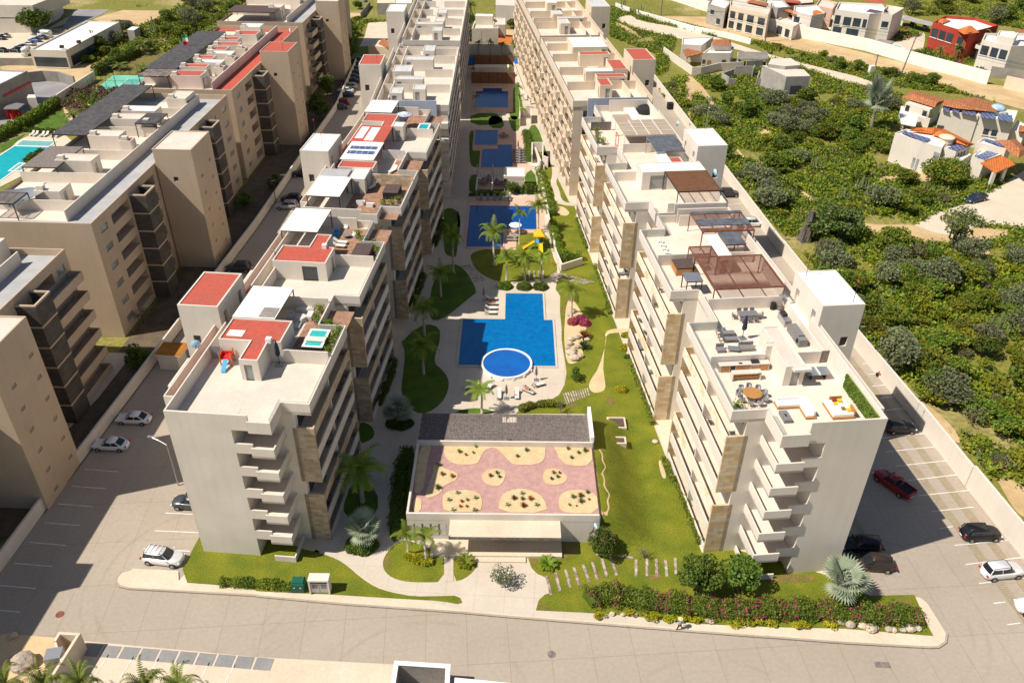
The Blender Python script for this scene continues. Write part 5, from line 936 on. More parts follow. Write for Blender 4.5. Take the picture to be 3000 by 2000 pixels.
house('house', 'low sand-coloured house with tiled porch beside the third left block', [('wall', '12:1030,420 12:1130,430 12:1240,440 12:1230,370 12:1130,370', 0, 3.6, 'e_beige', 'e_beige'), ('porch_roof', '12:1125,400 12:1215,440 12:1220,380 12:1165,350', 3.7, 3.9, 'tile_t')])
house('house', 'grey house with sandy hipped roof at the top edge', [('wall', '12:1110,30 12:1280,30 12:1280,0 12:1120,-5', 0, 4.2, 'rawc', 'e_beige'), ('wall', '12:1280,30 12:1430,30 12:1430,0 12:1290,0', 0, 4.0, 'e_wall', 'white_roof')])
# far left buildings
r = house('warehouse', 'long white-roofed warehouse behind the tennis court', [('wall', '11:275,470 11:605,480 11:1100,215 11:800,205', 0, 5.0, 'w_white', 'white_roof', .45)], 'warehouse')
vw(r, '11:275,470 11:605,480', 5, [(.06, .96, .4, 3.3)]); vw(r, '11:605,480 11:1100,215', 5, [(.05, .6, .4, 3.3)]); P = [g('11:%d,%d' % (330+k*160, 440-k*45), 5.4) for k in range(4)]

for p in P: q = MB(); q.box((p.x+8, p.y, 5.4), (1, 1, .8)); q.build('roof_vent', M['metal_dk'], r)
r = house('store_building', 'grey store with red stripe and white roof cut by the left edge', [('wall', '11:-200,850 11:0,790 11:255,665 11:-10,655 11:-300,700', 0, 7.5, 'rawc', 'white_roof', .4)], 'building')
q = MB(); a, c = g('11:0,790', 7.5), g('11:255,665', 7.5); d = Vector((.3, -.3, 0)); q.prism([a+d*.5, c+d*.5, c+d, a+d], 4.6, 5.1); q.build('stripe', M['redp'], r)
r = house('commercial_building', 'grey two-level commercial building with glass front at the top left corner', [('wall', '11:-100,60 11:300,65 11:620,-60 11:-100,-90', 5.0, 8.6, 'w_white', 'deck', .5), ('wall', '11:-100,190 11:260,190 11:520,60 11:560,10 11:-100,-60', 0, 4.2, 'w_white', 'w_white', .5), ('glazing', '11:-90,100 11:310,100 11:590,-30 11:-90,-60', 4.2, 4.98, 'glass')], 'building')
house('store_hut', 'small grey box hut among bushes behind the warehouse', [('wall', '11:1165,275 11:1230,280 11:1280,250 11:1215,245', 0, 4.2, 'rawc', 'white_roof')], 'hut')
house('loading_canopy', 'grey canopy over the yard of the red-striped store', [('roof', '11:30,1000 11:165,1000 11:225,955 11:90,935', 3.0, 3.2, 'metal_lt'), ('wall', '11:245,900 11:330,900 11:320,870 11:260,870', 0, 3.6, 'w_white')], 'canopy')
for k in range(7):
    c = g('11:%d,%d' % (60+k*22, 1050+ (k*37) % 60), 0); q = MB(); q.cyl((c.x, c.y, 0), .45, 1.8+.3*(k % 3), n=8); q.cyl((c.x, c.y, 1.8+.3*(k % 3)), .12, .3, n=6); tag(q.build('gas_cylinder', M['redp']), 'small red gas cylinder in the yard of the red-striped store', 'gas cylinder', 'gas cylinders in the store yard')
# ================================================================ VEGETATION
rng = np.random.default_rng(11)
def quads(name, P, size, mats, mi=None, parent=None, flat=.0, asp=1.0, rs=rng, up=None):
    """leaf-sized faces at the points P (n x 3)"""
    n = len(P); P = np.asarray(P, float); size = np.broadcast_to(np.asarray(size, float), (n,))
    a = rs.normal(size=(n, 3)); a[:, 2] *= (1-flat); a /= np.linalg.norm(a, axis=1)[:, None]; b = rs.normal(size=(n, 3)); b[:, 2] *= (1-flat)
    b -= (a*b).sum(1)[:, None]*a; b /= np.linalg.norm(b, axis=1)[:, None]; a *= size[:, None]*.5*asp; b *= size[:, None]*.5
    V = np.stack([P-a-b*.6, P+a*.2-b, P+a+b*.5, P-a*.3+b], 1).reshape(-1, 3)
    off = Vector((0, 0, 0)); q = parent
    while q is not None: off += q.location; q = q.parent
    V = V-np.array(off)
    me = bpy.data.meshes.new(name); me.vertices.add(4*n); me.vertices.foreach_set('co', V.ravel()); me.loops.add(4*n); me.loops.foreach_set('vertex_index', np.arange(4*n, dtype=np.int32)); me.polygons.add(n)
    me.polygons.foreach_set('loop_start', np.arange(0, 4*n, 4, dtype=np.int32)); me.polygons.foreach_set('loop_total', np.full(n, 4, dtype=np.int32))
    for m in mats: me.materials.append(M[m])
    if isinstance(mi, float): mi = (rs.uniform(0, 1, n) < mi).astype(int)
    if mi is not None: me.polygons.foreach_set('material_index', np.asarray(mi, dtype=np.int32))
    me.update(calc_edges=True); o = bpy.data.objects.new(name, me); C.objects.link(o)
    if parent: o.parent = parent
    return o
def lobes(n, rx, ry, z0, z1, nl, rs, lobe=.45, shell=.75):
    """points spread through a crown made of overlapping lobes"""
    L = []; k = 0
    while len(L) < nl:
        p = rs.uniform(-1, 1, 3)
        if np.linalg.norm(p) < 1: L.append(p)
    L = np.array(L); R = lobe*rs.uniform(.6, 1.2, nl); c = rs.integers(0, nl, n)
    d = rs.normal(size=(n, 3)); d /= np.linalg.norm(d, axis=1)[:, None]; r = R[c]*(shell+(1-shell)*rs.uniform(0, 1, n))
    P = L[c]*.72+d*r[:, None]; P[:, 0] *= rx; P[:, 1] *= ry; P[:, 2] = (z0+z1)/2+P[:, 2]*(z1-z0)/2
    return P[P[:, 2] > .05]
def tree(name, label, cat, h, rx, zc, n, leaf, mats, trunk=.16, nl=14, seed=1, lean=0, frac=None, limbs=6, lobe=.45, ry=None):
    """trunk with limbs and a crown of leaves, built at the origin"""
    rs = np.random.default_rng(seed); r = empty(name, (0, 0, 0), label, cat); q = MB(); top = Vector((lean, 0, h*.62))
    q.path([(0, 0, -.1), (lean*.3, .05, zc*.5), (lean*.6, 0, zc)], [trunk, trunk*.8, trunk*.6], n=7)
    for i in range(limbs):
        t = i*2*math.pi/limbs+rs.uniform(-.4, .4); k = rs.uniform(.45, .85); q.path([(lean*.5, 0, zc*rs.uniform(.5, .95)), (lean*.5+rx*.35*k*math.cos(t), rx*.35*k*math.sin(t), zc+(h-zc)*.35), (lean*.5+rx*k*math.cos(t), rx*k*math.sin(t), zc+(h-zc)*.62)], [trunk*.5, trunk*.32, trunk*.12], n=5)
    q.build('trunk', M['bark'], r)
    P = lobes(n, rx, ry or rx, zc*.75, h, nl, rs, lobe); P[:, 0] += lean*.5
    mi = None
    if len(mats) > 1: mi = (rs.uniform(0, 1, len(P)) < (frac or .3)).astype(int)
    quads('crown', P, rs.uniform(.6, 1.3, len(P))*leaf, mats, mi, r, rs=rs); return r
HOLD = Vector((0, 0, 0))
# prototypes of the scrub: built once, copied many times
KINDS = [
    ('desert_shrub', 'round bright green desert shrub in the scrub', tree('desert_shrub', 'x', 'shrub', 2.6, 2.2, .5, 1100, .34, ['lf_scrub', 'lf_lime'], .08, 12, 21, frac=.25)),
    ('desert_tree', 'dark green thorn tree in the scrub', tree('desert_tree', 'x', 'tree', 4.6, 3.2, 1.5, 2000, .36, ['lf_dark', 'lf_scrub'], .14, 16, 22, frac=.35)),
    ('mesquite_tree', 'grey-green feathery tree in the scrub', tree('mesquite_tree', 'x', 'tree', 5.2, 3.9, 1.9, 1900, .36, ['lf_grey', 'lf_twig'], .15, 16, 23, frac=.2)),
    ('desert_shrub', 'low yellow-green bush in the scrub', tree('desert_shrub', 'x', 'shrub', 1.7, 1.9, .3, 700, .30, ['lf_lime', 'lf_scrub'], .05, 10, 24, frac=.5)),
    ('dry_shrub', 'bare grey-brown shrub in the scrub', tree('dry_shrub', 'x', 'shrub', 2.4, 2.0, .4, 700, .22, ['lf_twig', 'lf_grey'], .07, 12, 25, frac=.35, limbs=9)),
    ('desert_tree', 'broad mid green tree in the scrub', tree('desert_tree', 'x', 'tree', 4.0, 4.0, 1.2, 2200, .36, ['lf_scrub', 'lf_dark'], .15, 20, 26, frac=.4, lobe=.36)),
]
for nm, lb, r in KINDS: r['label'] = lb
def inpoly(x, y, P):
    c = np.zeros(len(x), bool); n = len(P)
    for i in range(n):
        x0, y0 = P[i][0], P[i][1]; x1, y1 = P[(i+1) % n][0], P[(i+1) % n][1]
        if y0 == y1: continue
        m = ((y0 > y) != (y1 > y)) & (x < (x1-x0)*(y-y0)/(y1-y0)+x0); c ^= m
    return c
def flatp(o): return [(v.co.x, v.co.y) for v in o.data.vertices]
SCRUB = gl('44:2352,200 34:2352,1568 34:2100,1300 34:1400,500 34:830,-10 24:880,1568 24:400,850 24:-10,430 23:2060,120 13:1650,1150 13:1330,800 13:1330,500 13:900,340 13:910,60 13:1150,120 13:2352,420 14:900,620 14:1800,900 14:2400,1050 14:2600,1400 24:2700,800 34:2900,0 44:2800,400')
BLOCK = [flatp(o) for o in C.objects if o.name.split('.')[0] in ('dirt_track', 'dirt_road', 'concrete_lane', 'villa_driveway', 'service_yard', 'lane', 'car_park')]
RECTS = [gl(s) for s in ('o:-40,1400 o:700,1500 o:1000,1350 o:1568,1400 o:1700,700 o:1500,500 o:500,300 o:0,250 o:-60,700 o:-100,900', '13:1400,720 13:1500,350 13:2060,330 13:2352,470 13:2352,600 13:2080,700', '13:1900,830 13:2330,830 13:2352,600 14:430,720 14:400,850 14:160,860 13:2300,820')]
def free(x, y, m=0):
    ok = np.ones(len(x), bool)
    for P in BLOCK+RECTS: ok &= ~inpoly(x, y, P)
    return ok
WEST = gl('11:1100,200 11:1250,60 11:1700,30 11:2352,-60 11:2352,150 11:1800,330 11:1700,480 11:1300,480 11:1180,560 11:1050,620 11:760,560 11:760,500 11:920,380 11:940,290')
NMID = gl('12:750,400 12:760,170 12:850,170 12:1190,200 12:1000,220 12:900,400 12:830,520 12:780,600')
HILL = gl('14:1060,-60 14:1300,160 14:1700,140 14:2100,230 14:2352,270 14:2700,330 14:2700,-100')
VERGE = gl('13:900,0 13:1400,20 13:2352,190 14:1200,520 14:2352,840 14:2352,790 14:1300,560 14:0,290 13:1400,-40')
LANEV = gl('13:1100,150 13:1380,250 13:1650,330 13:2352,430 14:600,640 14:1200,740 14:1500,860 14:2352,1010 14:2352,960 14:1400,720 14:900,620 14:0,420 13:1600,290')
def scatter(poly, n, kinds, wts, smin, smax, group, sp=1.6, lab=None):
    P = np.array([(p[0], p[1]) for p in poly]); lo, hi = P.min(0), P.max(0); out = []; tries = 0
    while len(out) < n and tries < 60:
        tries += 1; c = rng.uniform(lo, hi, (n*3, 2)); ok = inpoly(c[:, 0], c[:, 1], poly)
        for a in ((0, 0), (2, 0), (-2, 0), (0, 2), (0, -2)): ok &= free(c[:, 0]+a[0], c[:, 1]+a[1])
        for x, y in c[ok]:
            if all((x-a)**2+(y-b)**2 > (sp*1.0)**2 for a, b in out): out.append((x, y))
            if len(out) >= n: break
    for x, y in out:
        k = kinds[int(rng.choice(len(kinds), p=wts))]; nm, lb, r = KINDS[k]; s = rng.uniform(smin, smax)
        place(r, (x, y, 0), rng.uniform(0, 6.28), (lb if lab is None else lb.replace('in the scrub', lab)), group, (s*rng.uniform(.85, 1.15), s*rng.uniform(.85, 1.15), s*rng.uniform(.8, 1.1)))
    return out
# nearer scrub is densest, in three depth belts
NEAR = [p for p in gl('44:2352,150 34:2352,1568 34:1400,500 34:830,-10 24:880,1568 24:700,1300 24:2352,1200')]
scatter(gl('44:2352,200 34:2352,1568 34:2050,1230 34:1250,330 34:830,-10 24:880,1568 24:620,1250 24:640,900 24:2352,700 24:2700,800 34:2800,400 44:2700,300'), 105, [0, 1, 2, 3, 4, 5], [.26, .14, .16, .2, .08, .16], .6, 1.1, 'trees and shrubs of the scrubland beyond the right wall', 2.3)
scatter(gl('24:620,1250 24:100,520 23:2060,120 13:1650,1150 13:1330,800 13:1700,700 14:400,900 14:1100,950 14:1250,1300 24:1500,100 24:1700,400 24:2200,650 24:2352,900 24:640,920'), 105, [0, 1, 2, 3, 4, 5], [.22, .2, .18, .16, .06, .18], .7, 1.15, 'trees and shrubs of the scrubland beyond the right wall', 2.3, 'in the farther scrub between sandy track and villas')
scatter(WEST, 36, [0, 1, 2, 3, 5], [.25, .25, .15, .15, .2], .7, 1.2, 'bushes of the plot behind the warehouse', 3, 'behind the warehouse')
scatter(NMID, 12, [0, 1, 3], [.4, .2, .4], .6, 1.0, 'bushes beside the farthest left block', 2.5, 'beside the farthest left block')
scatter(HILL, 40, [0, 1, 2, 3, 5], [.25, .25, .15, .15, .2], .8, 1.3, 'bushes of the hillside behind the villas', 3.2, 'on the hillside behind the villas')
scatter(LANEV, 32, [0, 1, 3, 4], [.35, .25, .25, .15], .45, .9, 'bushes between the dirt road and the concrete lane', 2.5, 'between the dirt road and the concrete lane')
# the low growth nobody could count
def cover(name, polys, n, label, size, mats=('lf_scrub', 'lf_lime', 'lf_dark', 'lf_twig'), w=(.44, .18, .28, .1), thr=.0):
    A = []; 
    for poly, m in zip(polys, n):
        P = np.array([(p[0], p[1]) for p in poly]); lo, hi = P.min(0), P.max(0); got = 0; k = 0
        while got < m and k < 30:
            k += 1; cc = rng.uniform(lo, hi, (max(200, m//6), 2)); ok = inpoly(cc[:, 0], cc[:, 1], poly) & free(cc[:, 0], cc[:, 1]); cc = cc[ok]
            f = np.sin(cc[:, 0]*.21+np.sin(cc[:, 1]*.13)*2)+np.sin(cc[:, 1]*.27+np.cos(cc[:, 0]*.17)*2); cc = cc[f > thr-1+rng.uniform(-.5, .5, len(cc))]
            A.append(cc); got += len(cc)
    A = np.concatenate(A); per = 9; r = rng.uniform(.35, 1.1, len(A)); 
    P = np.repeat(np.c_[A, r*.0], per, 0); d = rng.normal(size=P.shape)*.5; P[:, :2] += d[:, :2]*np.repeat(r, per)[:, None]; P[:, 2] = np.abs(d[:, 2])*np.repeat(r, per)*1.1+.05
    mi = np.repeat(rng.choice(len(mats), len(A), p=w), per); o = quads(name, P, rng.uniform(.6, 1.4, len(P))*size, mats, mi)
    return tag(o, label, 'ground cover', kind='stuff')
cover('scrub_undergrowth', [SCRUB], [27000], 'dense low green undergrowth between the scrub trees', .42)
cover('scrub_undergrowth', [WEST, NMID, HILL, LANEV], [2600, 700, 5000, 2600], 'low bushes and weeds on the far plots', .5, thr=.2)
cover('garden_shrubs', [gl('14:250,260 14:450,200 14:1200,420 14:1000,360 14:700,360'), gl('14:1250,500 14:1500,450 14:1900,560 14:2150,640 14:1900,680 14:1600,590'), gl('14:1150,240 14:1300,270 14:1400,330 14:1200,380 14:1050,330')], [260, 420, 260], 'low garden planting in front of the villas', .5, ('lf_dark', 'lf_lime', 'lf_hedge', 'lf_pink'), (.4, .25, .3, .05))
# palms -------------------------------------------------------------------
def frond(q, base, az, el, L, droop, wd, m=0, n=9, tw=.0):
    p = Vector(base); d = Vector((math.cos(az)*math.cos(el), math.sin(az)*math.cos(el), math.sin(el))); side = Vector((-math.sin(az), math.cos(az), 0)); step = L/n
    for i in range(n):
        u = (i+1)/n; e = el-droop*u*u; d = Vector((math.cos(az)*math.cos(e), math.sin(az)*math.cos(e), math.sin(e))); p2 = p+d*step; ww = wd*math.sin(min(1, u*1.15+.12)*math.pi*.88)+.06
        dn = Vector((0, 0, -.45*ww))
        for s in (1, -1):
            for k in (0, .5):
                a = p.lerp(p2, k); c = a+d*step*.42; t = a+side*s*ww+d*step*.7+dn*(1+.3*math.sin(i*5+k*9)); q.face([a, c, t+d*.06, t], m)
        p = p2
def palm(name, label, h, nf, L, droop, wd, tr, m, seed, shaft=True, trunkm='palmtrunk'):
    r = empty(name, (0, 0, 0), label, 'palm tree'); rd = random.Random(seed); q = MB(); pts = [(0, 0, -.1), (.04, .02, h*.3), (.02, .05, h*.7), (0, 0, h)]; q.path(pts, [tr*1.25, tr, tr*.85, tr*.75], n=9); q.build('trunk', M[trunkm], r, True)
    if shaft: q = MB(); q.path([(0, 0, h-.9), (0, 0, h+.1)], [tr*.85, tr*.5], n=9); q.build('crownshaft', M['lf_palm'], r)
    q = MB()
    for i in range(nf): frond(q, (0, 0, h), i*2.399+rd.uniform(-.2, .2), rd.uniform(.15, 1.25) if i % 4 else rd.uniform(-.2, .2), L*rd.uniform(.85, 1.1), droop*rd.uniform(.8, 1.2), wd)
    q.build('crown', M[m], r); return r
def fan(name, label, h, nf, R, m, seed, tr=.3):
    r = empty(name, (0, 0, 0), label, 'fan palm'); rd = random.Random(seed); q = MB(); q.path([(0, 0, -.1), (0, 0, h)], [tr, tr*.8], n=9); q.build('trunk', M['bark'], r, True); q = MB()
    for i in range(nf):
        az = i*2.399; el = rd.uniform(-.25, 1.2); c = Vector((math.cos(az)*math.cos(el), math.sin(az)*math.cos(el), math.sin(el))); st_ = R*rd.uniform(.45, .6); hub = Vector((0, 0, h))+c*st_; q.bar((0, 0, h), hub, .03)
        side = Vector((-math.sin(az), math.cos(az), 0)); upv = c.cross(side); n = 20
        for k in range(n):
            a = (k/(n-1)-.5)*4.6; d = (c*math.cos(a)+side*math.sin(a)); d = (d+upv*(-.18-.12*abs(a))*(-1 if upv.z < 0 else 1)).normalized(); Lk = R*.62*(1-.12*abs(a)); w_ = d.cross(upv).normalized()*.095
            q.face([hub, hub+d*Lk*.6-w_, hub+d*Lk, hub+d*Lk*.6+w_])
    q.build('crown', M[m], r); return r
def hgt(top, base, zb=.15):
    b = g(base, zb); u, v = pix(top); d = Vector((u-1500, v-1000, FPX)); d = Vector((XA.dot(d), YA.dot(d), ZA.dot(d))); t = (b.x*d.x+b.y*d.y)/(d.x**2+d.y**2); return H+t*d.z, b
GP = 'royal palms of the pool courtyard'
PR = palm('royal_palm', 'x', 6.0, 17, 3.1, 1.5, .62, .2, 'lf_palm', 3)
PR2 = palm('royal_palm', 'x', 6.0, 11, 2.5, 1.3, .5, .15, 'lf_palm', 5)
def putp(proto, base, top, label, group=GP, h0=6.0, zb=.15, k=1.0, rz=None):
    hh, b = hgt(top, base, zb); s = max(.3, hh/h0); return place(proto, (b.x, b.y, zb), rz if rz is not None else (b.x*7.3+b.y) % 6.28, label, group, (k, k, s) if proto.name not in () else s)
for base, top, lab, pr, k in [('22:2185,870', '22:2190,560', 'tall full royal palm standing before the L-shaped pool', 0, 1.0), ('23:65,680', '23:75,395', 'slim royal palm in front of the orange slide, small crown over water', 1, .8), ('23:240,550', '23:248,320', 'royal palm at the right rim of the L-shaped pool', 0, .95),
        ('23:115,1030', '23:115,790', 'royal palm in the left clipped round bush on the playground lawn edge', 0, .85), ('23:270,1030', '23:270,780', 'royal palm in the right clipped round bush next to the playground', 1, .85), ('22:2300,1025', '22:2300,790', 'royal palm above the leftmost clipped round bush by the T-shaped pool', 0, .9),
        ('23:540,1340', '23:545,1090', 'royal palm among rocks right of the T-shaped pool, leaning fronds', 0, .9), ('22:1815,930', '22:1810,600', 'shaded royal palm in the bed beside the L-shaped pool', 0, .85), ('22:1700,1155', '22:1700,930', 'shaded royal palm at the top of the oval shaded lawn', 0, .9),
        ('22:1550,1510', '22:1550,1260', 'royal palm where the shaded path meets the large pool deck', 0, 1.0), ('32:1540,300', '32:1530,30', 'shaded royal palm in the middle of the big oval lawn', 0, 1.0), ('32:2075,665', '32:2075,440', 'sunlit young royal palm right behind the slatted pergola', 1, 1.0), ('32:980,1470', '32:990,1150', 'dark wide palm in deep shade beside the near left block', 0, 1.35),
        ('42:1395,390', '42:1390,190', 'left of two small palms over yellow ground cover by the clubhouse', 1, .75), ('42:1560,440', '42:1555,220', 'right of two small palms over yellow ground cover by the clubhouse', 1, .85)]:
    putp((PR, PR2)[pr], base, top, lab, k=k)
for i, (base, top) in enumerate([('j:245,640', 'j:248,495'), ('j:380,640', 'j:378,490'), ('j:515,640', 'j:508,510'), ('j:650,650', 'j:650,515')]): putp(PR2, base, top, ['leftmost', 'second from the left', 'third from the left', 'rightmost'][i]+' of four palms before the beige wall by the blue court', 'palms behind the blue court', k=.8)
for i, (base, top) in enumerate([('j:215,1280', 'j:220,1110'), ('j:700,1160', 'j:690,1000'), ('j:715,1250', 'j:710,1110'), ('j:745,1350', 'j:735,1260'), ('j:600,870', 'j:600,780'), ('j:180,860', 'j:175,800')]):
    putp(PR2, base, top, ['slim palm at the left rim of the farthest pool', 'topmost palm in the green strip right of the farthest pool', 'middle palm in the green strip right of the farthest pool', 'lowest palm in the green strip by the curving path', 'palm right of the small service roof', 'palm left of the small service roof'][i], 'small palms round the farthest pool', k=.7)
PD = palm('date_palm', 'x', 3.6, 30, 3.8, 1.7, .45, .38, 'lf_date', 8, False, 'bark')
for i, (base, top) in enumerate([('11:1330,500', '11:1330,410'), ('11:1115,640', '11:1110,600'), ('11:1310,660', '11:1310,610'), ('11:1500,640', '11:1500,600'), ('11:1960,300', '11:1955,260'), ('11:690,1120', '11:680,1050')]):
    putp(PD, base, top, ['largest date palm, behind the tennis court hedge', 'left date palm at the tennis court fence', 'middle date palm at the tennis court fence', 'right date palm at the tennis court fence', 'date palm beside the reed pergola roofs at the top', 'date palm on the bright lawn by the flower bed'][i], 'date palms of the left complex', 3.6, .05)
for i, s in enumerate(['11:1780,60', '11:1870,-10', '11:1980,0', '11:2110,40', '11:1700,20']): p = g(s, 0); place(PD, (p.x, p.y, 0), i*1.3, 'tall fan-crowned palm in the grove at the top, left of the tan blocks', 'palms of the top left grove', (.9, .9, 2.6))
for i, s in enumerate(['41:60,1520', '41:420,1520', '41:750,1500', '41:1330,1530', '41:1650,1540']): p = g(s, 4.5); place(PD, (p.x, p.y-.5, .1), i*1.7, ['leftmost', 'second from the left', 'middle', 'fourth from the left', 'rightmost'][i]+' of the palm crowns cut by the bottom edge', 'palms along the bottom edge', (.62, .62, 1.15))
for i, (s, k) in enumerate([('14:690,290', 1.0), ('14:930,340', .8), ('14:2000,560', 1.1), ('14:1560,560', .6), ('14:1720,560', .7), ('o:300,730', .5), ('o:940,1290', .6), ('j:460,180', .6), ('j:150,220', .9)]): p = g(s, 0); place(PD, (p.x, p.y, 0), i*.9, ['palm before the large white villa', 'small palm right of the large white villa', 'palm before the white villa at the right edge', 'left small palm in the garden under the red villa', 'right small palm in the garden under the red villa', 'low palm by the garden shelter', 'palm beside the orange carport roof', 'small palm at the top centre house', 'leafy palm at the top centre'][i], 'garden palms of the villas', (k, k, k*1.5))
F1 = fan('silver_fan_palm', 'x', 2.4, 24, 2.6, 'lf_silver', 4)
FG = 'silver fan palms'
p = g('42:1000,270', .2); place(F1, (p.x, p.y, .2), .3, 'silver fan palm in a round clipped bush by the clubhouse path', FG, (.85, .85, .9))
p = g('32:1310,740', .2); place(F1, (p.x, p.y, .2), 1.3, 'shaded silver fan palm in a round planter north-west of the clubhouse', FG, (.85, .85, .85))
p = g('44:650,765', .2); place(F1, (p.x, p.y, .2), 2.0, 'big silver fan palm at the road corner of the near right block', FG, (1.08, 1.08, 1.0))
p = g('14:940,1190', 0); place(F1, (p.x, p.y, 0), 2.6, 'tall silver fan palm rising above the scrub near the tiled villa', FG, (1.5, 1.5, 3.0))
# single trees and bushes of the plot
def one(name, label, cat, s, zb, h, rx, zc, n, leaf, mats, **k):
    r = tree(name, label, cat, h, rx, zc, n, leaf, mats, **k); p = g(s, zb); r.location = (p.x, p.y, zb); return r
one('flowering_tree', 'dark dense oleander tree with small pink flowers at the clubhouse corner', 'tree', '43:830,390', .15, 3.7, 1.75, .5, 4200, .17, ['lf_dark', 'lf_pink'], trunk=.1, nl=16, seed=31, frac=.03)
one('garden_tree', 'larger of two leafy trees on the front lawn, nearer the sleepers', 'tree', '43:1700,740', .15, 5.0, 2.7, 1.6, 3800, .27, ['lf_dark', 'lf_hedge'], trunk=.14, nl=20, seed=32, frac=.45, lobe=.38)
one('garden_tree', 'smaller of two leafy trees on the front lawn, against the white block', 'tree', '43:2090,710', .15, 4.4, 2.5, 1.3, 3200, .27, ['lf_dark', 'lf_hedge'], trunk=.14, nl=18, seed=33, frac=.45, lobe=.38)
one('frangipani_tree', 'sparse frangipani with white blossom in a ring of boulders on the forecourt', 'tree', '42:2260,650', .15, 2.6, 1.6, .7, 900, .16, ['lf_grey', 'whitef'], trunk=.09, nl=16, seed=34, frac=.08, limbs=9)
one('bare_tree', 'leafless small tree at the edge of the front lawn', 'tree', '43:1210,420', .15, 1.9, 1.2, .3, 160, .1, ['lf_twig'], trunk=.08, nl=8, seed=35, limbs=14)
one('small_tree', 'small round green tree right of the T-shaped pool', 'tree', '33:580,345', .15, 1.9, 1.1, .5, 1100, .19, ['lf_dark', 'lf_hedge'], trunk=.07, nl=10, seed=36)
one('bare_tree', 'thin leafless tree at the end of the mixed flower hedge behind the pergola', 'tree', '33:445,655', .15, 2.6, .9, .6, 140, .1, ['lf_twig'], trunk=.06, nl=8, seed=37, limbs=12)
one('shade_tree', 'dense dark tree filling the shaded gap by the car park wall', 'tree', '12:590,1100', 0, 7, 3.0, 1.2, 2600, .4, ['lf_dark'], trunk=.2, nl=20, seed=38)
one('shade_tree', 'second dark tree along the same shaded garden strip', 'tree', '12:660,880', 0, 6, 2.6, 1.2, 2200, .4, ['lf_dark'], trunk=.2, nl=18, seed=39)
one('shade_tree', 'dark tree between the farthest left blocks and the car park wall', 'tree', '12:870,560', 0, 8, 3.0, 1.2, 2400, .45, ['lf_dark'], trunk=.2, nl=18, seed=40)
one('shade_tree', 'shaded bush at the foot of the second tan block', 'tree', '31:1260,200', 0, 2.6, 2.6, .5, 1500, .3, ['lf_dark'], trunk=.1, nl=12, seed=41)
one('dry_tree', 'reddish leafless tree at the base of the second tan block', 'tree', '21:1330,1400', 0, 3.0, 1.6, .8, 400, .16, ['lf_twig'], trunk=.08, nl=10, seed=42, limbs=12)
one('shade_tree', 'low dark tree right of the first stair tower', 'tree', '22:170,160', 0, 3.2, 2.2, .8, 1500, .3, ['lf_dark'], trunk=.1, nl=12, seed=43)
one('shade_tree', 'dark bush under the second stair tower by the wall', 'tree', '21:2270,330', 0, 3.0, 2.4, .6, 1500, .3, ['lf_dark'], trunk=.1, nl=12, seed=44)
one('street_tree', 'large round dark green tree beside the commercial building', 'tree', '11:360,300', 0, 8.5, 6, 2.5, 3600, .6, ['lf_dark', 'lf_hedge'], trunk=.3, nl=22, seed=45)
one('pond_tree', 'thick dark tree behind the round pool pavilion', 'tree', 'm:690,990', .15, 3.2, 1.5, .7, 1500, .22, ['lf_hedge', 'lf_dark'], trunk=.1, nl=12, seed=46)
one('carob_tree', 'spreading open-crowned tree with white trunk beside the villa driveway', 'tree', '24:1690,705', 0, 8.6, 5.2, 3.0, 2600, .34, ['lf_grey', 'lf_scrub'], trunk=.26, nl=22, seed=47, limbs=12, lobe=.34, frac=.4)
one('fig_tree', 'huge rounded dark tree beside the bare grey stump', 'tree', '24:560,610', 0, 7.2, 6.6, 1.2, 5200, .42, ['lf_dark', 'lf_grey'], trunk=.3, nl=30, seed=48, lobe=.33, frac=.35)
one('hedge_tree', 'broad green tree in front of the solar box villa', 'tree', '24:1600,130', 0, 6.0, 5.4, 1.0, 4200, .42, ['lf_scrub', 'lf_dark'], trunk=.25, nl=26, seed=49, frac=.3)
for i, (s, k) in enumerate([('j:640,330', 4), ('j:150,330', 6), ('j:130,470', 5), ('j:700,110', 5), ('12:950,90', 3.5)]): one('leafy_tree', ['round green tree in the yard right of the square beige house', 'tall tree at the left of the square beige house', 'bush left of the square beige house', 'dark tree in front of the top centre garage house', 'lone small tree in the sandy yard at the top'][i], 'tree', s, 0, k, k*.62, k*.25, 1600, .4, ['lf_dark', 'lf_hedge'], trunk=.15, nl=14, seed=50+i)
st_ = empty('tree_stump', g('24:330,640', 0), 'tall fluted bare grey stump rising from the scrub', 'tree stump'); p = g('24:330,640', 0); q = MB(); R = []
for j in range(9):
    z = j*.78; R.append([(p.x+.15*j*.4+(1.25-.09*j)*(1+.22*math.sin(5*t+j*.5))*math.cos(t), p.y+(1.15-.09*j)*(1+.22*math.sin(5*t+j*.5))*math.sin(t), z) for t in [i*2*math.pi/20 for i in range(20)]])
q.rings(R); q.build('bark', mat('grey_dead_bark', (.20, .165, .15), (.10, .085, .08), 4, fine=.4, fs=7, bump=.8, bs=6), st_)
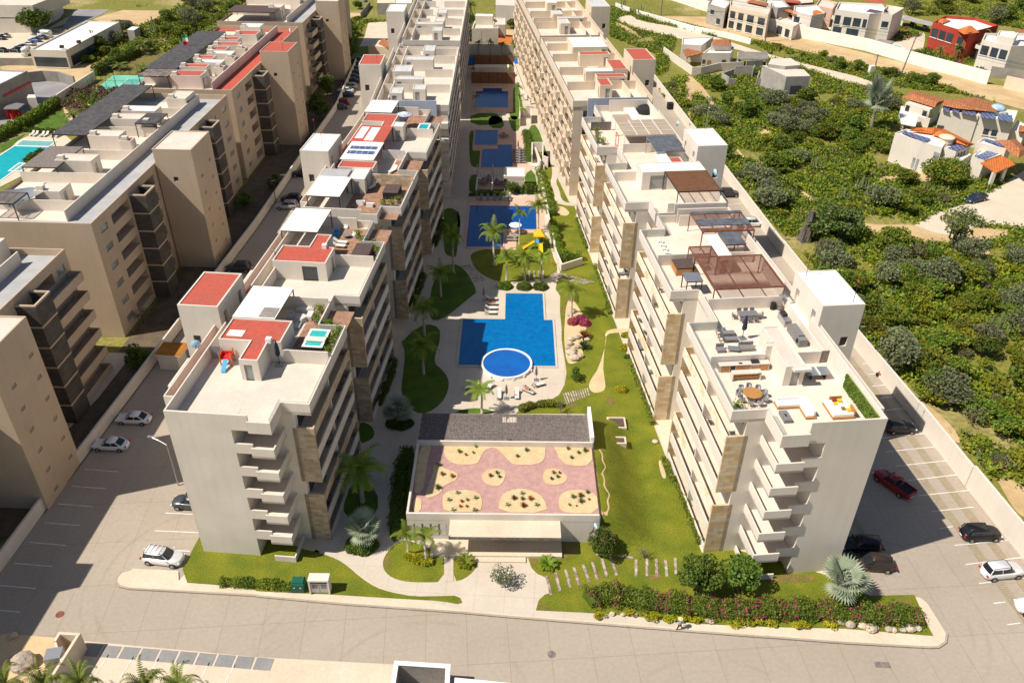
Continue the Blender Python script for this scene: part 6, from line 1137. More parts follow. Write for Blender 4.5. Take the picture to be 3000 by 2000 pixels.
# hedges: a dark core clothed with leaves
def hedge(name, label, pts, wd, h, n, leaf, mats, w=None, z0=.15, cat='hedge', seed=1, grp=None):
    P = [g(s, z0) if isinstance(s, str) else Vector(s) for s in pts.split()] if isinstance(pts, str) else pts; rs = np.random.default_rng(seed); r = empty(name, (P[0].x, P[0].y, z0), label, cat, grp)
    q = MB(); q.rib([(p.x, p.y) for p in P], wd*.6, z0, z0+h*.55); q.build('core', M['lf_dark'], r)
    L = [(P[i+1]-P[i]).length for i in range(len(P)-1)]; T = sum(L); out = np.zeros((n, 3)); s = rs.uniform(0, T, n); acc = 0
    for i, l in enumerate(L):
        m = (s >= acc) & (s <= acc+l); u = (s[m]-acc)/l; a, c = P[i], P[i+1]; nn = Vector((-(c-a).y, (c-a).x, 0)).normalized(); k = m.sum()
        th = np.arccos(rs.uniform(-1, 1, k)); bulge = 1+.16*np.sin(s[m]*1.9+seed)+.1*np.sin(s[m]*4.3); rr = rs.uniform(.82, 1.06, k)*bulge; x = np.cos(th)*wd*.5*rr; z = np.clip(np.sin(th), 0.0, 1)**.6*h*rr*.95
        out[m, 0] = a.x+(c.x-a.x)*u+nn.x*x; out[m, 1] = a.y+(c.y-a.y)*u+nn.y*x; out[m, 2] = z0+np.clip(z*np.where(rs.uniform(size=k) < .75, rs.uniform(.88, 1.06, k), rs.uniform(.2, .9, k)), .05, None); acc += l
    mi = rs.choice(len(mats), n, p=w) if w else None
    if w:   # flowers come in clumps
        cl = rs.uniform(0, T, 26); near = np.min(np.abs(s[:, None]-cl[None]), 1) < .55; mi = np.where((mi == len(mats)-1) & ~near, 0, mi)
    quads('foliage', out, rs.uniform(.6, 1.3, n)*leaf, mats, mi, r, rs=rs); return r
hedge('bougainvillea_hedge', 'long bougainvillea hedge with magenta flowers along the front pavement', '43:690,830 43:800,780 43:1000,790 43:1300,850 43:1700,890 43:2100,935 44:0,920 44:500,930 44:900,965 44:1390,985', 3.0, 1.55, 15000, .16, ['lf_hedge', 'lf_dark', 'lf_lime', 'lf_pink'], [.48, .2, .15, .17], seed=2)
hedge('clipped_hedge', 'low clipped green hedge left of the green transformer box', '41:2030,655 41:2352,668 42:340,700', 1.3, .9, 4200, .13, ['lf_hedge', 'lf_lime'], [.6, .4], seed=3)
for i, (s, rr) in enumerate([('43:800,965', .7), ('43:1080,945', .62), ('43:1300,985', 1.0), ('43:1440,990', .9), ('43:1580,995', .9), ('43:1680,1005', .6), ('43:2060,1030', 1.0), ('43:2200,1025', .7), ('43:2270,1035', .65), ('44:20,1045', .7), ('44:270,1052', .7), ('44:335,1052', .6), ('44:580,1045', .85)]):
    p = g(s, .15); r = empty('yellow_shrub', (p.x, p.y, .15), 'rounded yellow-leaved shrub in the row below the bougainvillea hedge', 'shrub', 'yellow shrubs below the bougainvillea hedge'); rs = np.random.default_rng(60+i); quads('foliage', lobes(420, rr, rr*.7, 0, .75, 8, rs)+np.array([p.x, p.y, .15]), .14, ['lf_yel', 'lf_lime'], .3, r, rs=rs)
def ball(name, label, s, rx, ry, h, n, leaf, mats, w=None, grp=None, z0=.15, cat='bush', seed=3):
    p = g(s, z0); r = empty(name, (p.x, p.y, z0), label, cat, grp); rs = np.random.default_rng(seed+int(p.x*10) % 97); d = rs.normal(size=(n, 3)); d /= np.linalg.norm(d, axis=1)[:, None]; d[:, 2] = np.abs(d[:, 2]); k = rs.uniform(.88, 1.05, n)[:, None]*(1+.06*np.sin(d[:, :1]*6)); P = d*k*np.array([rx, ry, h])+np.array([p.x, p.y, z0])
    q = MB(); q.dome((p.x, p.y, z0), rx*.86, h*.86, n=14, rz=ry/rx); q.build('core', M['lf_dark'], r); quads('foliage', P, rs.uniform(.6, 1.3, n)*leaf, mats, rs.choice(len(mats), n, p=w) if w else None, r, rs=rs); return r
for lab, s in [('leftmost of three clipped round bushes at the top of the T-shaped pool', '22:2290,1070'), ('middle of three clipped round bushes at the top of the T-shaped pool', '23:115,1075'), ('rightmost of three clipped round bushes at the top of the T-shaped pool', '23:265,1075')]: ball('round_bush', lab, s, 1.35, 1.2, 1.0, 1700, .16, ['lf_dark', 'lf_hedge'], [.5, .5], 'clipped round bushes by the T-shaped pool')
ball('round_bush', 'round clipped bush at the foot of the silver fan palm near the clubhouse', '42:980,310', 1.9, 1.5, .95, 2600, .17, ['lf_hedge', 'lf_dark'], [.6, .4]); ball('round_bush', 'dark round planting around the shaded fan palm', '32:1325,755', 1.9, 1.5, .5, 1600, .17, ['lf_dark'])
ball('yellow_shrub', 'bright yellow shrub on the lawn right of the sandy path end', '33:1005,450', 1.0, .8, .8, 1100, .14, ['lf_yel', 'lf_lime'], [.75, .25]); ball('yellow_shrub', 'bright yellow shrub beside the curved sandy path', '33:1030,70', .75, .8, .8, 900, .14, ['lf_yel', 'lf_lime'], [.75, .25]); ball('yellow_shrub', 'yellow shrub on the circular lawn under the right block', '23:1045,1520', .75, .6, .7, 800, .14, ['lf_yel', 'lf_lime'], [.75, .25]); ball('round_bush', 'small dark bush next to the yellow shrub by the block', '33:1060,150', .5, .5, .6, 500, .14, ['lf_dark'])
for i, (lab, s) in enumerate([('spiky cycad in yellow ground cover left of the clubhouse forecourt', '42:1925,470'), ('spiky cycad in yellow ground cover right of the clubhouse steps', '43:330,490')]):
    r = ball('cycad', lab, s, 1.0, .9, .45, 900, .13, ['lf_yel', 'lf_lime'], [.7, .3], 'cycads in yellow ground cover', cat='cycad'); p = g(s, .15); q = MB(); [frond(q, (p.x, p.y, .5), i*2.399, .3+.7*((i*37) % 10)/10, 1.15, .8, .16) for i in range(22)]; q.build('fronds', M['lf_palm'], r)
hedge('ground_cover_border', 'curved border of yellow-green ground cover under the two small palms', '42:1370,390 42:1420,420 42:1500,450 42:1570,480 42:1620,450', 1.2, .6, 2600, .13, ['lf_yel', 'lf_lime'], [.6, .4], seed=5)
hedge('mixed_hedge', 'mixed green hedge with mauve flowers behind the slatted pergola', '33:70,645 33:150,610 33:260,590 33:370,590 33:460,600', 1.1, .9, 3400, .15, ['lf_hedge', 'lf_lime', 'lf_mauve'], [.5, .3, .2], seed=6)
hedge('clipped_hedge', 'tall clipped hedge wall running beside the playground lawn', '23:370,530 23:395,640 23:430,760 23:440,810 23:520,830 23:630,820', 1.7, 1.9, 8000, .17, ['lf_hedge', 'lf_lime'], [.65, .35], seed=7)
hedge('clipped_hedge', 'long flowering hedge along the upper lawn by the winding path', 'm:1040,720 m:1075,830 m:1120,960 m:1150,1080 m:1200,1180 m:1215,1280', 2.0, 1.4, 7000, .18, ['lf_hedge', 'lf_lime'], [.6, .4], seed=8)
hedge('flowering_hedge', 'dense dark hedge with orange flowers beside the pool pavilion', 'm:750,960 m:850,980 m:950,970 m:1010,980', 2.4, 1.8, 6000, .2, ['lf_dark', 'lf_hedge', 'lf_redsuc'], [.5, .44, .06], seed=9)
hedge('bed_hedge', 'leafy bed between the striped loungers and the walled stair', 'm:870,220 m:890,300 m:905,400 m:915,500 m:920,590', 2.2, 1.3, 4200, .2, ['lf_hedge', 'lf_dark'], [.6, .4], seed=10)
hedge('clipped_hedge', 'low hedge behind the row of grey loungers', 'm:150,1018 m:350,1000 m:600,1000', .9, .6, 1800, .17, ['lf_hedge', 'lf_lime'], [.6, .4], seed=11)
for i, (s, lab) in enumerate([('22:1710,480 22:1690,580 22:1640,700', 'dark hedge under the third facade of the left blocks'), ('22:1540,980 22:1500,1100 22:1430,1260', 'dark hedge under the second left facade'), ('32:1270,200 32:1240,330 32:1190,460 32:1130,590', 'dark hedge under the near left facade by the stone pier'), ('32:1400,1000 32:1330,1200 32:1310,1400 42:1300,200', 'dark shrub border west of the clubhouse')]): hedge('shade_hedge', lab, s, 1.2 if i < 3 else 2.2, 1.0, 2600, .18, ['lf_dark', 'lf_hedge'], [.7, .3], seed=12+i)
for i, (s, lab) in enumerate([('43:1730,300 43:1640,80 33:1560,1400 33:1450,1230 33:1390,1080', 'flowering bed along the foot of the near right block'), ('33:1290,770 33:1230,560 33:1150,360 33:1080,180', 'shrub bed along the second bay of the near right block'), ('23:900,1320 23:860,1150 23:800,980 23:760,880', 'green bed under the third bay of the right blocks'), ('23:690,720 23:640,600 23:600,450', 'thin bed under the second right block')]): hedge('facade_bed', lab, s, .9, .7, 2600, .16, ['lf_hedge', 'lf_lime', 'lf_pink'], [.6, .36, .04], seed=20+i)
hedge('clipped_hedge', 'long clipped hedge between the bright lawn and the store yard', '11:540,970 11:300,1120 11:0,1280 11:-100,1330', 2.6, 2.4, 6500, .34, ['lf_hedge', 'lf_lime'], [.6, .4], z0=.05, seed=25)
hedge('clipped_hedge', 'dark hedge at the left side of the tennis court', '11:880,700 11:1040,620 11:1280,500', 2.4, 2.8, 4500, .34, ['lf_dark', 'lf_hedge'], [.6, .4], z0=.05, seed=26)
hedge('clipped_hedge', 'low hedge behind the six white loungers of the turquoise pool', '11:230,1205 11:400,1215 11:600,1215 11:740,1210', 1.4, 1.0, 2400, .25, ['lf_dark', 'lf_hedge'], [.6, .4], z0=.05, seed=27)
hedge('rooftop_planting', 'green planting in front of the turquoise pool terrace', '11:250,1500 11:330,1440 11:400,1410', 2.2, 1.2, 1800, .25, ['lf_dark', 'lf_hedge'], [.6, .4], z0=.05, seed=28)
# mauve flower bushes: counted one by one
mb = empty('bougainvillea_bush', (0, 0, 0), 'x', 'bush'); rs = np.random.default_rng(5); quads('foliage', lobes(520, 1.5, 1.4, 0, 1.9, 7, rs, .6), .3, ['lf_mauve', 'lf_hedge'], .35, mb, rs=rs)
mg = empty('bougainvillea_bush', (0, 0, 0), 'x', 'bush'); quads('foliage', lobes(480, 1.4, 1.4, 0, 1.9, 7, rs, .6), .3, ['lf_hedge'], None, mg, rs=rs)
pb = gl('11:620,900 11:720,870 11:880,850 11:1240,850 11:1330,870 11:1180,980 11:1000,1080 11:930,1150 11:760,1170 11:720,1060 11:600,1010')
pts = []; xs = np.array([(p.x, p.y) for p in pb]); t = 0
while len(pts) < 85 and t < 4000:
    t += 1; c = rng.uniform(xs.min(0), xs.max(0))
    if inpoly(c[:1], c[1:], pb)[0] and all((c[0]-a)**2+(c[1]-b_)**2 > 4.4 for a, b_ in pts): pts.append(c)
for x, y in pts:
    gr = rng.uniform() < .38; place(mg if gr else mb, (x, y, .05), rng.uniform(0, 6), 'round green bush in the mauve flower bed by the tennis court' if gr else 'round mauve-flowered bush in the bed by the tennis court', 'round bushes of the flower bed', rng.uniform(.8, 1.15))
for s, rx, h, col, lab in [('33:560,1395', 0, 0, 0, '')][:0]: pass
for s, rx, ry, h, mt, lab in [('23:560,1400', .9, .9, 1.0, ['lf_pink', 'lf_hedge'], 'left magenta bougainvillea above the white planter wall'), ('23:640,1380', 1.0, .8, .9, ['lf_pink', 'lf_mauve'], 'middle mauve bougainvillea above the white planter wall'), ('23:670,1410', 1.0, .9, .9, ['lf_mauve', 'lf_pink'], 'right mauve bougainvillea above the white planter wall')]: ball('bougainvillea', lab, s, rx, ry, h, 800, .17, mt, [.55, .45], 'bougainvilleas by the T-shaped pool')
def spiky(name, label, s, zb, R, n, m, grp=None, parent_z=None, cat='agave', h=.9):
    p = g(s, zb); r = empty(name, (p.x, p.y, zb), label, cat, grp); q = MB()
    for i in range(n):
        az = i*2.399; el = .25+1.1*((i*7) % n)/n; d = Vector((math.cos(az)*math.cos(el), math.sin(az)*math.cos(el), math.sin(el))); sd_ = Vector((-math.sin(az), math.cos(az), 0))*R*.09; b0 = Vector((p.x, p.y, zb+.05)); q.face([b0-sd_*.6, b0+d*R*.5-sd_, b0+d*R*h, b0+d*R*.5+sd_]); q.face([b0-sd_*.6, b0+d*R*h, b0+d*R*.5+sd_, b0+sd_*.6])
    q.build('leaves', M[m], r); return r
spiky('agave', 'large spiky agave at the top of the boulders right of the T-shaped pool', '33:660,60', .2, 1.5, 44, 'lf_agave', 'large agaves by the boulders'); spiky('agave', 'large reddish spiky agave below the bougainvilleas', '23:665,1530', .2, 1.5, 44, 'lf_redsuc', 'large agaves by the boulders')
# cactus garden on the clubhouse roof
zt = ZR-.68
for i, s in enumerate('685,900 600,970 640,1070 855,1070 865,950 1330,905 1185,1020 1475,1020'.split()): spiky('agave', 'small blue-green agave rosette in the clubhouse roof garden', 'l:'+s, zt, .45, 14, 'lf_agave', 'agave rosettes of the roof garden')
for s, m, R, lab in [('580,410', 'lf_redsuc', .5, 'red succulent clump'), ('700,490', 'lf_lime', .6, 'bright green tuft'), ('765,520', 'lf_redsuc', .4, 'red succulent clump'), ('865,440', 'lf_agave', .4, 'green succulent clump'), ('840,500', 'lf_lime', .4, 'green succulent clump'), ('1215,400', 'lf_agave', .8, 'tall green tuft at the back wall'), ('1370,475', 'lf_agave', .6, 'green yucca'), ('1280,535', 'lf_agave', .5, 'green succulent clump'), ('1530,425', 'lf_agave', .4, 'green succulent clump'), ('1785,460', 'lf_redsuc', .5, 'red succulent clump'), ('1955,480', 'lf_hedge', .7, 'round green bush'), ('1890,500', 'lf_agave', .5, 'green succulent clump'), ('1820,550', 'lf_agave', .5, 'green succulent clump'),
        ('495,620', 'lf_agave', .6, 'pale green agave in the shade edge'), ('530,715', 'lf_redsuc', .6, 'red succulent clump'), ('630,735', 'lf_redsuc', .6, 'red succulent clump'), ('485,850', 'lf_agave', .75, 'large green agave'), ('1010,730', 'lf_redsuc', .55, 'red aloe clump'), ('1075,700', 'lf_agave', .5, 'green aloe clump'), ('1100,740', 'lf_agave', .45, 'green aloe clump'), ('1640,700', 'lf_redsuc', .5, 'red aloe clump'), ('1680,740', 'lf_agave', .5, 'green aloe clump'), ('1620,760', 'lf_agave', .45, 'green aloe clump'), ('1700,700', 'lf_redsuc', .4, 'red aloe clump'),
        ('725,985', 'lf_redsuc', .4, 'red succulent clump'), ('780,970', 'lf_agave', .4, 'green succulent clump'), ('710,1035', 'lf_redsuc', .4, 'red succulent clump'), ('775,1035', 'lf_redsuc', .35, 'red succulent clump'), ('1245,955', 'lf_redsuc', .65, 'rusty aloe clump'), ('1330,960', 'lf_agave', .5, 'green aloe clump'), ('1410,960', 'lf_redsuc', .65, 'rusty aloe clump'), ('1340,1030', 'lf_redsuc', .7, 'rusty aloe clump'), ('1835,940', 'lf_agave', .6, 'green yucca'), ('1910,930', 'lf_redsuc', .7, 'reddish spiky yucca'), ('1915,985', 'lf_agave', .7, 'green spiky yucca'), ('1980,895', 'lf_agave', .55, 'green succulent clump'), ('1995,965', 'lf_redsuc', .3, 'small red succulent'), ('1800,1020', 'lf_agave', .35, 'small green succulent'), ('1870,1030', 'lf_redsuc', .25, 'small red succulent')]:
    spiky('succulent', lab+' in the sandy beds of the clubhouse roof garden', 'l:'+s, zt, R*.85, 26, m, 'succulents of the roof garden', cat='succulent')
# boulders
def boulder(s, r, z0, lab, grp, seed):
    p = g(s, z0) if isinstance(s, str) else Vector(s); rd = random.Random(seed); q = MB(); R = []
    for a in (-.9, -.4, .1, .6, 1.1, 1.45): R.append([(p.x+r*math.cos(a)*(1+rd.uniform(-.16, .16))*math.cos(t), p.y+r*.8*math.cos(a)*(1+rd.uniform(-.16, .16))*math.sin(t), z0+r*.5+r*.6*math.sin(a)) for t in [i*2*math.pi/9 for i in range(9)]])
    q.rings(R); o = q.build('boulder', M['rock']); return tag(o, lab, 'boulder', grp)
for i, (s, r) in enumerate([('33:530,30', .6), ('33:520,70', .5), ('33:540,120', .8), ('33:570,165', .8), ('33:625,145', .6), ('33:560,90', .6), ('33:600,60', .5), ('23:540,1560', .6), ('23:590,1540', .6), ('23:560,1300', .6), ('23:580,1340', .5), ('23:530,1330', .5), ('23:690,1560', .5)]): boulder(s, r, .15, 'pale boulder heaped beside the T-shaped pool', 'boulders beside the T-shaped pool', i)
for i, (s, r) in enumerate([('44:650,1020', .35), ('44:690,1025', .35), ('44:750,1040', .6), ('44:865,1055', .55), ('44:940,1080', .65), ('44:990,1070', .35), ('44:1105,1085', .45), ('44:1150,1090', .4), ('44:1240,1085', .45), ('44:1300,1080', .6), ('44:1370,1075', .45), ('43:1830,1010', .35), ('43:1790,1000', .3), ('43:920,940', .35), ('43:1020,945', .3), ('43:1125,950', .35)]): boulder(s, r, .15, 'pale boulder edging the bougainvillea hedge on the pavement side', 'boulders edging the bougainvillea hedge', 20+i)
for i, (s, r) in enumerate([('42:2225,640', .45), ('42:2300,650', .45), ('42:2260,620', .35), ('43:800,390', .4), ('43:870,380', .45)]): boulder(s, r, .15, 'grey boulder at the foot of the frangipani or oleander tree', 'boulders under the forecourt trees', 40+i)
for i, (s, r) in enumerate([('33:1315,930', .45), ('13:1000,0', .1)][:1]): boulder(s, r, .1, 'lone pale stone set in the front lawn', None, 50)
for i, (s, r) in enumerate([('41:235,1390', 1.2), ('41:185,1450', .8), ('41:130,1140', .5)]): boulder(s, r, .0, ['large tan boulder in the bottom left sand', 'smaller tan boulder beside the large one, bottom left', 'small stone at the edge of the bottom left sand'][i], None, 60+i)
# cacti
def cactus(s, h, lab, seed, z0=0):
    p = g(s, z0); rd = random.Random(seed); r = empty('column_cactus', (p.x, p.y, z0), lab, 'cactus', 'column cacti in the scrub'); q = MB(); q.path([(p.x, p.y, z0), (p.x, p.y, z0+h)], .22, n=7)
    for i in range(5): t = i*1.3; a = .7+.2*i; q.path([(p.x, p.y, z0+h*.25), (p.x+a*math.cos(t), p.y+a*math.sin(t), z0+h*.32), (p.x+a*math.cos(t), p.y+a*math.sin(t), z0+h*rd.uniform(.6, .95))], .17, n=6)
    q.build('stem', M['cactus'], r, True); return r
for i, (s, h, lab) in enumerate([('24:1120,345', 4.6, 'tall branched column cactus in the middle of the scrub'), ('24:690,270', 2.8, 'small column cactus by the sandy track'), ('24:1400,270', 3.8, 'group of column cactus stems near the driveway end'), ('24:850,190', 3.6, 'column cactus left of the group near the sandy track'), ('24:2090,1500', 4.2, 'column cactus at the right edge near a bare tree'), ('24:1700,690', 4.5, 'thick green cactus at the foot of the spreading tree'), ('13:1020,100', 5, 'column cactus beside the short white wall'), ('13:1180,150', 4, 'branched cactus right of the metal lane gate'), ('11:870,450', 6, 'dark cactus group at the warehouse wall'), ('11:1430,350', 7, 'tall cactus group on the plot behind the warehouse'), ('24:430,0', 3.4, 'column cactus at the top of the scrub path'), ('13:1970,600', 3.5, 'cactus in front of the small tiled villa')]): cactus(s, h, lab, i)
# ================================================================ VEHICLES
PAINT = {}
def paint(n, c, metal=.2):
    if n not in PAINT: PAINT[n] = mat(n+'_car_paint', c, rough=.28, metal=metal, spec=.6)
    return PAINT[n]
M['tyre'] = mat('tyre_rubber', (.02, .02, .02), rough=.8); M['rim'] = mat('wheel_rim', (.45, .45, .46), rough=.35, metal=.8); M['carglass'] = mat('car_glass', (.018, .022, .028), rough=.05, spec=.7); M['lamp_r'] = mat('tail_light', (.45, .01, .01), rough=.2); M['lamp_w'] = mat('headlight', (.75, .77, .78), rough=.1)
CARP = {}
def srect(L0, L1, W, z, n=20, p=4.0, zf=None):
    cx, hx = (L0+L1)/2, (L1-L0)/2; R = []
    for i in range(n):
        t = (i+.5)*2*math.pi/n; c, s = math.cos(t), math.sin(t); R.append((cx+hx*abs(c)**(2/p)*(1 if c > 0 else -1), W*abs(s)**(2/p)*(1 if s > 0 else -1), z if zf is None else zf(cx+hx*abs(c)**(2/p)*(1 if c > 0 else -1))))
    return R
SPEC = {   # length, width, belt height, roof height, greenhouse (rear bottom, front bottom, rear top, front top)
    'sedan': (4.7, 1.82, .92, 1.44, (-1.75, 1.05, -1.0, .35)), 'suv': (4.7, 1.9, 1.08, 1.72, (-2.1, 1.15, -1.8, .45)), 'hatch': (4.1, 1.78, .95, 1.5, (-1.85, 1.05, -1.45, .35)),
    'pickup': (5.4, 1.95, 1.05, 1.75, (-.75, 1.25, -.55, .55)), 'jeep': (4.3, 1.85, 1.12, 1.85, (-1.95, .75, -1.85, .55)), 'van': (5.6, 2.0, 1.35, 2.45, (-.1, 2.35, -2.6, 1.35))}
def car(kind, pn, pc, rack=False, roof=None):
    key = (kind, pn, rack, roof)
    if key in CARP: return CARP[key]
    L, W, zb, zr, (rb, fb, rt, ft) = SPEC[kind]; hl, hw = L/2, W/2; nm = {'pickup': 'pickup_truck', 'van': 'delivery_van'}.get(kind, 'parked_car'); r = empty(nm, (0, 0, 0), 'x', {'pickup': 'pickup truck', 'van': 'van'}.get(kind, 'car')); pm = paint(pn, pc)
    hood = lambda k: (lambda x: zb*k-(max(0, x-fb)/(hl-fb))**1.5*.2*k-(max(0, rb-x)/(hl+rb+.01))*.06*k)
    q = MB(); q.rings([srect(-hl*.96, hl*.96, hw*.9, .22), srect(-hl, hl, hw*.98, .45), srect(-hl, hl, hw, .62), srect(-hl*.985, hl*.975, hw*.97, 0, zf=hood(.9)), srect(-hl*.95, hl*.93, hw*.9, 0, zf=hood(1.0))])
    if kind == 'pickup': q.build('body', pm, r, True); q = MB(); q.box((-1.72, 0, zb-.02), (1.6, 1.5, .06)); q.build('cargo_bed', M['blackf'], r); q = MB(); q.rib([(-.8, .86), (-2.62, .86), (-2.62, -.86), (-.8, -.86)], .08, zb-.05, zb+.2); q.build('bed_rail', pm, r)
    else: q.build('body', pm, r, True)
    if kind == 'van': q = MB(); q.rings([srect(-hl*.97, 1.5, hw*.97, zb-.05), srect(-hl*.96, 1.3, hw*.95, zr-.2), srect(-hl*.94, 1.1, hw*.85, zr)]); q.build('cargo_box', pm, r, True); rt = 1.2
    q = MB(); q.rings([srect(rb, fb, hw*.87, zb-.04, p=6), srect(rt+(rb-rt)*.15, ft+(fb-ft)*.15, hw*.76, zr-.08, p=6)], cap=True); q.build('windows', M['carglass'], r)
    q = MB(); q.rings([srect(rt, ft, hw*.77, zr-.1, p=5), srect(rt+.05, ft-.05, hw*.73, zr, p=5)]); q.build('roof', pm if not roof else M[roof], r, True)
    q = MB()
    for s in (-1, 1): q.bar((fb-.08, s*hw*.82, zb-.02), (ft+.02, s*hw*.72, zr-.05), .035); q.bar((rb+.08, s*hw*.82, zb-.02), (rt+.02, s*hw*.72, zr-.05), .06); q.bar(((fb+rb)/2-.1, s*hw*.845, zb-.02), ((ft+rt)/2, s*hw*.745, zr-.05), .04)
    q.build('pillars', pm, r)
    for s in (-1, 1):
        q = MB(); q.box((fb-.25, s*(hw+.06), zb-.02), (.16, .16, .14)); q.build('mirror', pm, r)
        q = MB(); q.box((hl*.93, s*hw*.68, .62), (.14, .36, .14)); q.build('headlight', M['lamp_w'], r); q = MB(); q.box((-hl*.965, s*hw*.74, .74), (.1, .26, .2)); q.build('tail_light', M['lamp_r'], r)
        for x in (hl*.62, -hl*.6):
            wr_ = .36 if kind in ('suv', 'pickup', 'jeep', 'van') else .32; q = MB(); y0 = s*hw*.84; q.bar((x, y0, wr_), (x, s*(hw+.02), wr_), wr_, n=16); t = q.build('tyre', M['tyre'], r); q = MB(); q.bar((x, s*(hw), wr_), (x, s*(hw+.03), wr_), wr_*.6, n=12); q.build('rim', M['rim'], t)
            t.name = 'wheel'
    q = MB(); q.box((-hl-.01, 0, .5), (.03, .5, .13)); q.build('number_plate', M['white'], r)
    if kind == 'suv':
        for s in (-1, 1): q = MB(); q.bar((rt+.1, s*hw*.62, zr+.05), (ft-.15, s*hw*.62, zr+.05), .025); q.build('roof_rail', M['metal_dk'], r)
    if rack:
        for i in range(4): q = MB(); x = rt+.25+i*.5; q.bar((x, -hw*.68, zr+.1), (x, hw*.68, zr+.1), .035); q.build('crossbar', M['white'], r)
    if kind == 'sedan' or roof: pass
    CARP[key] = r; return r
COL = {'white': (.80, .80, .80), 'black': (.012, .012, .015), 'grey': (.07, .08, .095), 'silver': (.38, .38, .39), 'red': (.28, .012, .015), 'blue': (.02, .04, .10), 'brown': (.05, .03, .022), 'bright blue': (.03, .12, .35), 'dark grey': (.04, .04, .045)}
def park(s, hd, kind, c, label, grp='cars in the car parks', **k):
    p = g(s, .02); pr = car(kind, c, COL[c], **k); return place(pr, (p.x, p.y, .015), rad(hd), label, grp)
park('31:1240,735', 178, 'sedan', 'white', 'white sedan in the shaded left car park, the farther of two'); park('31:1030,975', 178, 'sedan', 'white', 'white sedan in the shaded left car park, the nearer of two, at the wall')
park('41:1510,445', -8, 'suv', 'white', 'white car with roof bars and sunshade, parked alone in the sunlit bay', rack=True); park('31:1770,1510', 176, 'suv', 'grey', 'dark grey car half hidden by the near left block')
park('34:1205,820', 2, 'hatch', 'dark grey', 'dark grey hatchback half in the shadow of the near right block'); park('34:1140,1335', 121, 'pickup', 'red', 'dark red pickup truck with open black bed in the shadow'); park('44:1935,225', 3, 'suv', 'black', 'black car with roof rails in a sunlit bay by the right wall')
park('44:2130,570', 8, 'suv', 'white', 'white car with dark sunroof in the lower right bays'); park('44:2450,905', 175, 'jeep', 'white', 'white off-road car cut by the right edge of the picture'); park('44:950,500', 176, 'suv', 'brown', 'dark brown car with green windscreen shade at the foot of the white block'); park('44:850,335', 176, 'suv', 'black', 'black car in deep shadow behind the dark brown one')
park('23:1990,235', 5, 'jeep', 'dark grey', 'dark grey off-road car between the block and the right wall'); park('23:2210,505', 5, 'suv', 'white', 'white car by the right wall beyond the rust pergola')
park('24:1900,280', 205, 'pickup', 'blue', 'blue-grey pickup truck on the villa driveway')
park('22:330,285', 180, 'suv', 'black', 'black car with roof bars in the left car park'); park('22:290,345', 180, 'suv', 'silver', 'silver-brown car next to the black one in the left car park'); park('a:870,910', 180, 'suv', 'dark grey', 'dark car behind the red tower roof in the left car park'); park('22:430,50', 180, 'suv', 'black', 'dark car half hidden by the white tower in the left car park')
park('12:770,1000', 178, 'sedan', 'grey', 'grey sedan in the row of the far left car park'); park('12:790,965', 178, 'suv', 'red', 'dark red car in the row of the far left car park'); park('12:830,888', 178, 'sedan', 'blue', 'dark blue sedan in the far left car park'); park('12:825,848', 178, 'sedan', 'white', 'white sedan behind the dark blue one, far left car park'); park('12:855,815', 178, 'suv', 'silver', 'silver car behind the white sedan, far left car park')
for i, (s, c) in enumerate([('12:885,760', 'black'), ('12:890,725', 'dark grey'), ('12:905,690', 'black'), ('12:920,650', 'grey'), ('12:925,610', 'black'), ('12:940,570', 'blue')]): park(s, 178, 'sedan', c, 'dark car in the tight shaded row at the far end of the left car park')
vg = 'vehicles of the car park by the warehouse'
park('11:420,345', 165, 'van', 'white', 'white delivery van in the car park by the warehouse', vg); park('11:255,505', 100, 'van', 'white', 'white truck against the near wall of the warehouse', vg)
for s, c, l in [('11:275,420', 'silver', 'silver sedan second from the bushes, car park by the warehouse'), ('11:325,385', 'bright blue', 'bright blue car in the car park by the warehouse'), ('11:385,362', 'dark grey', 'dark car next to the white van'), ('11:200,450', 'black', 'black car in front of the silver sedan, by the warehouse'), ('11:145,480', 'black', 'black car nearest the block wall, by the warehouse'), ('11:15,480', 'black', 'black car at the left edge of the warehouse car park'), ('11:40,345', 'silver', 'silver car at the left edge beside the bushes'), ('11:0,365', 'dark grey', 'dark car cut by the left edge of the picture')]: park(s, 172, 'sedan', c, l, vg)
park('12:990,22', 95, 'suv', 'silver', 'silver car parked alone on the sandy yard at the top'); park('14:1325,235', 60, 'suv', 'dark grey', 'dark car under the long carport roof, left', 'cars under the villa carport'); park('14:1440,262', 60, 'sedan', 'silver', 'silver car under the long carport roof, right', 'cars under the villa carport'); park('14:1230,492', -10, 'sedan', 'black', 'black car against the white wall below the garden pool')
p = g('34:1040,345', .02); mt = empty('motorcycle', (p.x, p.y, 0), 'red and black motorcycle standing by the right wall', 'motorcycle'); q = MB()
q.bar((p.x-.3, p.y+.5, .7), (p.x+.25, p.y-.45, .75), (.17, .2), n=8); q.build('body', M['redp'], mt); q = MB(); q.bar((p.x-.05, p.y+.1, .9), (p.x+.35, p.y-.6, .88), .12, n=8); q.build('seat', M['blackf'], mt)
for dx, dy in ((-.4, .72), (.4, -.7)): q = MB(); q.bar((p.x+dx-.06, p.y+dy, .3), (p.x+dx+.06, p.y+dy+.03, .3), .31, n=16); q.build('wheel', M['tyre'], mt)
q = MB(); q.bar((p.x-.65, p.y+.3, 1.05), (p.x-.05, p.y+.65, 1.05), .03); q.bar((p.x-.35, p.y+.5, 1.05), (p.x-.4, p.y+.72, .3), .035); q.build('handlebar', M['metal_dk'], mt)
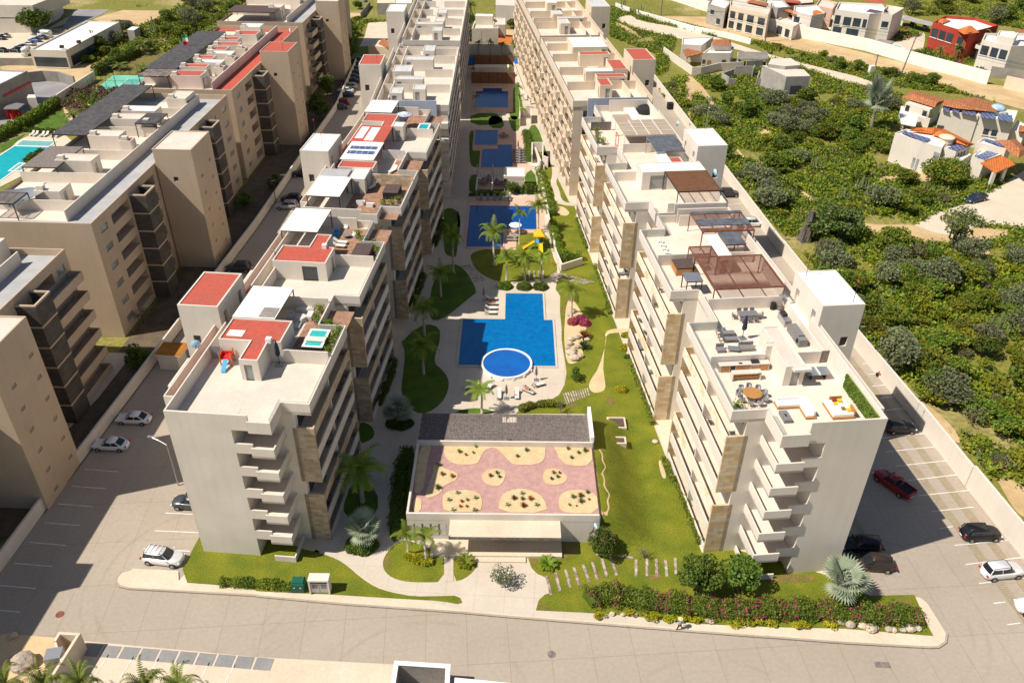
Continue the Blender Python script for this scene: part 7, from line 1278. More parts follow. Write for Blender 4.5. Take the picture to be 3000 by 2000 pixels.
# ================================================================ FURNITURE PROTOTYPES
def lounger(fm, cm, arms=False):
    r = empty('sun_lounger', (0, 0, 0), 'x', 'sun lounger'); q = MB()
    for y in (-.31, .31): q.box((0, y, .26), (1.95, .06, .07))
    q.build('frame', M[fm], r)
    for x in (-.8, .75):
        for y in (-.31, .31): q = MB(); q.box((x, y, 0), (.06, .06, .26)); q.build('leg', M[fm], r)
    q = MB(); q.box((-.33, 0, .3), (1.3, .6, .09)); q.build('seat', M[cm], r)
    q = MB(); q.prism([(.3, -.3), (.95, -.3), (.95, .3), (.3, .3)], .3, .4); q.v = [(x, y, z+max(0, x-.3)*.75) for x, y, z in q.v]; q.build('backrest', M[cm], r); return r
LW, LG, LD, LS = lounger('metal_dk', 'curtain'), lounger('metal_lt', 'greyf'), lounger('wooddk', 'greyf'), lounger('wood', 'whitef')
def chair(nm, fm, cm, round_=False):
    r = empty(nm, (0, 0, 0), 'x', 'chair'); q = MB(); q.box((0, 0, .4), (.52, .52, .07)); q.build('seat', M[cm], r); q = MB()
    if round_: q.rib([(.28*math.cos(t), .28*math.sin(t)) for t in np.linspace(1.2, 5.1, 9)], .05, .44, .82)
    else: q.box((-.25, 0, .45), (.05, .5, .42)); q.box((0, .26, .6), (.46, .04, .05)); q.box((0, -.26, .6), (.46, .04, .05))
    q.build('backrest', M[cm], r)
    for x in (-.2, .2):
        for y in (-.2, .2): q = MB(); q.bar((x*1.15, y*1.15, 0), (x, y, .4), .022); q.build('leg', M[fm], r)
    return r
CG, CD, CW = chair('tub_chair', 'wood', 'metal_lt', True), chair('dining_chair', 'metal_lt', 'greyf'), chair('plastic_chair', 'white', 'white')
def parasol(cm, open_=False, h=2.5):
    r = empty('parasol', (0, 0, 0), 'x', 'parasol'); q = MB(); q.bar((0, 0, 0), (0, 0, h), .03, n=6); q.build('pole', M['metal_dk'], r); q = MB(); q.box((0, 0, 0), (.7, .7, .07)); q.build('base', M['metal_lt'], r); q = MB(); n = 8
    if open_:
        for i in range(n): a, c = i*2*math.pi/n, (i+1)*2*math.pi/n; q.face([(1.5*math.cos(a), 1.5*math.sin(a), h-.35), (1.5*math.cos(c), 1.5*math.sin(c), h-.35), (0, 0, h+.12)])
    else: q.rings([[(rr*(1+.25*(i % 2))*math.cos(i*math.pi/5), rr*(1+.25*(i % 2))*math.sin(i*math.pi/5), z) for i in range(10)] for rr, z in ((.10, h*.38), (.2, h*.45), (.14, h*.8), (.03, h+.05))])
    q.build('canopy', cm if not isinstance(cm, str) else M[cm], r); return r
UG, UN, UO = parasol('greyf'), parasol(mat('navy_fabric', (.015, .025, .05), rough=.8)), parasol('whitef', True)
US = parasol(mat('striped_fabric', (.78, .78, .80), None, brick=('wall', 40, .11, .03, 0, W1, (.06, .09, .22), W1)), True, 2.6)
pl = lambda proto, s, z, deg, lab, grp=None, k=None: place(proto, (*g(s, z)[:2], z), rad(deg), lab, grp, k)
G1 = 'loungers left of the T-shaped pool'
for i, s in enumerate(['q:625,200', 'q:625,275', 'q:620,345', 'q:610,415']): pl(LW, s, .2, 180, ['farthest', 'second', 'third, occupied', 'nearest'][i]+' of four loungers left of the T-shaped pool', G1)
G2 = 'loungers in front of the round pool'
for s, d, l in [('33:240,410', 205, 'lounger lying askew, rightmost in front of the round pool'), ('33:150,465', 145, 'lounger with a sunbathing person, right of the pair'), ('33:45,500', 90, 'empty lounger left of the sunbather'), ('32:2235,500', 90, 'lounger beside the grey parasol below the round pool'), ('32:2135,440', 60, 'lounger behind the young palm by the round pool'), ('32:1990,430', 10, 'lounger at the shadow edge left of the young palm')]: pl(LW, s, .16, d, l, G2)
G3 = 'grey loungers behind the L-shaped pool'
for i, s in enumerate(['r:550,180', 'r:700,180', 'r:845,180', 'r:990,175', 'r:1200,200']): pl(LG, s, .22, 90, ['first', 'second', 'third', 'fourth', 'fifth'][i]+' grey lounger from the left behind the L-shaped pool', G3)
for i, s in enumerate(['r:1240,1070', 'r:1240,1140']): pl(LG, s, .22, 0, ['farther', 'nearer'][i]+' grey lounger on the deck tongue of the L-shaped pool', 'loungers on the deck tongue')
for i in range(12): pl(LG, 'm:%d,%d' % (755 if i % 2 == 0 else 825, 440+32*(i//2)), .22, 0 if i % 2 == 0 else 180, ('left' if i % 2 == 0 else 'right')+' row lounger number %d from the top on the terrace by the notched pool' % (i//2+1), 'two rows of loungers by the notched pool')
for i, s in enumerate(['n:465,1060', 'n:520,1065', 'n:610,1070', 'n:670,1070', 'n:770,1075', 'n:840,1080']): pl(LW, s, .06, 80, ['first', 'second', 'third', 'fourth', 'fifth', 'sixth'][i]+' white lounger from the left by the turquoise pool', 'white loungers by the turquoise pool', 1.05)
GP3 = 'closed parasols by the pools'
pl(UG, 'q:512,200', .2, 0, 'closed grey parasol beside the four loungers by the T-shaped pool', GP3); pl(UG, '33:222,355', .16, 0, 'closed grey parasol right of the round pool', GP3); pl(UG, '32:2300,525', .16, 0, 'closed grey parasol left of the empty lounger', GP3); pl(UG, 'r:448,185', .22, 0, 'closed pale parasol at the left end of the grey loungers', GP3); pl(UG, 'r:1090,205', .22, 0, 'closed pale parasol between fourth and fifth grey lounger', GP3); pl(UG, 'm:775,440', .22, 0, 'closed dark parasol above the two rows of loungers', GP3)
pl(UO, 'r:1330,960', .22, 0, 'open cream square parasol on the deck tongue of the L-shaped pool', None, (.85, .85, .8))
# dining tables in the shade
def table(nm, lab, s, z, sx, sy, h, m, rz=0, leg='metal_dk', rnd=False, grp=None):
    p = g(s, z) if isinstance(s, str) else s; r = empty(nm, (p.x, p.y, z), lab, 'table', grp, rz); q = MB()
    if rnd: q.cyl((0, 0, h-.05), sx/2, .05, n=28)
    else: q.box((0, 0, h-.05), (sx, sy, .05))
    o = q.build('tabletop', M[m]); o.parent = r; o.location = (0, 0, 0)
    for a in (-1, 1):
        for b_ in (-1, 1): q = MB(); k = .42 if not rnd else .22; q.box((a*sx*k, b_*sy*k, 0), (.07, .07, h-.052)); o = q.build('leg', M[leg]); o.parent = r
    return r
for i, s in enumerate(['m:320,870', 'm:395,820', 'm:500,870', 'm:610,880']):
    t = table('patio_table', ['leftmost', 'rear', 'right middle', 'rightmost'][i]+' blue-grey table under the thin pergola', s, .22, 1.3, 1.3, .72, 'greyf', grp='tables under the thin pergola')
    for j, (dx, dy) in enumerate(((.95, 0), (-.95, 0), (0, .95), (0, -.95))): place(CD, (t.location.x+dx, t.location.y+dy, .22), math.atan2(-dy, -dx), 'grey chair at the '+['leftmost', 'rear', 'right middle', 'rightmost'][i]+' shaded table', 'chairs under the thin pergola')
t = table('patio_table', 'table with four chairs on the pink deck beside the small square pool', 'm:590,270', .22, 1.4, 1.4, .72, 'greyf')
for dx, dy in ((.95, 0), (-.95, 0), (0, .95), (0, -.95)): place(CD, (t.location.x+dx, t.location.y+dy, .22), math.atan2(-dy, -dx), 'chair at the table beside the small square pool', 'chairs beside the small square pool')
# near right terraces ------------------------------------------------------
zE = ZE[0]
t = table('round_table', 'large round striped teak table on the near right terrace', g('c:882,1450', zE+.75), zE+.01, 2.0, 2.0, .76, 'wood', rnd=True); t.location.z = zE+.01
for i in range(9): a = i*2*math.pi/9+.2; place(CG, (t.location.x+1.4*math.cos(a), t.location.y+1.4*math.sin(a), zE+.01), a+math.pi, 'grey tub chair around the round teak table', 'tub chairs around the teak table')
def fb(nm, lab, cat, F, parts, z, grp=None):     # furniture laid out in a block's own axes
    a0 = parts[0]; r = empty(nm, F.w((a0[2]+a0[3])/2, (a0[4]+a0[5])/2, z), lab, cat, grp)
    for pn, m, t0, t1, s0, s1, za, zb in parts: q = MB(); q.bx(F, t0, t1, s0, s1, z+za, z+zb); q.build(pn, M[m], r)
    return r
T = lambda s, z=19.6: FE.l(g(s, z))
a = T('c:1190,1560'); b2 = T('34:380,750')
fb('corner_sofa', 'white L-shaped outdoor sofa with teak frame near the front corner', 'sofa', FE, [('frame', 'wood', -.6, 2.3, 7.6, 8.7, .05, .25), ('frame', 'wood', 1.2, 2.3, 5.3, 7.59, .05, .25), ('seat_cushion', 'whitef', -.5, 2.2, 7.7, 8.45, .26, .48), ('seat_cushion', 'whitef', 1.3, 2.1, 5.4, 7.65, .26, .48), ('back_cushion', 'whitef', -.3, 2.1, 8.46, 8.7, .26, .8), ('back_cushion', 'whitef', 2.11, 2.3, 5.5, 8.4, .26, .8)], zE)
fb('day_bed', 'square white outdoor daybed with yellow and red cushions and teak frame', 'daybed', FE, [('frame', 'wood', -.9, 1.7, 10.3, 12.6, .05, .3), ('mattress', 'whitef', -.8, 1.65, 10.35, 12.5, .31, .6), ('back_frame', 'wood', -.88, .2, 12.45, 12.6, .6, 1.05), ('back_frame', 'wood', 1.6, 1.72, 10.9, 12.2, .6, 1.0), ('cushion', 'yellow', -.5, -.1, 11.9, 12.3, .61, .85), ('cushion', 'yellow', 1.0, 1.4, 11.6, 12.0, .61, .9), ('cushion', 'yellow', .7, 1.0, 11.0, 11.4, .61, .8), ('cushion', 'lf_redsuc', -.2, .2, 11.5, 11.85, .61, .8), ('cushion', 'lf_redsuc', 1.2, 1.5, 11.1, 11.5, .61, .85)], zE)
fb('fire_table', 'small dark grey rectangular fire table by the white corner sofa', 'table', FE, [('body', 'greyf', -1.0, .6, 5.2, 6.0, .02, .42), ('burner', 'blackf', -.4, 0, 5.5, 5.7, .421, .45)], zE)
fb('outdoor_kitchen', 'outdoor kitchen counter with teak doors, sink and steel grill hood', 'kitchen', FE, [('cabinet', 'metal_lt', 8.0, 8.65, 1.3, 6.9, .02, .86), ('worktop', 'deck', 7.95, 8.7, 1.25, 6.95, .87, .93), ('door', 'wood', 7.96, 7.99, 1.5, 2.4, .12, .8), ('door', 'wood', 7.96, 7.99, 3.2, 4.3, .12, .8), ('door', 'wood', 7.96, 7.99, 4.4, 4.7, .12, .8), ('door', 'wood', 7.96, 7.99, 4.9, 5.6, .12, .6), ('door', 'wood', 7.96, 7.99, 5.7, 6.0, .12, .8), ('door', 'wood', 7.96, 7.99, 6.1, 6.8, .12, .8), ('cooler', 'metal_dk', 7.95, 7.99, 2.55, 3.05, .12, .8), ('grill', 'metal_dk', 8.1, 8.6, 4.9, 5.7, .94, 1.2), ('sink', 'blackf', 8.15, 8.45, 3.5, 3.9, .931, .94)], zE)
fb('bar_table', 'long pale stone bar counter with stools under it', 'table', FE, [('top', 'deck', 6.3, 7.0, 2.2, 5.4, .95, 1.02), ('side', 'deck', 6.3, 7.0, 2.2, 2.32, .02, .949), ('side', 'deck', 6.3, 7.0, 5.28, 5.4, .02, .949), ('stools', 'wood', 6.4, 6.7, 2.5, 5.1, .3, .6)], zE)
fb('ping_pong_table', 'blue-grey table tennis table on the near right terrace', 'table', FE, [('top', 'greyblue' if 0 else 'metal_lt', 5.7, 7.2, 10.3, 13.0, .72, .76), ('net', 'white', 5.6, 7.3, 11.63, 11.67, .77, .92), ('stand', 'metal_dk', 5.9, 7.0, 10.8, 10.9, .02, .719), ('stand', 'metal_dk', 5.9, 7.0, 12.4, 12.5, .02, .719)], zE)
o = ex(None, 'artificial_hedge', 'lf_hedge', lambda q: q.bx(FE, -3.2, 4.4, 13.75, 13.9, zE+.05, zE+1.75)); tag(o, 'green artificial hedge panel on the inside of the right parapet', 'hedge panel')
quads_o = quads('foliage', np.array([list(FE.w(rng.uniform(-3.2, 4.4), rng.uniform(13.66, 13.76), zE+rng.uniform(.05, 1.8))) for _ in range(1500)]), .14, ['lf_dark', 'lf_hedge'], .5, o)
def T2(s, z=19.62): p = g(s, z); return (p.x, p.y, z)
for i, (s, d) in enumerate([('c:560,790', 185), ('c:590,860', 185)]): place(LD, T2(s), rad(d), ['grey adjustable lounger nearest the small side table on the terrace', 'grey adjustable lounger next to the first on the terrace'][i], 'grey terrace loungers', 1.15)
for s, l, dx, dy in [('c:510,970', 'grey wicker armchair by the low glass table on the terrace', .9, .9), ('c:810,950', 'grey wicker two-seat sofa on the terrace', 1.0, 1.7)]: x, y, z = T2(s); fb('armchair', l, 'armchair', FE, [('seat', 'greyf', *(lambda t, s_: (t-dx/2, t+dx/2, s_-dy/2, s_+dy/2))(*FE.l((x, y))), .05, .4), ('backrest', 'greyf', *(lambda t, s_: (t+dx/2-.15, t+dx/2+.05, s_-dy/2, s_+dy/2))(*FE.l((x, y))), .401, .75)], zE)
table('low_table', 'low glass-topped grey table between the wicker seats', g('c:660,970', zE), zE+.01, 1.3, .8, .4, 'metal_lt', rz=-.1); table('side_table', 'small grey side table above the loungers', g('c:540,750', zE), zE+.01, .5, .5, .45, 'metal_lt')
x = g('c:762,830', zE); place(UN, (x.x, x.y, zE+.01), .3, 'closed navy parasol on a pale base standing on the terrace', None, (1.25, 1.25, 1.25))
t = table('dining_table', 'grey rectangular dining table by the partition wall of the terrace', g('c:815,600', zE), zE+.01, 2.4, 1.1, .75, 'metal_lt', rz=.1)
for i, (dx, dy, a) in enumerate([(-.8, .85, -90), (0, .85, -90), (.8, .85, -90), (-.8, -.85, 90), (0, -.85, 90), (.8, -.85, 90), (1.6, 0, 180), (-1.6, 0, 0)]): place(CD, (t.location.x+dx, t.location.y+dy+.08*dx, zE+.01), rad(a), 'grey chair at the rectangular terrace dining table', 'chairs at the rectangular dining table')
fb('covered_grill', 'long grey covered grill station with a black kettle barbecue at its end', 'grill', FE, [('cover', 'greyf', 12.0, 15.6, 11.9, 12.9, .02, .95), ('lid', 'greyf', 12.8, 14.4, 12.05, 12.75, .951, 1.15)], zE); c = g('c:1405,850', zE+.6); q = MB(); q.dome((c.x, c.y, zE+.62), .3, .25); q.cyl((c.x, c.y, zE+.35), .18, .27, r2=.3); [q.bar((c.x+.2*math.cos(a), c.y+.2*math.sin(a), zE), (c.x+.1*math.cos(a), c.y+.1*math.sin(a), zE+.5), .02) for a in (0, 2.1, 4.2)]; tag(q.build('kettle_barbecue', M['blackf']), 'small black kettle barbecue at the end of the covered grill', 'barbecue')
fb('grill_cabinet', 'steel grill on a cabinet beside the parapet, top of the terrace', 'grill', FE, [('cabinet', 'metal_lt', 16.2, 18.4, 11.8, 12.6, .02, .85), ('grill', 'metal_dk', 17.2, 18.2, 11.9, 12.5, .851, 1.15)], zE)
c = g('c:1110,490', zE); tag(ex(None, 'waste_bin', 'blackf', lambda q: q.cyl((c.x, c.y, zE), .33, .9)), 'round black bin at the partition wall of the terrace', 'bin'); c = g('c:1190,500', zE); r = empty('patio_heater', (c.x, c.y, zE), 'bronze patio heater beside the round black bin', 'heater'); q = MB(); q.cyl((c.x, c.y, zE), .3, .8); q.build('base', M['wooddk'], r); q = MB(); q.bar((c.x, c.y, zE+.8), (c.x, c.y, zE+2.0), .08); q.cyl((c.x, c.y, zE+2.0), .45, .1, r2=.2); q.build('burner', M['metal_lt'], r)
# rust pergolas: beams, slats and posts
def perg(nm, lab, F, t0, t1, s0, s1, z, zf, m, gap, across=True, posts=True, panels=(), beams=3, pm=None):
    r = empty(nm, F.w(t0, s0, zf), lab, 'pergola'); q = MB()
    q.rib([F.w(t0, s0), F.w(t0, s1), F.w(t1, s1), F.w(t1, s0)], .12, z-.16, z, closed=True); q.build('frame', M[m], r)
    for i in range(beams): s = s0+(s1-s0)*(i+1)/(beams+1); q = MB(); q.bx(F, t0+.07, t1-.07, s-.05, s+.05, z-.14, z-.02); q.build('beam', M[m], r)
    q = MB()
    if gap:
        n = int((t1-t0)/gap)
        for i in range(n): t = t0+.1+i*gap; q.bx(F, t, t+gap*.45, s0+.07, s1-.07, z-.018, z+.02)
    else: q.bx(F, t0-.1, t1+.1, s0-.1, s1+.1, z+.001, z+.08)
    q.build('slats' if gap else 'awning', M[pm or m], r)
    if posts:
        for t in (t0, t1):
            for s in (s0, s1): q = MB(); c = F.w(t, s); q.box((c.x, c.y, zf), (.12, .12, z-.16-zf)); q.build('post', M[m], r)
    for (a, b_, c_, d, mm) in panels: q = MB(); q.bx(F, a, b_, c_, d, z+(.03 if gap else .085), z+.13); q.build('panel', M[mm], r)
    return r
M['pvdk'] = mat('dark_slatted_panel', (.10, .105, .12), (.16, .165, .18), .8, brick=('grid', .9, .9, .04, -.1, W1, (.9, .9, .9), (.6, .6, .6)), rough=.4)
perg('rust_pergola', 'large rust-brown mesh pergola on the near right block', FE, 21.1, 29.3, 4.5, 13.3, 22.4, zE, 'rust', .24, beams=2); perg('rust_pergola', 'small rust-brown mesh pergola by the white roof room', FE, 29.3, 32.2, 4.5, 7.5, 22.38, zE, 'rust', .24, beams=1)
perg('rust_pergola', 'open rust-brown pergola with a grey panel strip at the end of the near right block', FE, 36.2, 42.2, 7.5, 14.8, 22.5, zE, 'rust', .36, beams=3, panels=[(37.7, 39.8, 7.5, 14.8, 'pvdk'), (41.4, 42.2, 7.5, 14.8, 'pvdk')]); perg('terrace_awning', 'dark grey panel awning beside the white roof room', FE, 32.5, 36.0, 9.7, 12.3, 22.3, zE, 'rust', 0, beams=1, pm='pvdk')
perg('brown_pergola', 'dense brown slatted pergola on the second right block', FE, 49.1, 57.0-.05, 7.6, 14.2, 22.7, zE, 'metal_dk', .16, beams=3, pm='wood_br' if 0 else 'rust')
[o for o in C.objects if o.name.startswith('slats')][-1].data.materials[0] = M['brownsl']
perg('terrace_awning', 'charcoal corrugated awning next to the tan panels', FE, 65.8, 72.8, 8.6, 13.3, 22.5, zE, 'metal_lt', 0, beams=3, pm='pvdk'); M['tan'] = mat('tan_shade_cloth', (.42, .33, .24), (.37, .29, .21), .6, fine=.06)
r = perg('terrace_awning', 'tan cloth awning of many panels with white frame on the second right block', FE, 73.7, 81.5, 4.9, 13.8, 22.5, zE, 'white', 0, beams=3, pm='tan'); q = MB()
for i in range(1, 4): q.bx(FE, 73.7, 81.5, 4.9+i*2.2-.05, 4.9+i*2.2+.05, 22.585, 22.62)
for i in range(1, 4): q.bx(FE, 73.7+i*1.95-.05, 73.7+i*1.95+.05, 4.9, 13.8, 22.625, 22.65)
q.build('battens', M['white'], r); perg('terrace_awning', 'small tan cloth awning beyond the large tan one', FE, 81.7, 84.7, 4.9, 7.8, 22.45, zE, 'white', 0, beams=1, pm='tan')
c = g('f:640,600', zE); r = empty('climbing_frame', (c.x, c.y, zE), 'upright red steel frame beside the tan awning', 'frame'); q = MB(); t, s = 74.6, 4.0; [q.bar(FE.w(t, s, zE), FE.w(t, s, zE+2.6), .07), q.bar(FE.w(t+2, s, zE), FE.w(t+2, s, zE+2.6), .07), q.bar(FE.w(t, s, zE+2.55), FE.w(t+2, s, zE+2.55), .07), q.bar(FE.w(t, s, zE+.5), FE.w(t+2, s, zE+.5), .06)]; q.build('frame', M['redp'], r)
def tub(nm, lab, F, t0, t1, s0, s1, z, side, cover, water_=None):
    r = empty(nm, F.w(t0, s0, z), lab, 'hot tub'); q = MB(); q.bx(F, t0, t1, s0, s1, z+.03, z+.95); q.build('cabinet', M[side], r)
    if water_:
        q = MB(); q.rib([F.w(t0+.1, s0+.1), F.w(t0+.1, s1-.1), F.w(t1-.1, s1-.1), F.w(t1-.1, s0+.1)], .28, z+.94, z+1.03, closed=True); q.build('rim', M['white'], r); q = MB(); q.bx(F, t0+.2, t1-.2, s0+.2, s1-.2, z+.951, z+.98); q.build('water', M[water_], r)
    if cover: a, b_, m = cover; q = MB(); q.bx(F, t0+a, t0+b_, s0-.04, s1+.04, z+1.04, z+1.16); q.build('cover', M[m], r)
    return r
zW = ZW[0]
tub('hot_tub', 'teal hot tub with white rim and half-folded cover on the near left block', FW, 10.3, 13.9, 1.6, 3.9, zW, 'blackf', (1.0, 1.9, 'curtain'), 'teal'); tub('hot_tub', 'dark brown covered hot tub on the rear terrace of the near left block', FW, 31.9, 35.5, 1.4, 3.7, zW, 'brownf', (0, 3.6, 'brownf')); tub('hot_tub', 'dark brown covered hot tub in front of the stone garden wall', FW, 52.7, 56.2, 1.6, 3.9, zW, 'blackf', (0, 3.3, 'brownf')); tub('hot_tub', 'small turquoise hot tub with white rim beside the striped parasol', FW, 81.8, 85.0, 1.7, 3.8, zW, 'white', None, 'turq')
tub('hot_tub', 'brown-topped timber-sided hot tub on the near right block', FE, 29.4, 31.9, 2.3, 4.8, zE, 'wood', (-.02, 2.52, 'brownf')); perg('glass_gazebo', 'small grey glass-topped frame near the timber hot tub', FE, 24.5, 26.5, 2.2, 4.1, 21.6, zE, 'metal_dk', 0, beams=1, pm='metal_lt')
for i in range(4): x = g('d:%d,%d' % (120+i*25, 800+i*45), zE+.4); place(CW, (x.x, x.y, zE+.01), rad(160), ['farthest', 'second', 'third', 'nearest'][i]+' of four white chairs in a row on the right terrace', 'white chairs in a row')
c = g('f:1130,340', zE); r = empty('covered_heap', (c.x, c.y, zE), 'round spa under a bulky black cover on the second right block', 'covered spa'); q = MB(); q.cyl((c.x, c.y, zE+.0), 1.9, .7, n=20); q.dome((c.x, c.y, zE+.7), 1.7, .8, n=14); q.build('cover', M['blackf'], r)
# left terrace awnings and furniture
perg('terrace_awning', 'cream panel awning nearest the camera, with a slatted hole, near left block', FW, 13.0, 19.9, 7.7, 12.5, 21.6, zW, 'metal_dk', 0, beams=1, pm='white_roof', panels=[(13.1, 15.2, 7.75, 9.6, 'greywall')]); perg('terrace_awning', 'cream panel awning behind the second red roof, near left block', FW, 35.2, 42.2, 9.1, 14.1, 21.6, zW, 'metal_dk', 0, beams=1, pm='white_roof')
perg('terrace_awning', 'cream awning with a dark grey rear half on the second left block', FW, 47.0, 54.2, 9.1, 14.0, 21.6, zW, 'metal_dk', 0, beams=1, pm='white_roof'); perg('terrace_awning', 'dark grey flat awning behind the cream one on the second left block', FW, 54.3, 57.4, 9.9, 14.0, 21.55, zW, 'metal_dk', 0, beams=1, pm='corr')
perg('terrace_awning', 'pale awning carrying two rows of dark solar cells', FW, 61.7, 69.7, 7.3, 12.7, 21.6, zW, 'metal_dk', 0, beams=1, pm='white_roof', panels=[(64.0, 65.4, 7.7, 12.3, 'pv'), (66.2, 67.6, 7.7, 12.3, 'pv')]); perg('terrace_awning', 'red awning with large white skylight panels', FW, 69.9, 77.8, 7.4, 13.0, 21.62, zW, 'metal_dk', 0, beams=1, pm='red', panels=[(70.3, 76.8, 9.3, 10.9, 'white_roof'), (71.2, 77.0, 11.3, 12.7, 'white_roof')]); perg('terrace_awning', 'cream awning against the blue-grey wall at the end of the second left block', FW, 85.2, 92, 9.2, 14.2, 21.7, zW, 'metal_dk', 0, beams=1, pm='white_roof')
for s, dx, dy, hh, m, l in [('a:1620,1370', 1.8, 1.0, .8, 'curtain', 'large pale covered sofa in the shade of the near left terrace'), ('a:1455,1450', .8, .9, .8, 'curtain', 'square pale covered armchair on the near left terrace'), ('a:1685,1450', .7, 1.5, .95, 'curtain', 'tall pale covered chair stack by the planters'), ('a:2090,430', .6, .6, .5, 'whitef', 'white armchair at the rear wall of the near left block'), ('a:2185,510', .5, .9, .4, 'whitef', 'white cushioned bench by the green planters'), ('a:1985,500', .8, 1.0, .6, 'bluep', 'blue cushioned deck chair on the rear left terrace'), ('b:1540,215', .7, 1.4, .5, 'curtain', 'pale cushioned lounge seat by the teal hot tub')]:
    t, s_ = FW.l(g(s, zW)); fb('garden_armchair', l, 'seat', FW, [('cushion', m, t-dy/2, t+dy/2, s_-dx/2, s_+dx/2, .05, hh*.6), ('back_cushion', m, t+dy/2-.2, t+dy/2-.01, s_-dx/2+.02, s_+dx/2-.02, hh*.6+.001, hh)], zW)
c = g('a:1575,1450', zW+.4); tag(ex(None, 'covered_table', 'curtain', lambda q: (q.cyl((c.x, c.y, zW+.03), .75, .55, n=20, r2=.62))), 'round pale covered table on the near left terrace', 'table'); table('round_table', 'round grey fire table among seats on the rear left terrace', g('a:2100,505', zW+.4), zW+.03, 1.1, 1.1, .45, 'metal_lt', rnd=True)
for i, s in enumerate(['a:2030,605', 'a:2010,645']): x = g(s, zW); place(LS, (x.x, x.y, zW+.03), rad(172), ['farther', 'nearer'][i]+' white striped teak lounger beside the brown hot tub', 'white teak loungers of the left block')
for s, l in [('22:1070,165', 'brown covered lounger by the stone garden wall'), ('22:1260,12', 'white sun lounger behind the stone garden wall')]: x = g(s, zW); place(LS, (x.x, x.y, zW+.03), rad(60), l)
for i, s in enumerate(['22:960,310', 'a:2270,150', '22:1050,330']): x = g(s, zW); fb('white_seat', ['left', 'middle', 'right'][i]+' white upholstered armchair at the terrace edge, second left block', 'armchair', FW, [('cushion', 'whitef', *(lambda t, s_: (t-.5, t+.5, s_-.5, s_+.5))(*FW.l(x)), .05, .45), ('back_cushion', 'whitef', *(lambda t, s_: (t-.5, t-.3, s_-.5, s_+.5))(*FW.l(x)), .451, .8)], zW)
x = g('12:1370,1170', zW); place(US, (x.x, x.y, zW), 0, 'open blue and white striped parasol beside the small turquoise hot tub', None, 1.1); x = g('22:1035,100', zW); pl_ = place(parasol(US.children[-1].data.materials[0]), (x.x, x.y, zW+.03), 0, 'closed blue and white striped parasol at the stone garden wall'); x = g('b:1330,660', zW); place(UN, (x.x, x.y, zW+.02), 0, 'closed dark blue parasol on a black base on the near left roof')
for i, (s, F, z) in enumerate([('a:1790,1360', FW, zW), ('a:1755,1460', FW, zW), ('b:1800,190', FW, zW), ('b:1910,200', FW, zW), ('b:2010,270', FW, zW), ('b:1975,330', FW, zW), ('b:1930,400', FW, zW), ('b:1900,500', FW, zW), ('a:2230,500', FW, zW), ('a:2290,570', FW, zW), ('22:1080,680', FW, zW), ('22:1110,740', FW, zW), ('22:1170,300', FW, zW), ('22:1250,305', FW, zW), ('22:1310,270', FW, zW), ('f:430,600', FE, zE), ('f:440,680', FE, zE), ('f:450,740', FE, zE), ('f:520,760', FE, zE), ('33:2075,600', FE, zE), ('34:0,0', FE, zE)][:-1]):
    c = g(s, z+.5); t, s_ = F.l(c); r = fb('planter', 'dark planter box with green plants on a '+('left' if F is FW else 'right')+' block terrace edge', 'planter', F, [('box', 'greyf', t-.5, t+.5, s_-.22, s_+.22, .03, .5)], z, 'terrace planters'); rs = np.random.default_rng(i); quads('foliage', rs.normal(size=(160, 3))*[.28, .28, .22]+[c.x, c.y, z+.8], .17, ['lf_hedge', 'lf_lime'], .4, r, rs=rs)
# toy play set on the near left roof
c = g('b:740,640', zW); r = empty('toy_playhouse', (c.x, c.y, zW), 'orange and red toy playhouse with blue slide on the near left roof', 'playhouse'); q = MB()
for dx in (-.6, .6):
    for dy in (-.5, .5): q.box((c.x+dx, c.y+dy, zW), (.12, .12, 1.7))
q.build('posts', M['wood'], r); q = MB(); q.box((c.x, c.y, zW+.8), (1.3, 1.1, .1)); q.rib([(c.x-.6, c.y-.5), (c.x-.6, c.y+.5), (c.x+.6, c.y+.5), (c.x+.6, c.y-.5)], .06, zW+.9, zW+1.3); q.build('platform', M['redp'], r); q = MB(); q.prism([(c.x-.25, c.y-1.9), (c.x+.25, c.y-1.9), (c.x+.25, c.y-.55), (c.x-.25, c.y-.55)], 0, .06); q.v = [(x, y, zW+.1+z+(y-(c.y-1.9))*.55) for x, y, z in q.v]; q.build('slide', M['bluep'], r)
# playground tower by the pool
c = g('r:1870,1290', .2); r = empty('play_tower', (c.x, c.y, .18), 'yellow plastic play tower with two slides on the playground lawn', 'playground'); hx = .75
for dx in (-hx, hx):
    for dy in (-hx, hx): q = MB(); q.bar((c.x+dx, c.y+dy, .17), (c.x+dx, c.y+dy, 2.9), .07, n=8); q.build('post', M['greenp'], r)
q = MB(); q.box((c.x, c.y, 1.3), (1.6, 1.6, .1)); q.build('platform', M['bluep'], r); q = MB(); R = [[(c.x+k*sx, c.y+k*sy, z) for sx, sy in ((-1, -1), (1, -1), (1, 1), (-1, 1))] for k, z in ((1.05, 2.9), (.95, 3.1), (.35, 3.75))]; q.rings(R); q.build('roof', M['yellow'], r)
def slide(a, b_, wd, m, nm): 
    a, b_ = Vector(a), Vector(b_); d = (b_-a); n = Vector((-d.y, d.x, 0)).normalized()*wd/2; q = MB(); u = Vector((0, 0, .06))
    q.hexa([a-n, a+n, b_+n, b_-n], [a-n+u, a+n+u, b_+n+u, b_-n+u]); 
    for s in (1, -1): q.hexa([a+n*s, a+n*s*1.15, b_+n*s*1.15, b_+n*s], [p+Vector((0, 0, .28)) for p in (a+n*s, a+n*s*1.15, b_+n*s*1.15, b_+n*s)])
    q.build(nm, M[m], r)
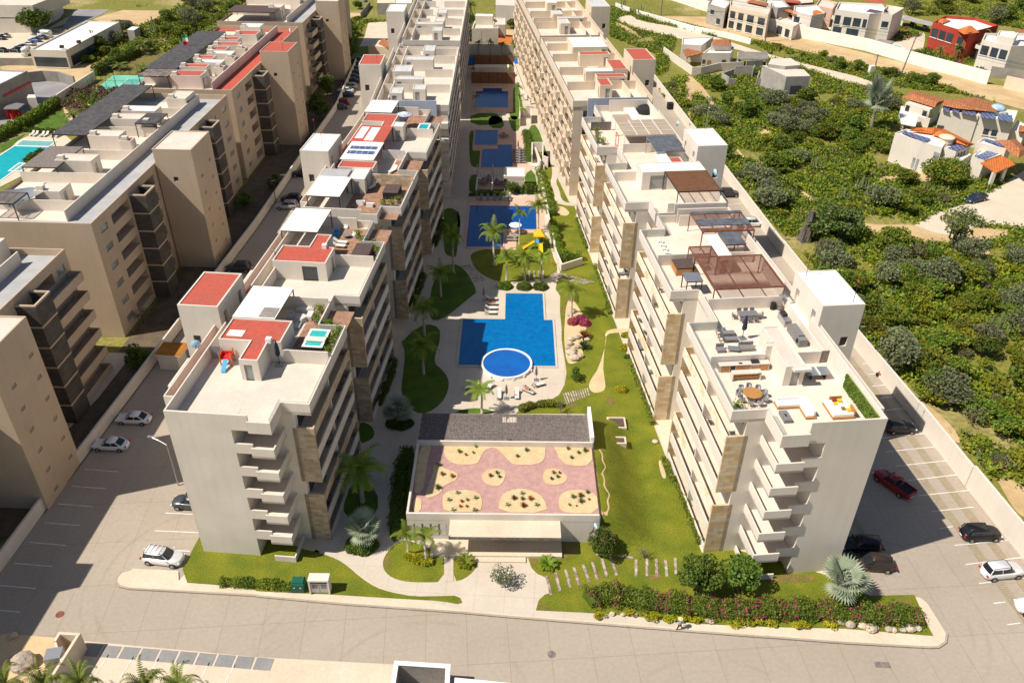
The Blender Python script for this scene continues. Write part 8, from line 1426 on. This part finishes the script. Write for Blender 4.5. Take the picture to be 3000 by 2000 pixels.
slide((c.x+.2, c.y-.8, 1.4), (c.x+.35, c.y-3.4, .3), .7, 'yellow', 'slide'); slide((c.x-.8, c.y-.1, 1.4), (c.x-3.0, c.y-.9, .3), .7, 'yellow', 'slide'); q = MB(); q.rib([(c.x-hx, c.y+hx), (c.x+hx, c.y+hx), (c.x+hx, c.y-hx)], .06, 1.4, 2.1); q.build('side_panel', M['yellow'], r)
x = g('23:245,860', .2); r = empty('swing_set', (x.x, x.y, .2), 'low red and green swing frame below the yellow play tower', 'swing'); q = MB(); [q.bar((x.x+a, x.y+b_, .17), (x.x+a, x.y, 1.6), .05) for a in (0, 2.6) for b_ in (-.5, .5)]; q.build('legs', M['redp'], r); q = MB(); q.bar((x.x, x.y, 1.6), (x.x+2.6, x.y, 1.6), .05); q.build('beam', M['greenp'], r)
rd = random.Random(9)
for i in range(34):
    F, hh, side, col = ((FE, hE, 'right', 'near right'), (FW, hW, 'left', 'near left'), (FE, hE, 'right', 'second right'))[i % 3]; base = {0: (0, 16.5, 23.7, 40.9), 1: (0, 14.9, 21.5, 36.3), 2: (50, 65.7, 73.2, 89)}[i % 3]; j = 2*(rd.random() < .5); t = rd.uniform(base[j]+1.2, base[j+1]-1.2); k = 1+(i//3) % 5; p = F.w(t, 1.0, k*hh+.01)
    place((CD, LG, CW)[i % 3 if i % 2 else 0] if i % 5 else LG, p, F.ang()+rd.choice([0, 1.57]), 'seat on a courtyard balcony of the %s block, level %d' % (col, k), 'balcony seats')
# ================================================================ SLEEPERS, LAMPS, SMALL THINGS
def sleeper(a, c, lab, grp, wd=.3):
    A, B = g(a, .18), g(c, .18); r = MB(); r.rib([A, B], wd, .12, .235); o = r.build('timber_sleeper', M['sleeper']); return tag(o, lab, 'sleeper', grp)
S1 = ['43:318,585|43:358,758', '43:400,553|43:442,726', '43:490,525|43:540,695', '43:567,502|43:618,675', '43:652,480|43:712,643', '43:738,458|43:788,625', '43:825,425|43:872,595', '43:908,412|43:962,582']
for i, s in enumerate(S1): sleeper(*s.split('|'), ['first', 'second', 'third', 'fourth', 'fifth', 'sixth', 'seventh', 'eighth'][i]+' sleeper from the forecourt in the slanting row on the front lawn', 'sleepers of the slanting row')
for i, s in enumerate(['43:1140,435|43:1140,588', '43:1240,428|43:1240,585', '43:1325,425|43:1332,592', '43:1410,440|43:1425,592', '43:1500,420|43:1505,570']): sleeper(*s.split('|'), ['first', 'second', 'third', 'fourth', 'fifth'][i]+' upright sleeper from the left, between bare tree and leafy tree', 'upright sleepers on the front lawn')
for i, s in enumerate(['43:957,65|43:1145,105', '43:955,130|43:1148,160', '43:950,190|43:1138,215', '43:930,250|43:1110,275', '43:915,325|43:1108,345', '43:912,385|43:1115,420']): sleeper(*s.split('|'), ['topmost', 'second', 'third', 'fourth', 'fifth', 'lowest'][i]+' of the ladder of level sleepers right of the oleander tree', 'ladder of sleepers')
for i in range(11): a = (470+i*22, 478-i*5); c = (508+i*20, 575-i*8); sleeper('33:%d,%d' % a, '33:%d,%d' % c, 'narrow sleeper in the slanting step row below the sandy path', 'narrow sleepers by the pool deck', .17)
for i, x in enumerate([118, 160, 202, 245, 287]): sleeper('23:%d,920' % x, '23:%d,%d' % (x, 995), 'short upright sleeper in the row behind the clipped bushes', 'short sleepers behind the round bushes', .28)
for i in range(14): a = g('23:%d,%d' % (345+i*25, 975+i*4), .2); A = 'p:%.1f,%.1f' % (1500+(340+i*24)*.3189, 500+(975+i*5)*.3189); B = 'p:%.1f,%.1f' % (1500+(415+i*26)*.3189, 500+(930+i*7)*.3189); sleeper(A, B, 'worn sleeper of the stepped slope right of the palms', 'worn sleepers of the slope', .22)
for i in range(9): sleeper('p:%.1f,%.1f' % (750+(1885+i*17)*.3189, 500+(885+i*18)*.3189), 'p:%.1f,%.1f' % (750+(1970+i*17)*.3189, 500+(868+i*16)*.3189), 'dark timber step in the shaded path between the lawns', 'dark timber steps', .25)
def lamp(s, h, lab, arm=None, z0=.0, grp=None, top=None):
    p = g(s, z0); r = empty('street_lamp', (p.x, p.y, z0), lab, 'street lamp', grp); q = MB(); q.bar((p.x, p.y, z0), (p.x, p.y, h), (.09, .05), n=7); q.build('pole', M['metal_dk' if not arm else 'metal_lt'], r); e = Vector((p.x, p.y, h))
    if arm: q = MB(); e = Vector((p.x+arm[0], p.y+arm[1], h+.5)); q.path([(p.x, p.y, h), (p.x+arm[0]*.5, p.y+arm[1]*.5, h+.35), e], .05); q.build('arm', M['metal_lt'], r)
    q = MB(); q.box((e.x, e.y, e.z-.06), (.6, .3, .12)); q.build('lamp_head', M['metal_lt'], r); return r
lamp('41:0,0', 6.8, 'x') if 0 else None
p0 = g('31:1640,1320', .15); r = lamp('31:1640,1320', 6.6, 'tall street lamp with a curved arm beside the near left block', (-2.2, .9)); lamp('23:2150,305', 4.5, 'dark lamp post on the car park edge by the right wall'); lamp('j:282,600', 6.5, 'thin dark lamp post behind the blue court, left', grp='lamps of the blue court'); lamp('j:697,530', 6.0, 'thin dark lamp post behind the blue court, right', grp='lamps of the blue court'); lamp('n:1690,425', 7.0, 'dark floodlight post inside the tennis court'); lamp('22:185,300', 5.0, 'dark lamp post by the left car park wall'); lamp('34:815,60', 4, 'slim lamp post in the right car park beside the near block')
def pole(s, h, lab, lean=0): p = g(s, 0); q = MB(); q.bar((p.x, p.y, 0), (p.x+lean, p.y, h), (.22, .14), n=7); q.bar((p.x+lean-1.2, p.y, h-.6), (p.x+lean+1.2, p.y, h-.5), .08); return tag(q.build('utility_pole', M['wooddk']), lab, 'utility pole', 'utility poles along the dirt road')
pa = pole('13:1367,145', 13, 'dark utility pole at the top of the dirt road'); pb_ = pole('13:2325,385', 13, 'utility pole beside the dirt road near the picture top'); pc_ = pole('14:1220,690', 12, 'leaning utility pole beside the dirt road below the red villa', 1.6); pole('14:975,650', 5, 'short broken pole beside the white block on the verge')
for k, (zz, dx) in enumerate([(12.4, -1), (12.4, 1), (11.4, 0)]):
    q = MB(); P = [g('13:300,-200', 0), g('13:1367,145', 0), g('13:2325,385', 0), g('14:1220,690', 0), g('14:2600,1060', 0)]
    for i in range(4):
        A, B = P[i]+Vector((dx, 0, zz)), P[i+1]+Vector((dx, 0, zz-.6)); last = A
        for j in range(1, 9): u = j/8; c = A.lerp(B, u)-Vector((0, 0, 5*u*(1-u))); q.bar(last, c, .035, n=3); last = c
    tag(q.build('power_line', M['metal_dk']), ['left', 'right', 'lower'][k]+' overhead wire strung along the dirt road poles', 'power line', 'overhead wires')
tag(ex(None, 'marker_block', 'white', lambda q: q.box((*g('14:940,690', 0)[:2], 0), (1.6, 1.2, 2.8), .2)), 'white block standing on the verge beside the short pole', 'block')
def dish(s, z, lab, r_=.45, m='dish', az=-1.2): p = g(s, z); q = MB(); q.rings([[(p.x+rr*math.cos(t)*math.cos(az)*1.0-dd*math.sin(az), p.y+rr*math.cos(t)*math.sin(az)+dd*math.cos(az), z+rr*math.sin(t)) for t in [i*2*math.pi/14 for i in range(14)]] for rr, dd in ((.05, .0), (r_*.6, .05), (r_, .16))]); r = empty('satellite_dish', (p.x, p.y, z), lab, 'satellite dish'); q.build('reflector', M[m], r); q = MB(); q.bar((p.x, p.y, z), (p.x-.1, p.y+.1, z-.6), .04); q.build('bracket', M['metal_dk'], r)
dish('b:365,430', 20.5, 'pale blue satellite dish on the outer parapet of the near left block', .55, az=.3); dish('d:755,20', 21, 'pale blue satellite dish on the parapet behind the brown pergola', .55); dish('f:1588,500', 21.2, 'small blue satellite dish beyond the tan awning', .45); dish('f:2042,1090', 19.5, 'white satellite dish on the wall of the second right stair tower', .5, 'white'); dish('k:1187,470', 20.3, 'white satellite dish on the roof of the third tan block', .6, 'white'); dish('43:757,130', 3.5, 'pale blue dish at the clubhouse corner above the oleander', .4)
p = g('f:1985,665', 23.3); r = empty('radio_mast', (p.x, p.y, 23.3), 'slim lattice radio mast on the second right stair tower roof', 'mast'); q = MB(); [q.bar((p.x+.18*math.cos(a), p.y+.18*math.sin(a), 23.3), (p.x+.08*math.cos(a), p.y+.08*math.sin(a), 29.6), .022) for a in (0, 2.09, 4.19)]; [q.bar((p.x+.16*math.cos(j), p.y+.16*math.sin(j), 23.4+j*.42), (p.x+.16*math.cos(j+2.1), p.y+.16*math.sin(j+2.1), 23.75+j*.42), .014) for j in range(14)]; q.build('lattice', M['metal_lt'], r); q = MB(); q.box((p.x, p.y, 29.2), (.5, .4, .5)); q.build('antenna', M['metal_lt'], r)
for s, z, lab in [('c:1495,110', 23.3, 'thin mast with red tip at the rear of the near right stair tower'), ('c:2035,410', 23.3, 'thin mast with red tip at the front of the near right stair tower'), ('12:610,1365', 22.4, 'thin mast on the white stair tower roof, second left block'), ('12:545,1245', 22.4, 'thin mast with pink tip on the white stair tower roof'), ('12:1115,580', 22.6, 'thin mast on the dull red stair tower roof'), ('12:250,465', 22.0, 'thin mast on the red tower of the third tan block')]:
    p = g(s, z); r = empty('lightning_mast', (p.x, p.y, z), lab, 'mast', 'thin roof masts'); q = MB(); q.bar((p.x, p.y, z), (p.x, p.y, z+2.6), .035); q.build('pole', M['metal_dk'], r); q = MB(); q.box((p.x, p.y, z+2.6), (.14, .14, .25)); q.build('tip', M['redp'], r)
for s, lab in [('41:550,937', 'round rusty manhole cover in the road, lower left'), ('43:363,1303', 'round tan manhole cover in the middle of the road'), ('44:1015,1397', 'left of two square drain covers in the road'), ('44:1088,1400', 'right of two square drain covers in the road')]:
    p = g(s, .0); q = MB(); (q.cyl if 'round' in lab else q.box)((p.x, p.y, .0), *((.42, .03) if 'round' in lab else ((.7, .65, .03),))); tag(q.build('manhole_cover', M['rust' if 'rusty' in lab else 'wooddk']), lab, 'manhole cover')
for s, wx, wy, lab in [('33:960,750', 2.3, 2.1, 'larger framed skylight set in the lawn'), ('33:990,922', 1.4, 1.2, 'smaller framed skylight set in the lawn')]:
    p = g(s, .2)
    for _ in range(6): zz = bh(p.x, p.y); p = g(s, zz)
    zz = bh(p.x, p.y+wy/2)-.1; r = empty('ground_skylight', (p.x, p.y, zz), lab, 'skylight'); q = MB(); q.rib([(p.x-wx/2, p.y-wy/2), (p.x+wx/2, p.y-wy/2), (p.x+wx/2, p.y+wy/2), (p.x-wx/2, p.y+wy/2)], .22, zz-.5, zz+.45, closed=True); q.build('frame', M['kerb'], r); q = MB(); q.box((p.x, p.y, zz), (wx-.2, wy-.2, .3)); q.build('pane', M['brownf'], r)
for s, lab in [('43:460,215', 'left air conditioner unit on the clubhouse terrace'), ('43:565,215', 'right air conditioner unit beside the clubhouse')]:
    p = g(s, .6); r = empty('air_conditioner', (p.x, p.y, .13), lab, 'air conditioner', 'clubhouse air conditioners'); q = MB(); q.box((p.x, p.y, .14), (.95, .45, .8)); q.build('casing', M['white'], r); q = MB(); q.bar((p.x-.15, p.y-.23, .55), (p.x-.15, p.y-.25, .55), .27, n=14); q.build('fan', M['metal_dk'], r)
r = empty('oil_tank', g('13:1450,975', 0), 'black double water tank beside the right wall', 'tank'); p = g('f:1500,290', 0); q = MB(); q.box((p.x, p.y, 0), (2.2, 1.6, 1.7), .1); r.location = (p.x, p.y, 0); o = q.build('tank', M['blackf'], None); o.parent = r; o.location = -r.location
# roof pergolas of the left complex
for i, (t0, t1, s0, s1, m, lab) in enumerate([(23.5, 32.5, 13.5, 19, 'wooddk', 'square dark slatted pergola with an open slat edge, second tan block'), (38, 67, 15.5, 21.5, 'reed', 'long stepped dark reed pergola along the second tan block'), (44.5, 50, 5.8, 9.5, 'reed', 'small dark reed pergola with lattice sides by a red hatch'), (79, 112, 15.2, 22, 'reed', 'long dark reed pergola along the third tan block'), (73.5, 78.5, 14.8, 21, 'reedp', 'patchwork timber pergola over dining furniture, third tan block'), (134, 142, 9, 22, 'brownf', 'brown flat awning with skylights on the farthest tan block'), (-8, -3.4, 12.8, 17, 'pvdk', 'dark corrugated awning on the bottom left block'), (9.5, 13.5, 12.8, 18, 'wooddk', 'open dark timber pergola frame at the front of the second tan block')]):
    if 'reed' not in M: M['reed'] = mat('dark_reed_cover', (.085, .08, .085), (.14, .13, .13), 1.2, fine=.35, fs=9, brick=('grid', .25, 4, .05, 0, W1, (.8, .8, .8), (.5, .5, .5))); M['reedp'] = mat('patchy_reed_cover', (.10, .09, .085), None, brick=('grid', .9, .9, .06, 0, (1, 1, 1), (3.2, 2.8, 2.4), (.6, .6, .6)))
    perg('roof_pergola', lab, FL, t0, t1, s0, s1, 21.3 if m != 'wooddk' or i else 21.2, 18.62, 'metal_dk', .3 if i in (7,) else 0, beams=3, pm=m)
p = g('21:270,300', 20.5); a = [FL.w(15, 10.5, 21.2), FL.w(18.0, 15, 20.2), FL.w(14.3, 18.5, 20.9), FL.w(10.5, 14, 20.0)]; q = MB(); n = 8
gr = [[(a[0].lerp(a[1], u)).lerp(a[3].lerp(a[2], u), v)-Vector((0, 0, .5*math.sin(math.pi*u)*math.sin(math.pi*v))) for u in [i/n for i in range(n+1)]] for v in [j/n for j in range(n+1)]]
[q.face([gr[j][i], gr[j][i+1], gr[j+1][i+1], gr[j+1][i]]) for i in range(n) for j in range(n)]; tag(q.build('shade_sail', M['metal_lt']), 'grey shade sail stretched over the front terrace of the second tan block', 'shade sail')
fl = empty('flag', g('11:1700,480', 20), 'green white and red flag on a pole above the third tan block terraces', 'flag'); p = fl.location.copy(); q = MB(); q.bar((p.x, p.y, 18.6), (p.x, p.y, 24), .05); q.build('pole', M['metal_lt'], fl)
for i, m in enumerate(('greenp', 'white', 'redp')): q = MB(); q.rib([(p.x+.05, p.y), (p.x+.7, p.y+.2), (p.x+1.3, p.y)], .03, 23.2-i*.8, 24-i*.8); q.build('stripe', M[m], fl)
# tennis and court fences
def mesh_fence(a, c, h, lab, n):
    A, B = g(a, 0), g(c, 0); r = empty('wire_fence', A, lab, 'fence'); 
    for i in range(n+1): p = A.lerp(B, i/n); q = MB(); q.bar((p.x, p.y, 0), (p.x, p.y, h), .05); q.build('post', M['metal_dk'], r)
    for z in (h, h/2): q = MB(); q.bar((A.x, A.y, z), (B.x, B.y, z), .035); q.build('rail', M['metal_dk'], r)
mesh_fence('11:835,855', '11:1400,862', 3.5, 'wire fence at the near side of the green tennis court', 7); mesh_fence('11:835,855', '11:1040,692', 3.5, 'wire fence at the left side of the green tennis court', 6); mesh_fence('11:1040,692', '11:1500,690', 3.5, 'wire fence at the far side of the green tennis court', 6); mesh_fence('j:120,742', 'j:725,740', 3.2, 'wire fence at the near side of the blue court', 9); mesh_fence('13:1085,130', '13:1140,145', 2, 'metal gate between the white walls of the lane', 2)
# ================================================================ PEOPLE
SKIN = mat('skin', (.42, .24, .16), rough=.6)
def person(s, z, lab, pose, top, bottom, hat=None, rz=0):
    p = g(s, z) if isinstance(s, str) else Vector(s); r = empty('person', (p.x, p.y, z), lab, 'person', None, rz)
    J = {'walk': dict(pel=(0, 0, .95), ch=(.02, 0, 1.32), nk=(.04, 0, 1.5), hd=(.06, 0, 1.64), ls=(.03, .19, 1.44), le=(-.06, .24, 1.18), lh=(-.12, .24, .95), rs=(.03, -.19, 1.44), re=(.12, -.25, 1.2), rh=(.26, -.22, 1.02), lk=(.16, .1, .52), lf=(.3, .1, .08), lt=(.44, .1, .04), rk=(-.06, -.1, .5), rf=(-.32, -.1, .14), rt=(-.22, -.1, .03)),
         'lie': dict(pel=(-.1, 0, .5), ch=(.25, 0, .62), nk=(.42, 0, .74), hd=(.55, 0, .84), ls=(.38, .19, .7), le=(.2, .3, .55), lh=(-.05, .28, .52), rs=(.38, -.19, .7), re=(.2, -.3, .55), rh=(-.05, -.28, .52), lk=(-.5, .12, .62), lf=(-.9, .12, .48), lt=(-1.0, .13, .58), rk=(-.5, -.12, .55), rf=(-.92, -.12, .47), rt=(-1.0, -.13, .57)),
         'sit': dict(pel=(0, 0, .45), ch=(.05, 0, .8), nk=(.04, 0, .98), hd=(.06, 0, 1.12), ls=(.03, .19, .92), le=(.05, .27, .68), lh=(.22, .22, .55), rs=(.03, -.19, .92), re=(.05, -.27, .68), rh=(.22, -.22, .55), lk=(.42, .12, .5), lf=(.45, .12, .1), lt=(.58, .12, .04), rk=(.42, -.12, .5), rf=(.45, -.12, .1), rt=(.58, -.12, .04))}[pose]
    names = list(J); idx = {k: i for i, k in enumerate(names)}; E = [('pel', 'ch'), ('ch', 'nk'), ('nk', 'hd'), ('nk', 'ls'), ('ls', 'le'), ('le', 'lh'), ('nk', 'rs'), ('rs', 're'), ('re', 'rh'), ('pel', 'lk'), ('lk', 'lf'), ('lf', 'lt'), ('pel', 'rk'), ('rk', 'rf'), ('rf', 'rt')]
    R = dict(pel=.15, ch=.155, nk=.06, hd=.11, ls=.07, le=.045, lh=.035, rs=.07, re=.045, rh=.035, lk=.07, lf=.05, lt=.045, rk=.07, rf=.05, rt=.045)
    def skin(nm, es, sc_, m, par):
        us = sorted({n for e in es for n in e}, key=names.index); me = bpy.data.meshes.new(nm); me.from_pydata([J[n] for n in us], [(us.index(a), us.index(b_)) for a, b_ in es], []); o = bpy.data.objects.new(nm, me); C.objects.link(o); o.parent = par; md = o.modifiers.new('skin', 'SKIN'); me.skin_vertices.new() if not me.skin_vertices else None
        for i, n in enumerate(us): me.skin_vertices[0].data[i].radius = (R[n]*sc_, R[n]*sc_*(.8 if n in ('ch', 'pel') else 1)); me.skin_vertices[0].data[i].use_root = (n == us[0])
        sb = o.modifiers.new('sub', 'SUBSURF'); sb.levels = 1; sb.render_levels = 2; me.materials.append(m); return o
    body = skin('body', E, 1.0, SKIN, r)
    if top: skin('shirt', [('pel', 'ch'), ('ch', 'nk'), ('nk', 'ls'), ('ls', 'le'), ('nk', 'rs'), ('rs', 're')], 1.18, top, r)
    skin('trousers', [('pel', 'lk'), ('pel', 'rk')]+([('lk', 'lf'), ('rk', 'rf')] if pose == 'walk' else []), 1.2, bottom, r)
    if hat: q = MB(); h = Vector(J['hd']); q.cyl((h.x, h.y, h.z+.03), .24, .03, n=16); q.dome((h.x, h.y, h.z+.05), .12, .14, n=12); o = q.build('hat', hat); o.parent = r
    else: q = MB(); h = Vector(J['hd']); q.dome((h.x-.02, h.y, h.z), .125, .13, n=10); o = q.build('hair', M['blackf']); o.parent = r
    return r
blue = mat('light_blue_shirt', (.20, .32, .62), rough=.9); navy = mat('dark_trousers', (.03, .03, .045), rough=.9)
person('43:1535,1072', .15, 'person in pale blue shirt, dark trousers and straw hat walking on the front pavement', 'walk', blue, navy, mat('straw_hat', (.75, .62, .36), rough=.9), rz=math.pi)
person('33:150,462', .16, 'person in orange top sunbathing on the lounger below the round pool', 'lie', mat('orange_top', (.70, .18, .05)), navy, None, rz=rad(145)); person('q:600,275', .2, 'person lying on the second of four loungers left of the T-shaped pool', 'lie', None, M['redp'], None, rz=math.pi)
person('r:1200,975', .22, 'person sitting on the pink deck tongue of the L-shaped pool, back to the water', 'sit', None, navy, None, rz=-.6)
person((*g('14:590,245', 0)[:2], 0.65), .65, 'person in blue clothes on the balcony terrace of the large white villa', 'walk', M['bluep'], M['bluep'], None, rz=1)
# hide nothing, keep the unused prototypes out of the scene
for k, r in list(CARP.items())+[(None, x) for x in (LW, LG, LD, LS, CG, CD, CW, UG, UN, UO, US, PR, PR2, PD, F1, mb, mg, *[t[2] for t in KINDS])]:
    if r.get('label') == 'x':
        for c_ in list(r.children):
            for d_ in list(c_.children): bpy.data.objects.remove(d_)
            bpy.data.objects.remove(c_)
        bpy.data.objects.remove(r)
for o in C.objects:
    if o.type == 'MESH' and not o.data.materials: pass
